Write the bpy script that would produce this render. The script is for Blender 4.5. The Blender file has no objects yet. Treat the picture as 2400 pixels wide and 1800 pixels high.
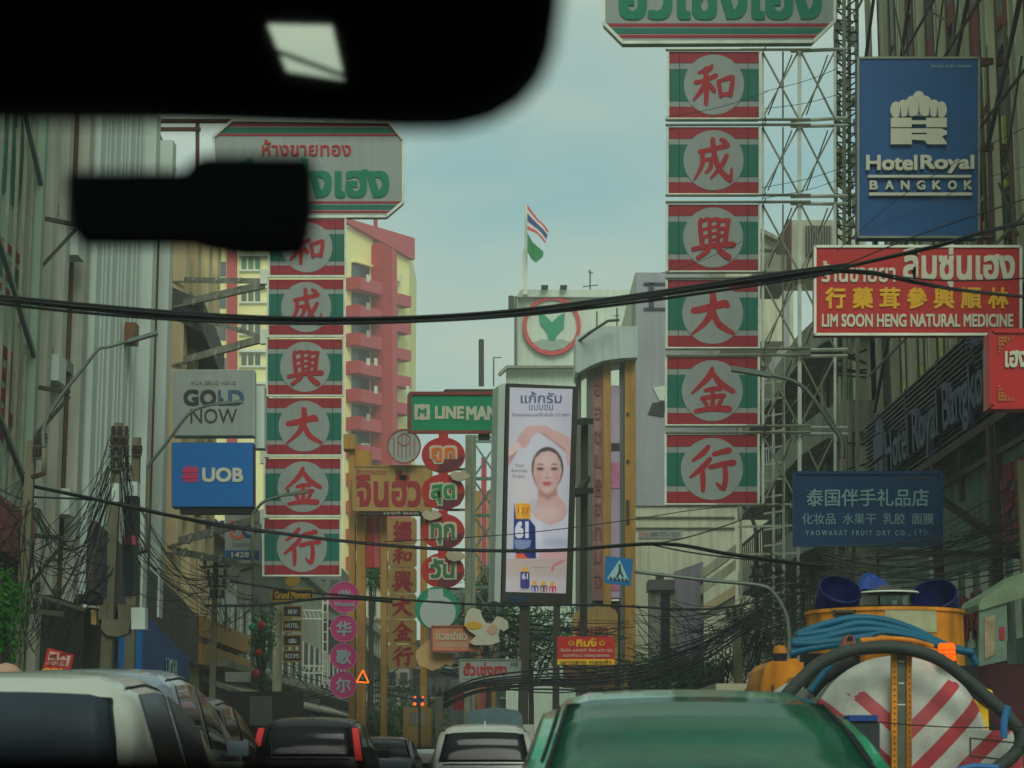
import bpy, math, random
from mathutils import Vector, Matrix
V = Vector
random.seed(11)
sc = bpy.context.scene
col = sc.collection

# ------------------------------------------------------------------ camera
F = 4813.0                       # focal length in pixels of a 2400 wide frame
CAM = V((0, 0, 1.25))
TH = math.atan(855 / F)
camd = bpy.data.cameras.new('camera')
cam = bpy.data.objects.new('camera', camd)
col.objects.link(cam)
cam.location = CAM
cam.rotation_euler = (math.pi / 2 + TH, 0, 0)
camd.sensor_width = 36
camd.lens = F / 2400 * 36
camd.clip_start = 0.05
camd.clip_end = 3000
camd.dof.use_dof = True
camd.dof.focus_distance = 52
camd.dof.aperture_fstop = 6.0
sc.camera = cam

# ------------------------------------------------------------------ sky
SUN_EL, SUN_AZ = math.radians(38), math.radians(172)   # azimuth clockwise from +Y
world = bpy.data.worlds.new('World')
sc.world = world
world.use_nodes = True
nt = world.node_tree
for n in list(nt.nodes): nt.nodes.remove(n)
def N(t, **k):
    n = nt.nodes.new(t)
    for a, b in k.items(): setattr(n, a, b)
    return n
wo = N('ShaderNodeOutputWorld'); bg = N('ShaderNodeBackground'); bg.inputs['Strength'].default_value = 0.1
sky = N('ShaderNodeTexSky'); sky.sky_type = 'NISHITA'; sky.sun_disc = False
sky.sun_elevation = SUN_EL; sky.sun_rotation = SUN_AZ
sky.air_density = 1.0; sky.dust_density = 3.0; sky.ozone_density = 2.0
tc = N('ShaderNodeTexCoord'); mp = N('ShaderNodeMapping'); mp.inputs['Scale'].default_value = (1.0, 1.0, 3.2)
nz = N('ShaderNodeTexNoise'); nz.inputs['Scale'].default_value = 3.9; nz.inputs['Detail'].default_value = 5; nz.inputs['Roughness'].default_value = 0.5
cr = N('ShaderNodeValToRGB')
cr.color_ramp.elements[0].position = 0.28; cr.color_ramp.elements[0].color = (0, 0, 0, 1)
cr.color_ramp.elements[1].position = 0.56; cr.color_ramp.elements[1].color = (1, 1, 1, 1)
nz2 = N('ShaderNodeTexNoise'); nz2.inputs['Scale'].default_value = 1.7; nz2.inputs['Detail'].default_value = 3
cloud = N('ShaderNodeMix', data_type='RGBA')
cloud.inputs['A'].default_value = (3.1, 4.1, 3.6, 1)
cloud.inputs['B'].default_value = (3.9, 4.65, 3.95, 1)
hue = N('ShaderNodeMix', data_type='RGBA', blend_type='MULTIPLY')   # blue gaps seen through thin high cloud
hue.inputs['Factor'].default_value = 1
hue.inputs['B'].default_value = (0.9, 1.08, 0.82, 1)
gap = N('ShaderNodeMix', data_type='RGBA'); gap.inputs['Factor'].default_value = 0.55
gap.inputs['B'].default_value = (2.2, 4.05, 3.85, 1)
mx = N('ShaderNodeMix', data_type='RGBA')
L = nt.links.new
L(tc.outputs['Generated'], mp.inputs['Vector']); L(mp.outputs['Vector'], nz.inputs['Vector']); L(mp.outputs['Vector'], nz2.inputs['Vector'])
L(nz.outputs['Fac'], cr.inputs['Fac']); L(nz2.outputs['Fac'], cloud.inputs['Factor'])
L(sky.outputs['Color'], hue.inputs['A']); L(hue.outputs['Result'], gap.inputs['A'])
L(gap.outputs['Result'], mx.inputs['A']); L(cloud.outputs['Result'], mx.inputs['B']); L(cr.outputs['Color'], mx.inputs['Factor'])
L(mx.outputs['Result'], bg.inputs['Color']); L(bg.outputs['Background'], wo.inputs['Surface'])

sl = bpy.data.lights.new('sun', 'SUN'); sl.energy = 1.1; sl.angle = math.radians(30); sl.color = (1.0, 1.0, 0.93)
sun = bpy.data.objects.new('sun', sl); col.objects.link(sun)
sd = V((math.sin(SUN_AZ) * math.cos(SUN_EL), math.cos(SUN_AZ) * math.cos(SUN_EL), math.sin(SUN_EL)))
sun.rotation_euler = sd.to_track_quat('Z', 'Y').to_euler()
sun.location = (0, -20, 80)
sc.view_settings.view_transform = 'Standard'; sc.view_settings.look = 'None'
sc.view_settings.gamma = 1; sc.view_settings.use_curve_mapping = False
sc.view_settings.exposure = 0.42
sc.render.engine = 'CYCLES'
sc.cycles.max_bounces = 6; sc.cycles.diffuse_bounces = 3; sc.cycles.volume_bounces = 1
sc.cycles.use_denoising = True

# ------------------------------------------------------------------ pixels (2400 x 1800 photograph) to places
ct, st = math.cos(TH), math.sin(TH)
def ray(px, py):
    a, b = px - 1200, 900 - py
    return V((a, F * ct - b * st, F * st + b * ct))
def P(px, py, Y):
    d = ray(px, py)
    return CAM + d * (Y / d.y)
def S(px, Y): return Y / 4888.0 * px        # pixels to metres near the horizon

# ------------------------------------------------------------------ materials
MATS = {}
def lin(c): 
    c /= 255.0
    return c / 12.92 if c <= 0.04045 else ((c + 0.055) / 1.055) ** 2.4
def mat(name, rgb, rough=0.6, metal=0.0, var=0.12, scale=1.5, streak=0.0, bump=0.0, k=1.0, emis=0.0, coat=0.0, spec=0.22):
    """rgb = 0..255 as painted; noise gives wear, streak gives rain marks"""
    if name in MATS: return MATS[name]
    m = bpy.data.materials.new(name); m.use_nodes = True
    t = m.node_tree; b = t.nodes['Principled BSDF']
    c = tuple(min(0.85, lin(x) * k) for x in rgb) + (1,)
    b.inputs['Roughness'].default_value = rough; b.inputs['Metallic'].default_value = metal
    b.inputs['Specular IOR Level'].default_value = spec
    b.inputs['Coat Weight'].default_value = coat; b.inputs['Coat Roughness'].default_value = .08
    if emis:
        b.inputs['Emission Color'].default_value = c; b.inputs['Emission Strength'].default_value = emis
    if var <= 0: 
        b.inputs['Base Color'].default_value = c
    else:
        g = t.nodes.new('ShaderNodeNewGeometry')
        n1 = t.nodes.new('ShaderNodeTexNoise'); n1.inputs['Scale'].default_value = scale; n1.inputs['Detail'].default_value = 8; n1.inputs['Roughness'].default_value = 0.65
        t.links.new(g.outputs['Position'], n1.inputs['Vector'])
        r = t.nodes.new('ShaderNodeMapRange'); r.inputs['From Min'].default_value = 0.3; r.inputs['From Max'].default_value = 0.7
        r.inputs['To Min'].default_value = 1 - var; r.inputs['To Max'].default_value = 1 + var * 0.6
        t.links.new(n1.outputs['Fac'], r.inputs['Value'])
        fac = r.outputs['Result']
        if streak:
            mpn = t.nodes.new('ShaderNodeMapping'); mpn.inputs['Scale'].default_value = (3.5, 3.5, 0.22)
            n2 = t.nodes.new('ShaderNodeTexNoise'); n2.inputs['Scale'].default_value = 1.6; n2.inputs['Detail'].default_value = 6
            t.links.new(g.outputs['Position'], mpn.inputs['Vector']); t.links.new(mpn.outputs['Vector'], n2.inputs['Vector'])
            r2 = t.nodes.new('ShaderNodeMapRange'); r2.inputs['From Min'].default_value = 0.42; r2.inputs['From Max'].default_value = 0.62
            r2.inputs['To Min'].default_value = 1; r2.inputs['To Max'].default_value = 1 - streak
            t.links.new(n2.outputs['Fac'], r2.inputs['Value'])
            mu = t.nodes.new('ShaderNodeMath'); mu.operation = 'MULTIPLY'
            t.links.new(fac, mu.inputs[0]); t.links.new(r2.outputs['Result'], mu.inputs[1]); fac = mu.outputs[0]
        vm = t.nodes.new('ShaderNodeVectorMath'); vm.operation = 'SCALE'; vm.inputs[0].default_value = c[:3]
        t.links.new(fac, vm.inputs['Scale']); t.links.new(vm.outputs['Vector'], b.inputs['Base Color'])
        if bump:
            bp = t.nodes.new('ShaderNodeBump'); bp.inputs['Strength'].default_value = bump; bp.inputs['Distance'].default_value = 0.02
            n3 = t.nodes.new('ShaderNodeTexNoise'); n3.inputs['Scale'].default_value = scale * 14
            t.links.new(g.outputs['Position'], n3.inputs['Vector']); t.links.new(n3.outputs['Fac'], bp.inputs['Height']); t.links.new(bp.outputs['Normal'], b.inputs['Normal'])
    MATS[name] = m
    return m
KA = 1.4      # the photograph is dim: what reads as x there is a paint about this much paler
def pm(name, rgb, **k):
    k.setdefault('k', KA)
    return mat(name, rgb, **k)

# ------------------------------------------------------------------ geometry
class G:
    def __init__(s): s.v = []; s.f = []
    def add(s, vs, fs):
        o = len(s.v); s.v += [V(x) for x in vs]; s.f += [tuple(i + o for i in f) for f in fs]; return s
    def box(s, c, size, rz=0.0, u=None):
        c = V(c); x, y, z = [q / 2 for q in size]
        if u is None: u = V((math.cos(rz), math.sin(rz), 0))
        w = V((-u.y, u.x, 0))
        vs = [c + u * (a * x) + w * (b * y) + V((0, 0, d * z)) for a in (-1, 1) for b in (-1, 1) for d in (-1, 1)]
        return s.add(vs, [(0, 1, 3, 2), (4, 6, 7, 5), (0, 4, 5, 1), (2, 3, 7, 6), (0, 2, 6, 4), (1, 5, 7, 3)])
    def bb(s, a, b):
        a = V(a); b = V(b); return s.box((a + b) / 2, (abs(b.x - a.x), abs(b.y - a.y), abs(b.z - a.z)))
    def bar(s, a, b, w, h=None):
        a = V(a); b = V(b); h = h or w; d = (b - a)
        if d.length < 1e-6: return s
        d.normalize(); up = V((0, 0, 1)) if abs(d.z) < 0.95 else V((0, 1, 0))
        r = d.cross(up).normalized(); q = r.cross(d)
        vs = [p + r * (i * w / 2) + q * (j * h / 2) for p in (a, b) for i, j in ((-1, -1), (1, -1), (1, 1), (-1, 1))]
        return s.add(vs, [(0, 3, 2, 1), (4, 5, 6, 7), (0, 1, 5, 4), (1, 2, 6, 5), (2, 3, 7, 6), (3, 0, 4, 7)])
    def tube(s, pts, r, n=6, taper=None):
        pts = [V(p) for p in pts]; rings = []
        for i, p in enumerate(pts):
            d = (pts[min(i + 1, len(pts) - 1)] - pts[max(i - 1, 0)]).normalized()
            up = V((0, 0, 1)) if abs(d.z) < 0.9 else V((0, 1, 0))
            a = d.cross(up).normalized(); b = a.cross(d)
            rr = r if taper is None else r + (taper - r) * i / (len(pts) - 1)
            rings.append([p + (a * math.cos(t) + b * math.sin(t)) * rr for t in [2 * math.pi * k / n for k in range(n)]])
        vs = [q for g in rings for q in g]; fs = []
        for i in range(len(rings) - 1):
            for k in range(n):
                fs.append((i * n + k, i * n + (k + 1) % n, (i + 1) * n + (k + 1) % n, (i + 1) * n + k))
        fs.append(tuple(range(n))[::-1]); fs.append(tuple((len(rings) - 1) * n + k for k in range(n)))
        return s.add(vs, fs)
    def prism(s, pts, vec):
        pts = [V(p) for p in pts]; vec = V(vec); n = len(pts)
        return s.add(pts + [p + vec for p in pts], [tuple(range(n)), tuple(range(2 * n - 1, n - 1, -1))] + [(i, (i + 1) % n, n + (i + 1) % n, n + i)[::-1] for i in range(n)])
    def lathe(s, prof, c, axis=(0, 0, 1), n=32, a0=0, a1=2 * math.pi):
        ax = V(axis).normalized(); t = V((1, 0, 0)) if abs(ax.x) < 0.9 else V((0, 1, 0))
        u = (t - ax * t.dot(ax)).normalized(); w = ax.cross(u); c = V(c)
        full = abs(a1 - a0 - 2 * math.pi) < 1e-6; m = n if full else n + 1
        vs = [c + ax * h + (u * math.cos(a0 + (a1 - a0) * k / n) + w * math.sin(a0 + (a1 - a0) * k / n)) * r for r, h in prof for k in range(m)]
        fs = []
        for i in range(len(prof) - 1):
            for k in range(n):
                k2 = (k + 1) % m
                fs.append((i * m + k, i * m + k2, (i + 1) * m + k2, (i + 1) * m + k))
        return s.add(vs, fs)

ORG = {}
def link(name, g, m, loc=V((0, 0, 0)), parent=None, smooth=False):
    me = bpy.data.meshes.new(name)
    me.from_pydata([tuple(v - loc) for v in g.v], [], g.f)
    if m: me.materials.append(m)
    if smooth:
        for p in me.polygons: p.use_smooth = True
    o = bpy.data.objects.new(name, me); col.objects.link(o)
    if parent: o.parent = parent
    return o
def tag(o, label, cat, group=None):
    o['label'] = label; o['category'] = cat
    if group: o['group'] = group
    return o
def T(name, label, cat, loc, group=None):
    o = bpy.data.objects.new(name, None); o.empty_display_size = 0.2
    col.objects.link(o); o.location = V(loc); ORG[o.name] = V(loc)
    return tag(o, label, cat, group)
def part(t, name, g, m, smooth=False, label=None, kind=None):
    loc = ORG[t.name]; o = link(name, g, m, loc, t, smooth); ORG[o.name] = loc
    if label: o['label'] = label
    if kind: o['kind'] = kind
    return o
def solo(name, label, cat, g, m, group=None, smooth=False):
    xs = [v.x for v in g.v]; ys = [v.y for v in g.v]; zs = [v.z for v in g.v]
    loc = V(((min(xs) + max(xs)) / 2, (min(ys) + max(ys)) / 2, min(zs)))
    o = link(name, g, m, loc, None, smooth); o.location = loc; ORG[o.name] = loc
    return tag(o, label, cat, group)
def struct(name, g, m, smooth=False):
    o = link(name, g, m, smooth=smooth); o['kind'] = 'structure'; ORG[o.name] = V((0, 0, 0)); return o
def stuff(name, g, m, label, cat):
    o = link(name, g, m); o['kind'] = 'stuff'; ORG[o.name] = V((0, 0, 0)); return tag(o, label, cat)
def copy_tree(o, parent=None):
    c = o.copy(); col.objects.link(c); c.parent = parent
    for ch in list(o.children): copy_tree(ch, c)
    return c

class Pl:
    """a plane in the world; positions on it can be read off the photograph"""
    def __init__(s, o, u, v=(0, 0, 1)):
        s.o = V(o); s.u = V(u).normalized(); s.v = V(v).normalized(); s.n = s.u.cross(s.v).normalized()
    def hit(s, px, py):
        d = ray(px, py); t = (s.o - CAM).dot(s.n) / d.dot(s.n); p = CAM + d * t - s.o
        return p.dot(s.u), p.dot(s.v)
    def pt(s, a, b, d=0.0): return s.o + s.u * a + s.v * b + s.n * d
    def px(s, x, y, d=0.0):
        a, b = s.hit(x, y); return s.pt(a, b, d)
    def sheet(s, g, pts, d0, d1):         # pts in photograph pixels
        return g.prism([s.px(x, y, d0) for x, y in pts], s.n * (d1 - d0))
    def sheetl(s, g, pts, d0, d1):        # pts in the plane's own metres
        return g.prism([s.pt(a, b, d0) for a, b in pts], s.n * (d1 - d0))
    def rect(s, g, x0, y0, x1, y1, d0, d1): return s.sheet(g, [(x0, y0), (x1, y0), (x1, y1), (x0, y1)], d0, d1)
    def ell(s, g, cx, cy, rx, ry, d0, d1, n=36): return s.sheet(g, [(cx + rx * math.cos(t), cy + ry * math.sin(t)) for t in [2 * math.pi * k / n for k in range(n)]], d0, d1)
    def ring(s, g, cx, cy, rx, ry, w, d0, d1, n=40):
        for k in range(n):
            a, b = 2 * math.pi * k / n, 2 * math.pi * (k + 1) / n
            s.sheet(g, [(cx + rx * math.cos(a), cy + ry * math.sin(a)), (cx + rx * math.cos(b), cy + ry * math.sin(b)),
                        (cx + (rx - w) * math.cos(b), cy + (ry - w) * math.sin(b)), (cx + (rx - w) * math.cos(a), cy + (ry - w) * math.sin(a))], d0, d1)
def plane_at(px0, px1, Y, dY=0.0, py=900):
    a = P(px0, py, Y); b = P(px1, py, Y + dY); a.z = b.z = 0
    return Pl(a, b - a)

TXT = {}
def glyphs(s, ext=0.0):
    if s in TXT: return TXT[s]
    c = bpy.data.curves.new('t', 'FONT'); c.body = s; c.size = 1; c.resolution_u = 3
    o = bpy.data.objects.new('t', c); col.objects.link(o)
    dg = bpy.context.evaluated_depsgraph_get(); dg.update()
    me = o.evaluated_get(dg).to_mesh()
    vs = [v.co.copy() for v in me.vertices]; fs = [tuple(p.vertices) for p in me.polygons]
    ed = {}
    for f in fs:
        for i in range(len(f)):
            a, b = f[i], f[(i + 1) % len(f)]; ed[(a, b)] = 1
    rim = [(a, b) for a, b in ed if (b, a) not in ed]
    o.evaluated_get(dg).to_mesh_clear(); bpy.data.objects.remove(o); bpy.data.curves.remove(c)
    TXT[s] = (vs, fs, rim); return TXT[s]
def text(g, pl, s, x0, y0, x1, y1, d, th=0.01, bold=0.0, lean=0.0):
    """the words s in the photograph box x0 y0 x1 y1, drawn on the plane and th thick"""
    vs, fs, rim = glyphs(s)
    if not vs: return
    ax, ay = min(v.x for v in vs), min(v.y for v in vs); bx, by = max(v.x for v in vs), max(v.y for v in vs)
    offs = [(0, 0)] if not bold else [(bold * i, bold * j) for i in (-1, 0, 1) for j in (-1, 0, 1)]
    ax -= bold; ay -= bold; bx += bold; by += bold
    for n, (ox, oy) in enumerate(offs):
        fr = []; bk = []
        for v in vs:
            s_, t_ = (v.x + ox - ax) / (bx - ax), (v.y + oy - ay) / (by - ay)
            X = x0 + (x1 - x0) * s_ + lean * t_; Yp = y1 + (y0 - y1) * t_
            dd = d + n * 0.0007
            fr.append(pl.px(X, Yp, dd + th)); bk.append(pl.px(X, Yp, d - 0.003 + n * 0.0001))
        o = len(vs)
        g.add(fr + bk, fs + [(a, b, b + o, a + o) for a, b in rim])

# brush-written characters, drawn stroke by stroke: (x, y, width) on a 100 x 100 square
BR = {
'he': [[(46,8,6),(38,16,12),(16,24,7)],[(8,46,9),(30,41,9),(55,30,10)],[(31,14,9),(33,50,12),(32,94,8)],[(32,44,8),(22,62,10),(4,84,5)],[(36,46,6),(44,56,10),(50,64,10)],
       [(60,42,8),(63,58,9),(66,76,9)],[(60,44,7),(78,37,9),(93,34,10)],[(92,34,9),(91,52,10),(86,74,10)],[(66,74,8),(78,71,8),(90,70,8)]],
'cheng': [[(18,32,9),(48,26,10),(82,18,11)],[(24,30,9),(24,60,10),(6,94,4)],[(25,52,7),(36,49,8),(45,48,9)],[(44,48,8),(43,66,9),(32,78,5)],
       [(48,4,10),(52,40,11),(66,74,11),(88,94,12)],[(88,94,10),(90,84,7),(91,68,4)],[(80,40,9),(68,62,10),(44,90,5)],[(66,4,7),(74,9,10),(82,16,8)]],
'xing': [[(22,10,8),(20,24,9),(25,64,11)],[(22,16,7),(30,12,8),(38,10,9)],[(22,34,6),(36,31,7)],[(24,50,6),(38,47,7)],[(42,10,8),(42,36,9),(44,62,8)],[(42,14,7),(56,10,8),(64,11,8)],
       [(62,11,8),(62,36,9),(61,62,8)],[(46,28,5),(60,26,6)],[(46,42,5),(60,40,6)],[(46,56,5),(60,54,6)],[(66,14,7),(78,12,8),(86,13,9)],[(84,13,9),(80,40,10),(77,64,11)],
       [(66,31,6),(80,30,7)],[(66,47,6),(78,45,7)],[(4,76,9),(50,68,10),(96,66,12)],[(40,74,9),(34,82,10),(14,96,8)],[(60,72,9),(70,84,12),(86,95,12)]],
'da': [[(6,44,12),(30,40,14),(78,28,15)],[(50,6,12),(50,36,15),(36,66,12),(4,95,5)],[(50,44,10),(64,74,13),(96,93,8)],[(78,28,14),(84,34,10)]],
'jin': [[(50,2,9),(40,22,12),(4,56,5)],[(50,10,8),(68,34,13),(98,52,9)],[(34,50,8),(50,46,9),(68,46,9)],[(26,67,8),(50,63,9),(76,61,10)],[(50,46,8),(51,68,10),(50,90,9)],[(30,72,6),(35,77,9),(38,83,7)],[(72,68,6),(67,76,9),(63,82,7)],[(12,95,8),(50,89,11),(88,90,13)]],
'xing2': [[(42,2,9),(30,16,11),(8,32,6)],[(46,28,9),(30,46,12),(2,68,5)],[(28,46,9),(30,70,11),(30,97,8)],[(54,18,9),(70,14,10),(88,10,12)],[(46,46,9),(70,40,10),(98,36,12)],[(78,42,9),(80,70,11),(76,92,10)],[(76,92,9),(70,90,8),(60,80,4)]],
}
def brush(g, pl, key, x0, y0, x1, y1, d, k=1.0, lift=0.0012):
    for si, stq in enumerate(BR[key]):
        pts = [V(p) for p in stq]; q = []
        n = len(pts)
        for i in range(n - 1):
            p0, p1, p2, p3 = pts[max(i - 1, 0)], pts[i], pts[i + 1], pts[min(i + 2, n - 1)]
            for t in [j / 5 for j in range(5)]:
                q.append(0.5 * ((2 * p1) + (p2 - p0) * t + (2 * p0 - 5 * p1 + 4 * p2 - p3) * t * t + (-p0 + 3 * p1 - 3 * p2 + p3) * t ** 3))
        q.append(pts[-1])
        def side(i):
            a, b = q[max(i - 1, 0)], q[min(i + 1, len(q) - 1)]
            w = V((b.x - a.x, b.y - a.y)).normalized(); return w
        out_l = []; out_r = []
        for i, p in enumerate(q):
            w = side(i); h = p.z * k / 2
            out_l.append((p.x - w.y * h, p.y + w.x * h)); out_r.append((p.x + w.y * h, p.y - w.x * h))
        w = side(0); h = q[0].z * k / 2; cap0 = [(q[0].x - w.x * h * .8 + w.y * h * .5, q[0].y - w.y * h * .8 - w.x * h * .5), (q[0].x - w.x * h * .8 - w.y * h * .5, q[0].y - w.y * h * .8 + w.x * h * .5)]
        w = side(len(q) - 1); h = q[-1].z * k / 2; cap1 = [(q[-1].x + w.x * h * .8 - w.y * h * .5, q[-1].y + w.y * h * .8 + w.x * h * .5), (q[-1].x + w.x * h * .8 + w.y * h * .5, q[-1].y + w.y * h * .8 - w.x * h * .5)]
        def W(p, dd): return pl.px(x0 + (x1 - x0) * p[0] / 100, y0 + (y1 - y0) * p[1] / 100, dd)
        dd = d + 0.008 + si * lift
        m = len(q)
        vs = [W(p, dd) for p in out_l] + [W(p, dd) for p in out_r] + [W(p, d - 0.002) for p in out_l] + [W(p, d - 0.002) for p in out_r]
        fs = [(i, i + 1, m + i + 1, m + i) for i in range(m - 1)]
        fs += [(i, 2 * m + i, 2 * m + i + 1, i + 1) for i in range(m - 1)] + [(m + i, m + i + 1, 3 * m + i + 1, 3 * m + i) for i in range(m - 1)]
        o = len(vs); vs += [W(p, dd) for p in cap0 + cap1]
        fs += [(0, m, o, o + 1), (m - 1, o + 2, o + 3, 2 * m - 1)]
        g.add(vs, fs)
CH = ['he', 'cheng', 'xing', 'da', 'jin', 'xing2']
def sag(a, b, s, n=18):
    a = V(a); b = V(b)
    return [a.lerp(b, i / n) + V((0, 0, -4 * s * (i / n) * (1 - i / n))) for i in range(n + 1)]
def thru(pts, n=8):
    pts = [V(p) for p in pts]; q = []
    for i in range(len(pts) - 1):
        p0, p1, p2, p3 = pts[max(i - 1, 0)], pts[i], pts[i + 1], pts[min(i + 2, len(pts) - 1)]
        for j in range(n):
            t = j / n
            q.append(0.5 * ((2 * p1) + (p2 - p0) * t + (2 * p0 - 5 * p1 + 4 * p2 - p3) * t * t + (-p0 + 3 * p1 - 3 * p2 + p3) * t ** 3))
    q.append(pts[-1]); return q
# ------------------------------------------------------------------ paints
M = {}
M['road'] = mat('asphalt', (62, 64, 66), rough=.85, var=.25, scale=.8, bump=.4)
M['paving'] = mat('paving_concrete', (128, 126, 118), rough=.85, var=.25, scale=1.2, bump=.3)
M['line'] = mat('road_paint', (205, 205, 196), rough=.6, var=.2, scale=4)
M['concrete'] = pm('weathered_concrete', (132, 132, 116), rough=.85, var=.3, scale=.7, streak=.35, bump=.3)
M['cream'] = pm('cream_render', (144, 147, 132), rough=.8, var=.22, scale=.5, streak=.15, bump=.15, k=1.7)
M['fin_light'] = pm('pale_fin_paint', (156, 168, 158), rough=.6, var=.14, scale=.5, k=1.7)
M['fin_grey'] = pm('grey_fin_paint', (84, 88, 80), rough=.7, var=.25, scale=.5)
M['dark'] = pm('dark_shopfront', (34, 36, 34), rough=.7, var=.4, scale=.9)
M['brown'] = pm('dark_brown_cladding', (48, 40, 34), rough=.75, var=.3, scale=.8)
M['peach'] = pm('peach_render', (190, 174, 132), rough=.8, var=.22, scale=.4, streak=.1)
M['yellow'] = pm('yellow_render', (206, 188, 128), rough=.8, var=.08, scale=.25, k=1.6)
M['red_render'] = pm('red_render', (150, 40, 42), rough=.75, var=.12, scale=.4, k=1.4)
M['pink_render'] = pm('rose_render', (158, 66, 74), rough=.75, var=.12, scale=.4, k=1.4)
M['glass'] = pm('window_glass', (48, 62, 60), rough=.12, var=.3, scale=.6, spec=.8)
M['green_glass'] = pm('green_window_glass', (70, 108, 82), rough=.15, var=.3, scale=.5)
M['white_frame'] = pm('white_frame', (178, 186, 168), rough=.5, var=.1)
M['white_wall'] = pm('white_cladding', (166, 168, 142), rough=.7, var=.1, scale=.4, streak=.22)
M['white_far'] = pm('white_far_render', (172, 184, 166), rough=.7, var=.08, scale=.2, streak=.12)
M['lavender'] = pm('lavender_banner', (132, 136, 138), rough=.6, var=.08, scale=.5, streak=.1)
M['steel'] = pm('grey_steel', (112, 116, 96), rough=.5, metal=.2, var=.3, scale=2)
M['steel_dk'] = pm('dark_steel', (58, 58, 48), rough=.6, metal=.2, var=.3, scale=2)
M['rust'] = pm('rusty_steel', (84, 60, 44), rough=.8, var=.4, scale=2)
M['tube'] = pm('white_tube', (186, 194, 176), rough=.4, var=.25, scale=2)
M['gold'] = pm('gold_cladding', (150, 112, 46), rough=.55, var=.2, scale=1, streak=.2)
M['gold2'] = pm('pale_gold_cladding', (148, 120, 66), rough=.55, var=.15, scale=1, streak=.15)
M['sign_red'] = pm('sign_red', (140, 32, 42), rough=.5, var=.1, scale=1, streak=.06, k=1.2)
M['sign_red2'] = pm('bright_sign_red', (158, 30, 26), rough=.45, var=.08, scale=1, streak=.05, k=1.25)
M['sign_green'] = pm('sign_green', (12, 92, 74), rough=.5, var=.1, scale=1, streak=.06)
M['sign_white'] = pm('sign_grey_white', (126, 134, 128), rough=.5, var=.08, scale=.8, streak=.07)
M['blue_u'] = pm('bright_blue_panel', (4, 86, 146), rough=.4, var=.06, scale=1)
M['blue_h'] = pm('royal_blue_panel', (14, 68, 112), rough=.5, var=.1, scale=.8, streak=.08)
M['navy'] = pm('navy_panel', (14, 54, 90), rough=.5, var=.1, scale=.8)
M['letter'] = pm('off_white_letter', (168, 168, 146), rough=.5, var=.08)
M['letter_b'] = pm('pale_blue_letter', (118, 150, 150), rough=.5, var=.08)
M['letter_y'] = pm('yellow_letter', (184, 140, 20), rough=.5, var=.08)
M['black'] = pm('black_plastic', (20, 22, 24), rough=.6, var=.2)
M['ink'] = pm('dark_letter', (44, 46, 44), rough=.6, var=.1)
M['wire'] = pm('black_cable', (26, 30, 30), rough=.6, var=.2, k=1)
M['wire2'] = pm('dusty_cable', (52, 54, 46), rough=.7, var=.3, k=1.2)
M['pole'] = pm('pole_concrete', (94, 92, 72), rough=.85, var=.22, scale=1.4, streak=.2, bump=.3)
M['lamp'] = pm('galvanised_steel', (84, 92, 84), rough=.45, metal=.4, var=.15)
M['pink'] = pm('magenta_panel', (158, 40, 98), rough=.45, var=.06)
M['line_green'] = pm('fresh_green_panel', (18, 122, 82), rough=.45, var=.06)
M['teal_steel'] = pm('pale_teal_steel', (116, 142, 132), rough=.5, var=.15)
M['orange'] = pm('yellow_orange_paint', (180, 112, 20), rough=.5, var=.45, scale=2.4, streak=.35)
M['leaf'] = pm('leaf', (44, 74, 36), rough=.7, var=.5, scale=2.5, k=1.3)
M['leaf2'] = pm('bright_leaf', (36, 92, 20), rough=.75, var=.5, scale=2.5, k=1.0)
M['louvre'] = pm('charcoal_louvre', (26, 30, 34), rough=.5, var=.2, k=1.2)

# ------------------------------------------------------------------ ground
struct('ground', G().bb((-320, -40, -.6), (320, 600, -.02)), M['paving'])
struct('road', G().bb((-7.0, -20, -.02), (7.0, 400, 0)), M['road'])
for s in (-1, 1):
    g = G().bb((s * 7.15, -20, -.015), (s * 9.9, 300, .15)); struct('pavement', g, M['paving'])
    g = G().bb((s * 7.0, -20, -.018), (s * 7.148, 300, .16)); struct('kerb', g, M['concrete'])
g = G()
for x in (-1.75, 1.75, -5.2, 5.2):
    for k in range(34): g.bb((x - .06, 3 + k * 6, .001), (x + .06, 6 + k * 6, .005))
struct('lane_markings', g, M['line'])

def wallX(X, sgn):            # a facade along the street at X; sgn -1 left side of the street, +1 right
    return Pl((X, 0, 0), (0, 1, 0)) if sgn < 0 else Pl((X, 0, 0), (0, -1, 0))

# ---------------------------------------------- left: caged shop sign, nearest
YS = lambda px, X: abs(X) * 4888.0 / abs(px - 1200)
X = -9.3
t = T('sign_cage', 'green grey slatted cage over a faded red and green shop sign, left edge', 'sign cage', (X, 38, 4))
W = Pl((X - .35, 0, 0), (0, 1, 0))
part(t, 'back_panel', G().bb((X - .7, 33, 4.6), (X - .35, 39.0, 19)), pm('faded_green_panel', (112, 136, 122), var=.15, scale=.8, k=2.2))
for k, y in enumerate([33.6 + .62 * i for i in range(9)]):
    part(t, 'slat', G().bb((X - .03, y - .022, 4.6), (X + .03, y + .022, 19)), M['steel'])
g = G()
for (ya, za, yb, zb) in ((32, 16.5, 39, 12), (32, 12.2, 39, 8.6), (32, 9, 39, 6), (32, 19, 39, 14.6)): part(t, 'brace', G().bar((X + .1, ya, za), (X + .1, yb, zb), .09), M['lamp'])
part(t, 'corner_post', G().bb((X - .15, 38.8, 4.6), (X + .15, 39.05, 19)), pm('pale_green_post', (108, 128, 108)))
g = G(); gr = G()
W2 = Pl((X - .34, 31, 0), (0, 1, 0))
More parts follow.
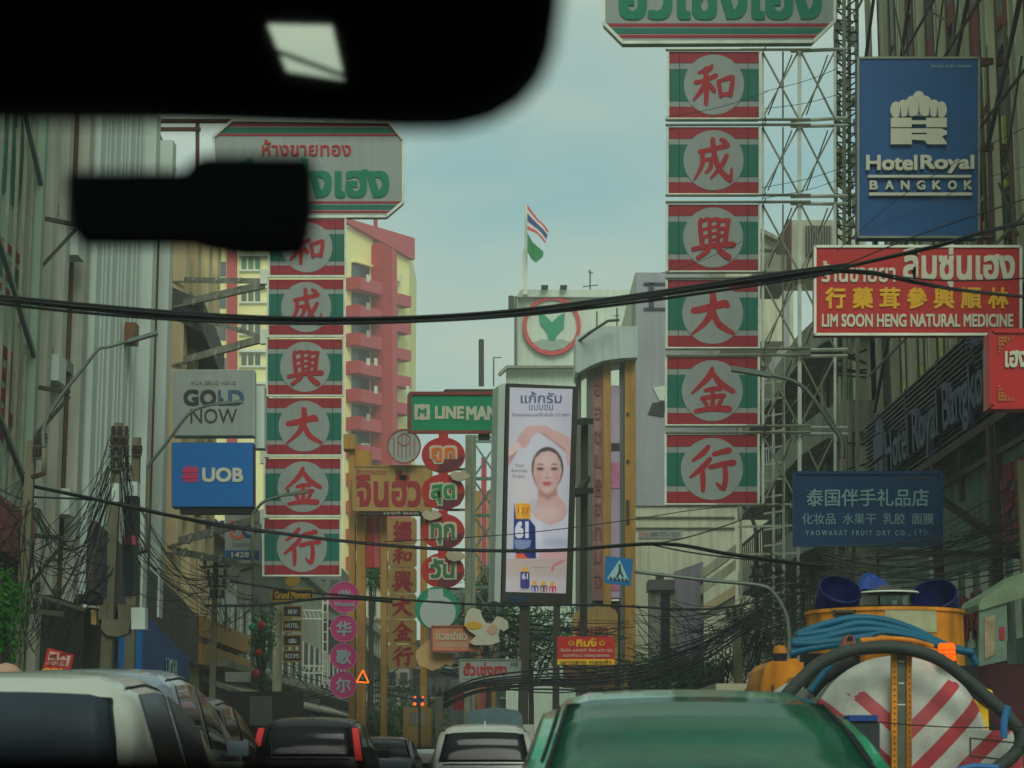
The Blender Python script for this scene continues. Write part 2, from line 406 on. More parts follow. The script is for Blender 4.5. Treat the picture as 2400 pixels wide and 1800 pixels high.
def wtext(g, pl, s, a0, b0, a1, b1, d, th, bold=0):      # words in the plane's own metres
    vs, fs, rim = glyphs(s)
    ax, ay = min(v.x for v in vs), min(v.y for v in vs); bx, by = max(v.x for v in vs), max(v.y for v in vs)
    for n, (ox, oy) in enumerate([(0, 0)] if not bold else [(i * bold, j * bold) for i in (-1, 1) for j in (-1, 1)]):
        fr = [pl.pt(a0 + (a1 - a0) * (v.x + ox - ax) / (bx - ax), b0 + (b1 - b0) * (v.y + oy - ay) / (by - ay), d + th + n * .0008) for v in vs]
        bk = [pl.pt(a0 + (a1 - a0) * (v.x + ox - ax) / (bx - ax), b0 + (b1 - b0) * (v.y + oy - ay) / (by - ay), d - .002) for v in vs]
        o = len(vs); g.add(fr + bk, fs + [(a, b, b + o, a + o) for a, b in rim])
wtext(g, W2, 'เฮงเฮง', 2.6, 11.6, 8, 13.6, 0, .02, .02)
for z, h in ((10.6, .16), (10.05, .4), (9.8, .1)): W2.sheetl(gr if h < .3 else g, [(.2, z), (8.1, z), (8.1, z + h), (.2, z + h)], 0, .015)
part(t, 'green_lettering', g, M['sign_green'])
wtext(gr, W2, '和成興', 1, 14.2, 8, 15.2, 0, .02, .01); wtext(gr, W2, '興', 5.0, 6.9, 8, 8.8, 0, .02, .02); wtext(gr, W2, '大', 5.0, 4.9, 8, 6.2, 0, .02, .02)
part(t, 'red_lettering', gr, M['sign_red'])
g = G(); 
t = T('shop_awning', 'faded red awning board above dark shutters at the left edge', 'awning', (X, 36, 5))
Wz = lambda px, py, X_: P(px, py, YS(px, X_)).z
part(t, 'fascia', G().prism([(X + .3, 28, 6.1), (X + .3, 38.6, 5.5), (X + .3, 38.6, 4.6), (X + .3, 28, 5.0)], (-.3, 0, 0)), pm('faded_red_board', (118, 62, 60), var=.5, scale=2.2))
part(t, 'shutter', G().bb((X - .1, 28, .15), (X, 38.8, 4.8)), M['dark'])
g = G()
for i in range(17): g.bb((X + .01, 30.2 + i * .5, .3), (X + .06, 30.28 + i * .5, 4.8))
part(t, 'shutter_ribs', g, M['fin_grey'], kind='stuff')

# ---------------------------------------------- left: cream building and finned building
t = T('cream_building', 'stained cream shop building with flat piers behind the utility poles', 'building', (-12, 44, 0))
part(t, 'wall', G().bb((-20, 39.1, 0), (-9.75, 44.9, 24)), M['cream'])
for y0, y1 in ((39.1, 39.8), (41.0, 41.4), (42.3, 42.7), (44.3, 44.8)):
    part(t, 'pier', G().bb((-9.75, y0, 0.15), (-9.45, y1, 24)), M['cream'])
for y_, z_ in ((40.4, 6.2), (42.0, 9.0), (43.5, 6.4), (43.4, 12.0)): part(t, 'wall_box', G().box((-9.55, y_, z_), (.4, .7, .55)), M['fin_light'])
for y_, z_ in ((40.3, 7.4), (41.7, 10.4), (43.2, 13.6)): part(t, 'window', G().bb((-9.76, y_, z_), (-9.72, y_ + .8, z_ + 1.3)), M['glass'])
for y in (40.5, 41.8, 43.3, 44.0):
    part(t, 'drain_pipe', G().tube([(-9.68, y, 0.2), (-9.68, y, 23)], .05), M['rust'])
g = G()
for z in (5.3, 8.2, 11.6, 15.0, 18): part(t, 'bracket', G().bar((-9.6, 39.2, z), (-8.75, 40.0, z), .08).bar((-9.6, 39.2, z - 1.5), (-8.75, 40.0, z - .1), .06), M['steel_dk'])
for z in (9.3, 12.4): part(t, 'floor_band', G().bb((-9.75, 39.9, z), (-9.62, 44.9, z + .25)), M['concrete'])
part(t, 'shop_wall', G().bb((-9.72, 41.4, .15), (-9.3, 44.9, 4.3)), M['brown'])

t = T('finned_building', 'grey building faced with tall pale vertical fins', 'building', (-12, 52, 0))
part(t, 'wall', G().bb((-20, 45.0, 0), (-9.95, 55.9, 17.6)), M['fin_grey'])
fy = 45.2; k = 0
ws = [.5, .18, .32, .5, .2, .2, .5, .3, .2, .6, .35, .55]
gp = [.25, .22, .3, .3, .2, .35, .3, .25, .55, .7, .85, .35]
while fy < 55.7 and k < 12:
    w = ws[k]
    part(t, 'fin', G().bb((-9.95, fy, 4.6), (-9.38 + (.25 if k in (9, 11) else 0), min(fy + w, 55.88), 17.4)), M['fin_light'])
    fy += w + gp[k]; k += 1
part(t, 'drain_pipe', G().tube([(-9.35, 52.6, 4.5), (-9.35, 52.6, 16)], .07), M['rust'])
part(t, 'drain_pipe', G().tube([(-9.3, 54.3, 4.5), (-9.3, 54.3, 17)], .06), M['steel_dk'])
part(t, 'arched_gable', G().prism([(-13, 47.6, 17.6), (-10.1, 47.6, 17.6), (-10.6, 47.6, 18.3), (-11.2, 47.6, 19.2), (-11.7, 47.6, 20.6), (-11.9, 47.6, 22.5), (-13, 47.6, 23)], (0, .4, 0)), M['peach'])
part(t, 'rust_box', G().bb((-9.36, 48.6, 10.9), (-9.1, 49.1, 11.4)), pm('brown_box', (104, 70, 40)))
part(t, 'ribbed_fascia', G().prism([(-9.3, 45.1, 4.7), (-9.3, 60.5, 3.6), (-9.3, 60.5, 5.0), (-9.3, 57, 5.4), (-9.3, 45.1, 6.2)], (.12, 0, 0)), pm('grey_ribbed_sheet', (78, 74, 70), streak=.4))
part(t, 'shop_wall', G().bb((-9.9, 47.4, .15), (-9.35, 60, 4.4)), M['brown'])
g = G()
for i in range(13): g.bb((-9.35, 47.6 + i * .75, .3), (-9.28, 48.1 + i * .75, 3.3))
part(t, 'shop_windows', g, M['dark'], kind='stuff')

# ---------------------------------------------- left: peach building, then low shops
t = T('peach_building', 'peach coloured stained building behind the grey sign arms', 'building', (-12, 68, 0))
part(t, 'wall', G().bb((-20, 56.6, 0), (-9.6, 63.6, 17.0)), M['peach'])
for y in (56.7, 58.9, 61.1, 62.9): part(t, 'pier', G().bb((-9.6, y, 4), (-9.25, y + .7, 16.9)), M['peach'])
for z in (5.2, 8.2, 11.2, 14.2):
    for y in (57.5, 59.7, 61.9):
        w = part(t, 'window', G().bb((-9.6, y, z), (-9.52, y + .9, z + 1.7)), M['glass'])
        part(t, 'ledge', G().bb((-9.6, y - .1, z - .2), (-9.2, y + 1.0, z - .05)), M['concrete'])
part(t, 'dark_eave', G().prism([(-9.6, 56.7, 13.2), (-9.6, 61, 12.6), (-8.7, 61, 12.2), (-8.7, 56.7, 12.8)], (0, 0, .9)), M['fin_grey'])
for z in (3.7, 4.5): part(t, 'shop_sign_band', G().bb((-9.6, 60.7, z), (-9.1, 72, z + .6)), M['gold'])

def shophouse(label, sg, Y0, Y1, h, paint, floors, X0=9.6, sh=3.4, win='glass'):
    x = sg * X0
    t = T('shophouse', label, 'building', (x + sg * 3, (Y0 + Y1) / 2, 0), 'shophouses lining the street')
    part(t, 'wall', G().bb((x, Y0, 0), (sg * (X0 + 9), Y1, h)), paint)
    part(t, 'shopfront', G().bb((x - sg * .12, Y0 + .4, .15), (x - .001 * sg, Y1 - .4, 3.0)), M['dark'])
    part(t, 'cornice', G().bb((x - sg * .35, Y0, h - .3), (x - .001 * sg, Y1, h + .12)), M['concrete'])
    part(t, 'awning', G().prism([(x, Y0 + .2, 3.5), (x - sg * 1.5, Y0 + .2, 2.9), (x - sg * 1.5, Y0 + .2, 2.8), (x, Y0 + .2, 3.3)], (0, Y1 - Y0 - .4, 0)), random.choice([M['fin_grey'], M['brown'], M['sign_green'], M['concrete']]))
    n = max(2, int((Y1 - Y0) / 2.4)); st_ = (Y1 - Y0) / n
    for f in range(floors):
        z = 4.1 + f * sh
        if z + 1.8 > h: break
        part(t, 'balcony_slab', G().bb((x - sg * .8, Y0, z - .35), (x - .001 * sg, Y1, z - .15)), M['concrete'])
        for i in range(n):
            w = part(t, 'window', G().bb((x - sg * .06, Y0 + i * st_ + .4, z + .2), (x - .001 * sg, Y0 + (i + 1) * st_ - .4, z + 2.0)), M[win])
            part(w, 'mullion', G().bb((x - sg * .11, Y0 + (i + .5) * st_ - .05, z + .2), (x - sg * .061, Y0 + (i + .5) * st_ + .05, z + 2.0)), M['white_frame'])
    return t
shophouse('low grey shophouse beyond the peach building', -1, 63.8, 76, 8.2, M['concrete'], 1)
shophouse('low pale shophouse second beyond the peach building', -1, 76.2, 90, 8.8, M['fin_grey'], 1)
shophouse('low cream shophouse beside the pink round signs', -1, 90.2, 104, 9.2, M['cream'], 2)
shophouse('low brown shophouse under the gold signs', -1, 104.2, 122, 8.0, M['brown'], 1)
shophouse('far grey shophouse at the end of the left row', -1, 122.2, 150, 9.4, M['concrete'], 2)

# ---------------------------------------------- yellow and red tower block
Y0 = 200
xa, xb = P(455, 900, Y0).x, P(808, 900, Y0).x
dv = V((0.765, 1, 0)).normalized(); wl = 9.7
pA = V((xb, Y0, 0)); pB = pA + dv * wl
zt = P(808, 517, Y0).z
t = T('tower_block', 'tall yellow apartment tower with red piers and rose coloured balconies', 'building', (xb, Y0, 0))
part(t, 'wall', G().prism([(xa, Y0, 0), (xb, Y0, 0), (pB.x, pB.y, 0), (pB.x, pB.y + 16, 0), (xa, pB.y + 16, 0)], (0, 0, zt - .6)), M['yellow'])
TA = Pl(pA, dv); TF = Pl((xa, Y0, 0), (1, 0, 0))
g = G(); TA.sheet(g, [(806, 514), (962, 560), (962, 611), (834, 540), (806, 524)], .02, .6); part(t, 'parapet', g, M['pink_render'])
g = G(); TF.sheet(g, [(700, 500), (806, 512), (806, 524), (700, 520)], .02, .6); part(t, 'parapet', g, M['pink_render'])
g = G(); TF.rect(g, 534, 500, 556, 1400, .02, .8); part(t, 'pier', g, M['red_render'])
g = G(); TA.sheet(g, [(870, 575), (890, 590), (890, 1700), (866, 1700)], .02, 1.7); part(t, 'pier', g, M['red_render'])
g = G(); TA.sheet(g, [(889, 585), (900, 600), (899, 1700), (889, 1700)], 1.71, 1.75); part(t, 'pier_side', g, M['pink_render'])
g = G(); TA.rect(g, 875, 500, 880, 580, .02, .3); part(t, 'thin_pier', g, M['red_render'])
for i in range(11):
    y = 654 + i * 65.2; 
    g = G(); a0, b0 = TA.hit(820, y); a1, b1 = TA.hit(868, y + 20)
    TA.sheetl(g, [(a0, b0), (a1 + .3, b0), (a1 + .3, b0 - 1.25), (a0, b0 - 1.25)], .02, 1.5)
    part(t, 'balcony', g, M['pink_render'])
    g = G(); TA.sheetl(g, [(a0 - .02, b0 - .0), (a0 - .6, b0), (a0 - .6, b0 - 1.25), (a0 - .02, b0 - 1.25)], .02, 1.5)
    part(t, 'balcony_end', g, M['red_render'])
    g = G(); TA.sheetl(g, [(a0 + .2, b0 + 1.7), (a1 - .2, b0 + 1.7), (a1 - .2, b0 + .02), (a0 + .2, b0 + .02)], .01, .05)
    w = part(t, 'window', g, M['glass'])
    g = G(); TA.sheetl(g, [(a0 + .15, b0 + 1.9), (a1 - .15, b0 + 1.9), (a1 - .15, b0 + 1.72), (a0 + .15, b0 + 1.72)], .01, .5); part(w, 'hood', g, M['yellow'])
    y2 = 690 + i * 63.5
    a0, b0 = TA.hit(902, y2); a1, _ = TA.hit(938, y2)
    g = G(); TA.sheetl(g, [(a0, b0), (a1, b0), (a1, b0 - 1.15), (a0, b0 - 1.15)], .02, 1.5)
    part(t, 'balcony', g, M['pink_render'])
    g = G(); TA.sheetl(g, [(a0 + .2, b0 + 1.6), (a1 - .5, b0 + 1.6), (a1 - .5, b0 + .02), (a0 + .2, b0 + .02)], .01, .05)
    w = part(t, 'window', g, M['glass'])
    g = G(); TA.sheetl(g, [(a0 + .15, b0 + 1.8), (a1 - .3, b0 + 1.8), (a1 - .3, b0 + 1.62), (a0 + .15, b0 + 1.62)], .01, .5); part(w, 'hood', g, M['yellow'])
for j, y in enumerate((604, 679, 754, 829, 904)):
    for i in range(3):
        for x0 in (566, 640): 
            g = G(); TF.rect(g, x0 + i * 16, y, x0 + 12 + i * 16, y + 27, .01, .06); part(t, 'window', g, M['green_glass'] if j == 0 else M['glass'])
    g = G(); TF.rect(g, 562, y - 8, 700, y - 2, .01, .5); TF.rect(g, 562, y + 29, 700, y + 33, .01, .3); part(t, 'sill', g, M['white_frame'])
    g = G(); TF.rect(g, 492, y + 10, 530, y + 44, .01, .06); part(t, 'window', g, M['glass'])

def aircon(t, c, u=(0, 1, 0), k=1.0):
    u = V(u).normalized(); o = part(t, 'air_conditioner', G().box(c, (.85 * k, .35 * k, .6 * k), u=u), M['fin_light'])
    n = V((u.y, -u.x, 0)); part(o, 'fan_grille', G().lathe([(.22 * k, 0), (.22 * k, .02), (.0, .03)], V(c) + n * .176 * k, axis=n, n=12), M['steel_dk'])
for i in range(16):
    a = TA.pt(*(TA.hit(random.choice((846, 915)), 668 + 64 * (i % 9) + random.uniform(-5, 5))), .5); aircon(t, a, dv)
g = G()
for i in range(14):
    x = random.choice((832, 850, 910, 925)); y = 648 + 65 * (i % 8); a0, b0 = TA.hit(x, y); TA.sheetl(g, [(a0, b0), (a0 + .5, b0), (a0 + .5, b0 - .7), (a0, b0 - .75)], 1.52, 1.55)
part(t, 'laundry', g, M['white_frame'], kind='stuff')
# ---------------------------------------------- bank tower with round leaf emblem, flags
t = T('bank_building', 'white building with a large round red ringed green sprout emblem', 'building', (4, 150, 0))
B = plane_at(1205, 1500, 145)
def bx(pl, x0, y0, x1, y1, dep): 
    g = G(); pl.rect(g, x0, y0, x1, y1, -dep, 0); return g
part(t, 'wall', bx(B, 1213, 688, 1500, 1745, 14), M['white_far'])
g = G(); B.sheet(g, [(1208, 700), (1222, 683), (1490, 683), (1490, 700)], .05, .6); part(t, 'parapet', g, M['white_far'])
g = G(); B.rect(g, 1205, 700, 1212, 858, 0, .8); part(t, 'pier', g, M['fin_grey'])
cx, cy = 1293, 766
g = G(); B.ell(g, cx, cy, 62, 62, .02, .25); part(t, 'emblem_disc', g, M['white_far'])
g = G(); B.ring(g, cx, cy, 68, 69, 9, .05, .45); part(t, 'emblem_ring', g, pm('emblem_red', (168, 58, 56)))
g = G(); B.sheet(g, [(cx - 8, 800), (cx + 8, 800), (cx + 12, 786), (cx + 28, 770), (cx + 30, 735), (cx + 14, 745), (cx, 758), (cx - 14, 743), (cx - 31, 733), (cx - 26, 762), (cx - 10, 782)], .26, .4)
part(t, 'emblem_sprout', g, pm('emblem_green', (36, 122, 92)))
g = G(); B.sheet(g, [(cx - 44, 806), (cx - 22, 797), (cx, 802), (cx + 22, 797), (cx + 44, 804), (cx + 30, 818), (cx, 825), (cx - 30, 820)], .26, .4); part(t, 'emblem_ground', g, pm('emblem_grey', (126, 140, 124)))
for x in (1276, 1320):
    g = G(); B.rect(g, x - 8, 678, x + 8, 682, .3, 1.4); B.rect(g, x - 1, 682, x + 1, 690, .3, .5); part(t, 'floodlight', g, M['black'])
B2 = plane_at(1180, 1360, 120)
g = G(); B2.rect(g, 1186, 862, 1375, 1745, -8, 0); part(t, 'lower_wing', g, M['white_far'])
for i in range(15): 
    g = G(); B2.rect(g, 1190 + i * 12, 868, 1191.5 + i * 12, 930, 0, .06); part(t, 'cladding_rib', g, M['white_far'])
g = G(); B2.sheet(g, [(1168, 880), (1186, 862), (1375, 862), (1375, 867), (1190, 868), (1172, 884)], .13, .8); part(t, 'roof_edge', g, M['steel'])
def antenna(name, label, x, y0, y1, Y, r=.05, arms=()):
    t_ = T(name, label, 'antenna', P(x, y1, Y)); 
    part(t_, 'mast', G().tube([P(x, y0, Y), P(x, y1, Y)], r), M['steel_dk'])
    g = G()
    for ax, ay, bx_, by_ in arms: g.bar(P(ax, ay, Y), P(bx_, by_, Y), r * 1.3)
    if arms: part(t_, 'antenna_arms', g, M['steel_dk'])
antenna('rooftop_antenna', 'thin television antenna on the white bank roof', 1383, 632, 688, 145, .05, ((1366, 672, 1402, 668), (1378, 637, 1390, 640)))
antenna('mast', 'brown mast standing alone left of the white bank building', 1128, 796, 905, 120, .16)
antenna('rooftop_antenna', 'thin hooked antenna between the brown mast and the bank', 1157, 838, 905, 120, .04, ((1157, 838, 1175, 838),))
antenna('rooftop_antenna', 'short mast at the left shoulder of the bank tower', 1198, 694, 728, 144, .2)
antenna('rooftop_antenna', 'thin rod antenna on the grey canopy roof', 1446, 722, 778, 86, .03, ((1440, 740, 1452, 740),))
antenna('rooftop_antenna', 'shorter rod antenna left on the grey canopy roof', 1399, 730, 778, 86, .03)
t = T('flagpole', 'white flagpole on the bank roof', 'flagpole', P(1231, 690, 143))
part(t, 'pole', G().tube([P(1231, 690, 143), P(1233, 480, 143)], .1), M['white_frame'])
g = G(); g.bb(P(1225, 690, 143), P(1236, 590, 144)); part(t, 'base_column', g, M['white_frame'])
def flag(name, label, pts_t, pts_b, bands, Y):
    tt = T(name, label, 'flag', P(pts_b[0][0], pts_b[0][1], Y))
    nb = sum(b[0] for b in bands); acc = 0
    for w, m_, nm in bands:
        g = G(); f0, f1 = acc / nb, (acc + w) / nb; acc += w
        vs = []
        for i in range(len(pts_t)):
            a = P(*pts_t[i], Y); b = P(*pts_b[i], Y); off = V((0, .25 * math.sin(i * 1.7), 0))
            for f in (f0, f1): 
                p = a.lerp(b, f) + off; vs += [p, p + V((0, .03, 0))]
        fs = []
        for i in range(len(pts_t) - 1):
            o = i * 4; fs += [(o, o + 4, o + 6, o + 2), (o + 1, o + 3, o + 7, o + 5), (o, o + 1, o + 5, o + 4), (o + 2, o + 6, o + 7, o + 3)]
        g.add(vs, fs); part(tt, nm, g, m_, smooth=False)
fr, fw, fb = pm('flag_red', (190, 66, 52)), pm('flag_white', (186, 186, 184)), pm('flag_blue', (42, 58, 112))
flag('thai_flag', 'red, white and blue striped flag hanging from the top of the flagpole', [(1236, 480), (1250, 497), (1262, 515), (1275, 528), (1286, 540)], [(1236, 538), (1246, 540), (1258, 548), (1268, 560), (1278, 570)],
     [(1, fr, 'red_stripe'), (1, fw, 'white_stripe'), (2, fb, 'blue_stripe'), (1, fw, 'white_stripe'), (1, fr, 'red_stripe')], 142)
flag('green_flag', 'plain green flag hanging below the striped flag', [(1236, 545), (1248, 565), (1262, 580), (1274, 592)], [(1236, 590), (1246, 606), (1256, 616), (1272, 604)], [(1, pm('flag_green', (28, 112, 54)), 'cloth')], 142)

# ---------------------------------------------- white blank-walled building
t = T('white_building', 'big windowless white building with a pale lavender banner wall', 'building', (8, 92, 0))
Bw = plane_at(1488, 1900, 92)
part(t, 'wall', bx(Bw, 1488, 640, 1860, 1750, 12), M['white_wall'])
g = G(); Bw.rect(g, 1490, 640, 1850, 1186, .01, .12); part(t, 'banner', g, M['lavender'])
g = G(); [Bw.rect(g, *q, .13 + i * .004, .2) for i, q in enumerate(((1508, 664, 1562, 670), (1508, 723, 1562, 729), (1520, 664, 1532, 729), (1532, 692, 1552, 698), (1549, 686, 1553, 704)))]; part(t, 'lettering', g, pm('dark_purple_letter', (56, 56, 66)))
g = G(); Bw.rect(g, 1498, 1243, 1600, 1262, .01, .06); part(t, 'phone_panel', g, M['sign_white'])
g = G(); text(g, Bw, '089-775-1533', 1524, 1247, 1592, 1258, .07, .02); part(t, 'lettering', g, M['fin_grey'])
g = G(); text(g, Bw, 'โทร', 1502, 1245, 1520, 1258, .07, .02); part(t, 'lettering', g, pm('orange_letter', (190, 100, 60)))
for y in (1211, 1236): 
    g = G(); Bw.rect(g, 1490, y, 1722, y + 2.5, 0, .15); part(t, 'conduit', g, M['steel'])
g = G(); Bw.sheet(g, [(1530, 910), (1562, 905), (1556, 940), (1545, 940)], .13, .2); part(t, 'torn_poster', g, M['white_frame'])
g = G(); Bw.sheet(g, [(1528, 946), (1562, 942), (1555, 978), (1518, 972)], .13, .2); part(t, 'torn_poster', g, M['ink'])
t = T('lavender_hoarding', 'tall lavender hoarding below the white building', 'hoarding', P(1610, 1560, 80))
Bh = plane_at(1560, 1700, 80)
g = G(); Bh.sheet(g, [(1580, 1340), (1648, 1316), (1650, 1560), (1582, 1560)], -.3, 0); part(t, 'panel', g, pm('lavender_sheet', (118, 112, 122), streak=.15))
t = T('awning_roof', 'stepped pale awning roofs right of the lavender hoarding', 'awning', P(1690, 1460, 78))
Bh2 = plane_at(1560, 1760, 78)
for i, (a, b) in enumerate(((1330, 1275), (1365, 1310), (1415, 1370), (1430, 1392))):
    g = G(); Bh2.sheet(g, [(1651, a), (1725, b), (1725, b + 24), (1651, a + 22)], -3 + i * .4, 0 - i * .1); part(t, 'roof_sheet', g, [M['white_wall'], M['white_wall'], M['peach'], M['concrete']][i])
t = T('stone_turret', 'dark weathered turret with a cornice in front of the white building', 'turret', P(1550, 1600, 76))
Bt = plane_at(1500, 1600, 76)
for (x0, y0, x1, y1, d, m_) in ((1522, 1385, 1582, 1740, .6, M['concrete']), (1518, 1362, 1578, 1386, .9, M['fin_grey']), (1546, 1392, 1568, 1620, .62, M['dark']), (1540, 1345, 1554, 1362, .6, M['steel_dk'])):
    g = G(); Bt.rect(g, x0, y0, x1, y1, -.8, d * .8 + .001 * y0 / 100); part(t, 'turret_block', g, m_)
g = G(); Bt.rect(g, 1488, 1560, 1700, 1740, -4, -.2); part(t, 'shop_base', g, M['dark'])

# ---------------------------------------------- gold pylon with pink and screen strips, grey canopy
t = T('gold_pylon', 'tall gold framed pylon with pink lettering strip under a curved grey canopy', 'pylon', P(1430, 1700, 84))
Bg = plane_at(1340, 1500, 84)
for (x0, y0, x1, y1, d, m_, nm) in ((1350, 860, 1362, 1690, .1, M['fin_grey'], 'grey_post'), (1376, 850, 1388, 1690, .3, M['fin_grey'], 'grey_post'), (1388, 850, 1413, 1408, .2, pm('dusty_pink_panel', (134, 98, 92), streak=.3), 'pink_strip'),
        (1413, 850, 1431, 1690, .35, M['gold'], 'gold_post'), (1431, 905, 1453, 1402, .15, pm('lilac_panel', (152, 140, 160), var=.25, scale=.4), 'poster_strip'), (1453, 850, 1463, 1690, .25, M['fin_grey'], 'grey_post'),
        (1463, 850, 1488, 1690, .5, M['gold'], 'gold_post'), (1350, 1408, 1463, 1690, -.1, M['brown'], 'lower_panel')):
    g = G(); Bg.rect(g, x0, y0, x1, y1, -.6, d); part(t, nm, g, m_)
g = G(); text(g, Bg, '金', 1393, 1130, 1409, 1165, .21, .04, .01)
for i, ch in enumerate('ฮอซเงฮกมจ'): text(g, Bg, ch, 1393, 900 + i * 56, 1409, 930 + i * 56, .21, .04, .01)
part(t, 'lettering', g, pm('rose_letter', (110, 62, 56)))
g = G()
for y in (975, 1085): Bg.ell(g, 1470, y, 4, 4, .5, .6, 10)
Bg.rect(g, 1466, 1175, 1473, 1230, .5, .6); part(t, 'fittings', g, M['steel_dk'])
g = G(); Bg.rect(g, 1432, 1085, 1452, 1145, .16, .18); Bg.rect(g, 1432, 1340, 1452, 1385, .16, .18); part(t, 'poster_print', g, pm('rose_print', (170, 104, 136), var=.3, scale=2))
g = G(); Bg.rect(g, 1432, 1040, 1452, 1058, .16, .18); part(t, 'poster_print', g, M['ink'])
g = G(); pts = [(1347, 803), (1400, 778), (1490, 778), (1490, 850), (1450, 852), (1410, 858), (1380, 870), (1352, 886), (1347, 882)]
Bg.sheet(g, pts, -1.5, 1.2); part(t, 'canopy', g, pm('grey_canopy_sheet', (150, 162, 154), var=.08, streak=.12))
g = G(); Bg.rect(g, 1480, 700, 1488, 778, .2, .35); part(t, 'grey_post', g, M['lamp'])
g = G(); g.tube([P(1352, 803, 83), P(1385, 778, 82), P(1425, 752, 82), P(1452, 750, 82)], .06); part(t, 'lamp_arm', g, M['steel_dk'])

t = T('arched_gold_sign', 'arched gold shop sign low beside the gold pylon', 'sign', P(1400, 1620, 80))
Ba = plane_at(1330, 1500, 80)
g = G(); Ba.sheet(g, [(1342, 1440), (1360, 1428), (1400, 1420), (1440, 1428), (1448, 1440), (1448, 1560), (1342, 1560)], -.4, 0); part(t, 'panel', g, M['gold2'])
g = G(); Ba.sheet(g, [(1320, 1555), (1440, 1555), (1440, 1612), (1320, 1612)], -.4, .1); part(t, 'panel', g, pm('brown_gold_panel', (102, 78, 48), streak=.3))
g = G(); text(g, Ba, 'ฮั้วเฮง', 1350, 1455, 1425, 1500, .01, .05, .03); text(g, Ba, 'จินฮั้วเฮง', 1328, 1566, 1425, 1606, .11, .05, .02); part(t, 'lettering', g, pm('dull_red_letter', (118, 48, 40)))

# ---------------------------------------------- right: balconied building, tower house behind
t = T('balcony_building', 'weathered concrete building with curved balconies behind the right lattice', 'building', (13, 66, 0))
part(t, 'wall', G().bb((9.9, 54.2, 0), (20, 76, 12.4)), pm('grimy_concrete', (96, 96, 84), var=.4, scale=.5, streak=.45))
for i, z in enumerate((4.0, 6.8, 9.6, 12.3)):
    pts = [(9.9, 54.2, z), (9.0, 54.2, z), (8.55, 56, z), (8.35, 59, z), (8.35, 75.8, z), (9.9, 75.8, z)]
    part(t, 'balcony', G().prism(pts, (0, 0, .85)), M['concrete'])
    i < 3 and part(t, 'recess_shade_panel', G().bb((9.72, 55, z + .86), (9.89, 75, z + 2.6)), M['dark'])  # dark panels put in to stand for the shade behind the balconies
for y in (54.6, 57.2, 60.5, 64.6, 69, 73): part(t, 'column', G().bb((9.3, y, .15), (9.7, y + .55, 13.2)), M['white_wall'])
for z in (4.9, 7.7):
    for y in (55.4, 58.2, 61.6, 65.6, 70): part(t, 'shutter', G().bb((9.55, y, z), (9.71, y + 1.6, z + 2.0)), M['fin_grey'])
g = G()
for z in (4.85, 7.65, 10.45):
    for i in range(31): g.bb((8.42, 57.0 + i * .6, z), (8.46, 57.05 + i * .6, z + .9))
    g.bb((8.40, 57.0, z + .9), (8.48, 75.6, z + .97))
part(t, 'railings', g, M['steel_dk'], kind='stuff')
for y_, z_ in ((57, 5.2), (60, 8.1), (63, 5.3), (66, 10.9), (70, 8.2)): aircon(t, (9.3, y_, z_ + .6), (0, -1, 0))
g = G()
for y_ in (56, 59.3, 63.2, 67.8): g.tube([(9.25, y_, 1), (9.25, y_, 12)], .05)
part(t, 'drain_pipes', g, M['rust'])
t = T('roof_house', 'cream rooftop house with a ribbed screen above the balconied building', 'building', P(1900, 640, 70))
Br = plane_at(1780, 2040, 74)
for (x0, y0, x1, y1, d, m_) in ((1850, 516, 2030, 640, 0, M['white_wall']), (1888, 530, 1948, 600, .1, M['fin_grey']), (1783, 600, 1850, 660, .2, M['concrete']), (1843, 520, 1852, 640, .4, M['rust'])):
    g = G(); Br.rect(g, x0, y0, x1, y1, -3, d); part(t, 'wall_block', g, m_)
g = G()
for i in range(10): Br.rect(g, 1890 + i * 6, 532, 1892 + i * 6, 598, .1, .22)
part(t, 'ribs', g, M['concrete'])
t = T('gabled_house', 'pale gabled house behind the right lattice', 'building', P(1800, 700, 86))
Bq = plane_at(1700, 1900, 86)
g = G(); Bq.sheet(g, [(1700, 548), (1782, 548), (1838, 576), (1838, 800), (1700, 800)], -6, 0); part(t, 'wall', g, M['white_wall'])
g = G(); Bq.sheet(g, [(1700, 542), (1783, 542), (1842, 572), (1842, 580), (1783, 552), (1700, 552)], -6, .5); part(t, 'roof', g, M['concrete'])
g = G(); Bq.sheet(g, [(1782, 584), (1838, 584), (1838, 588), (1782, 588)], 0, .2); part(t, 'band', g, M['fin_grey'])

# ---------------------------------------------- right: hotel facade, sign reflection painted behind bars, louvre band
t = T('hotel_building', 'hotel front caged in tall cream posts and thin brown bars', 'building', (14, 44, 0))
part(t, 'wall', G().bb((10.2, 28, 0), (22, 53.8, 32)), pm('hotel_wall', (92, 104, 98), var=.35, scale=.6, streak=.3))
Yp = [51.2 - 2.17 * i for i in range(11)]
for i, y in enumerate(Yp): part(t, 'post', G().bb((9.24, y - .07, 9.4), (9.38, y + .07, 32)), pm('cream_post', (150, 152, 124), k=1.6, streak=.2))
g = G()
for i in range(10):
    for j in (1, 2, 4, 5): y = Yp[i] - j * .362; g.bb((9.48, y - .03, 9.4), (9.53, y + .03, 31))
part(t, 'bars', g, pm('brown_bar', (104, 82, 62), k=1.6, streak=.1), kind='stuff')
for i in range(10): part(t, 'thin_post', G().bb((9.4, Yp[i] - 1.14, 9.4), (9.5, Yp[i] - 1.03, 32)), pm('cream_post', (160, 164, 132)))
for z in (10.6, 13.1, 15.6, 17.2, 20.4, 22.0, 25.0): part(t, 'scaffold_tube', G().tube([(9.1, 30, z), (9.1, 51.4, z + random.uniform(-.1, .1))], .035), M['rust'] if int(z) % 2 else M['steel'])
g = G()
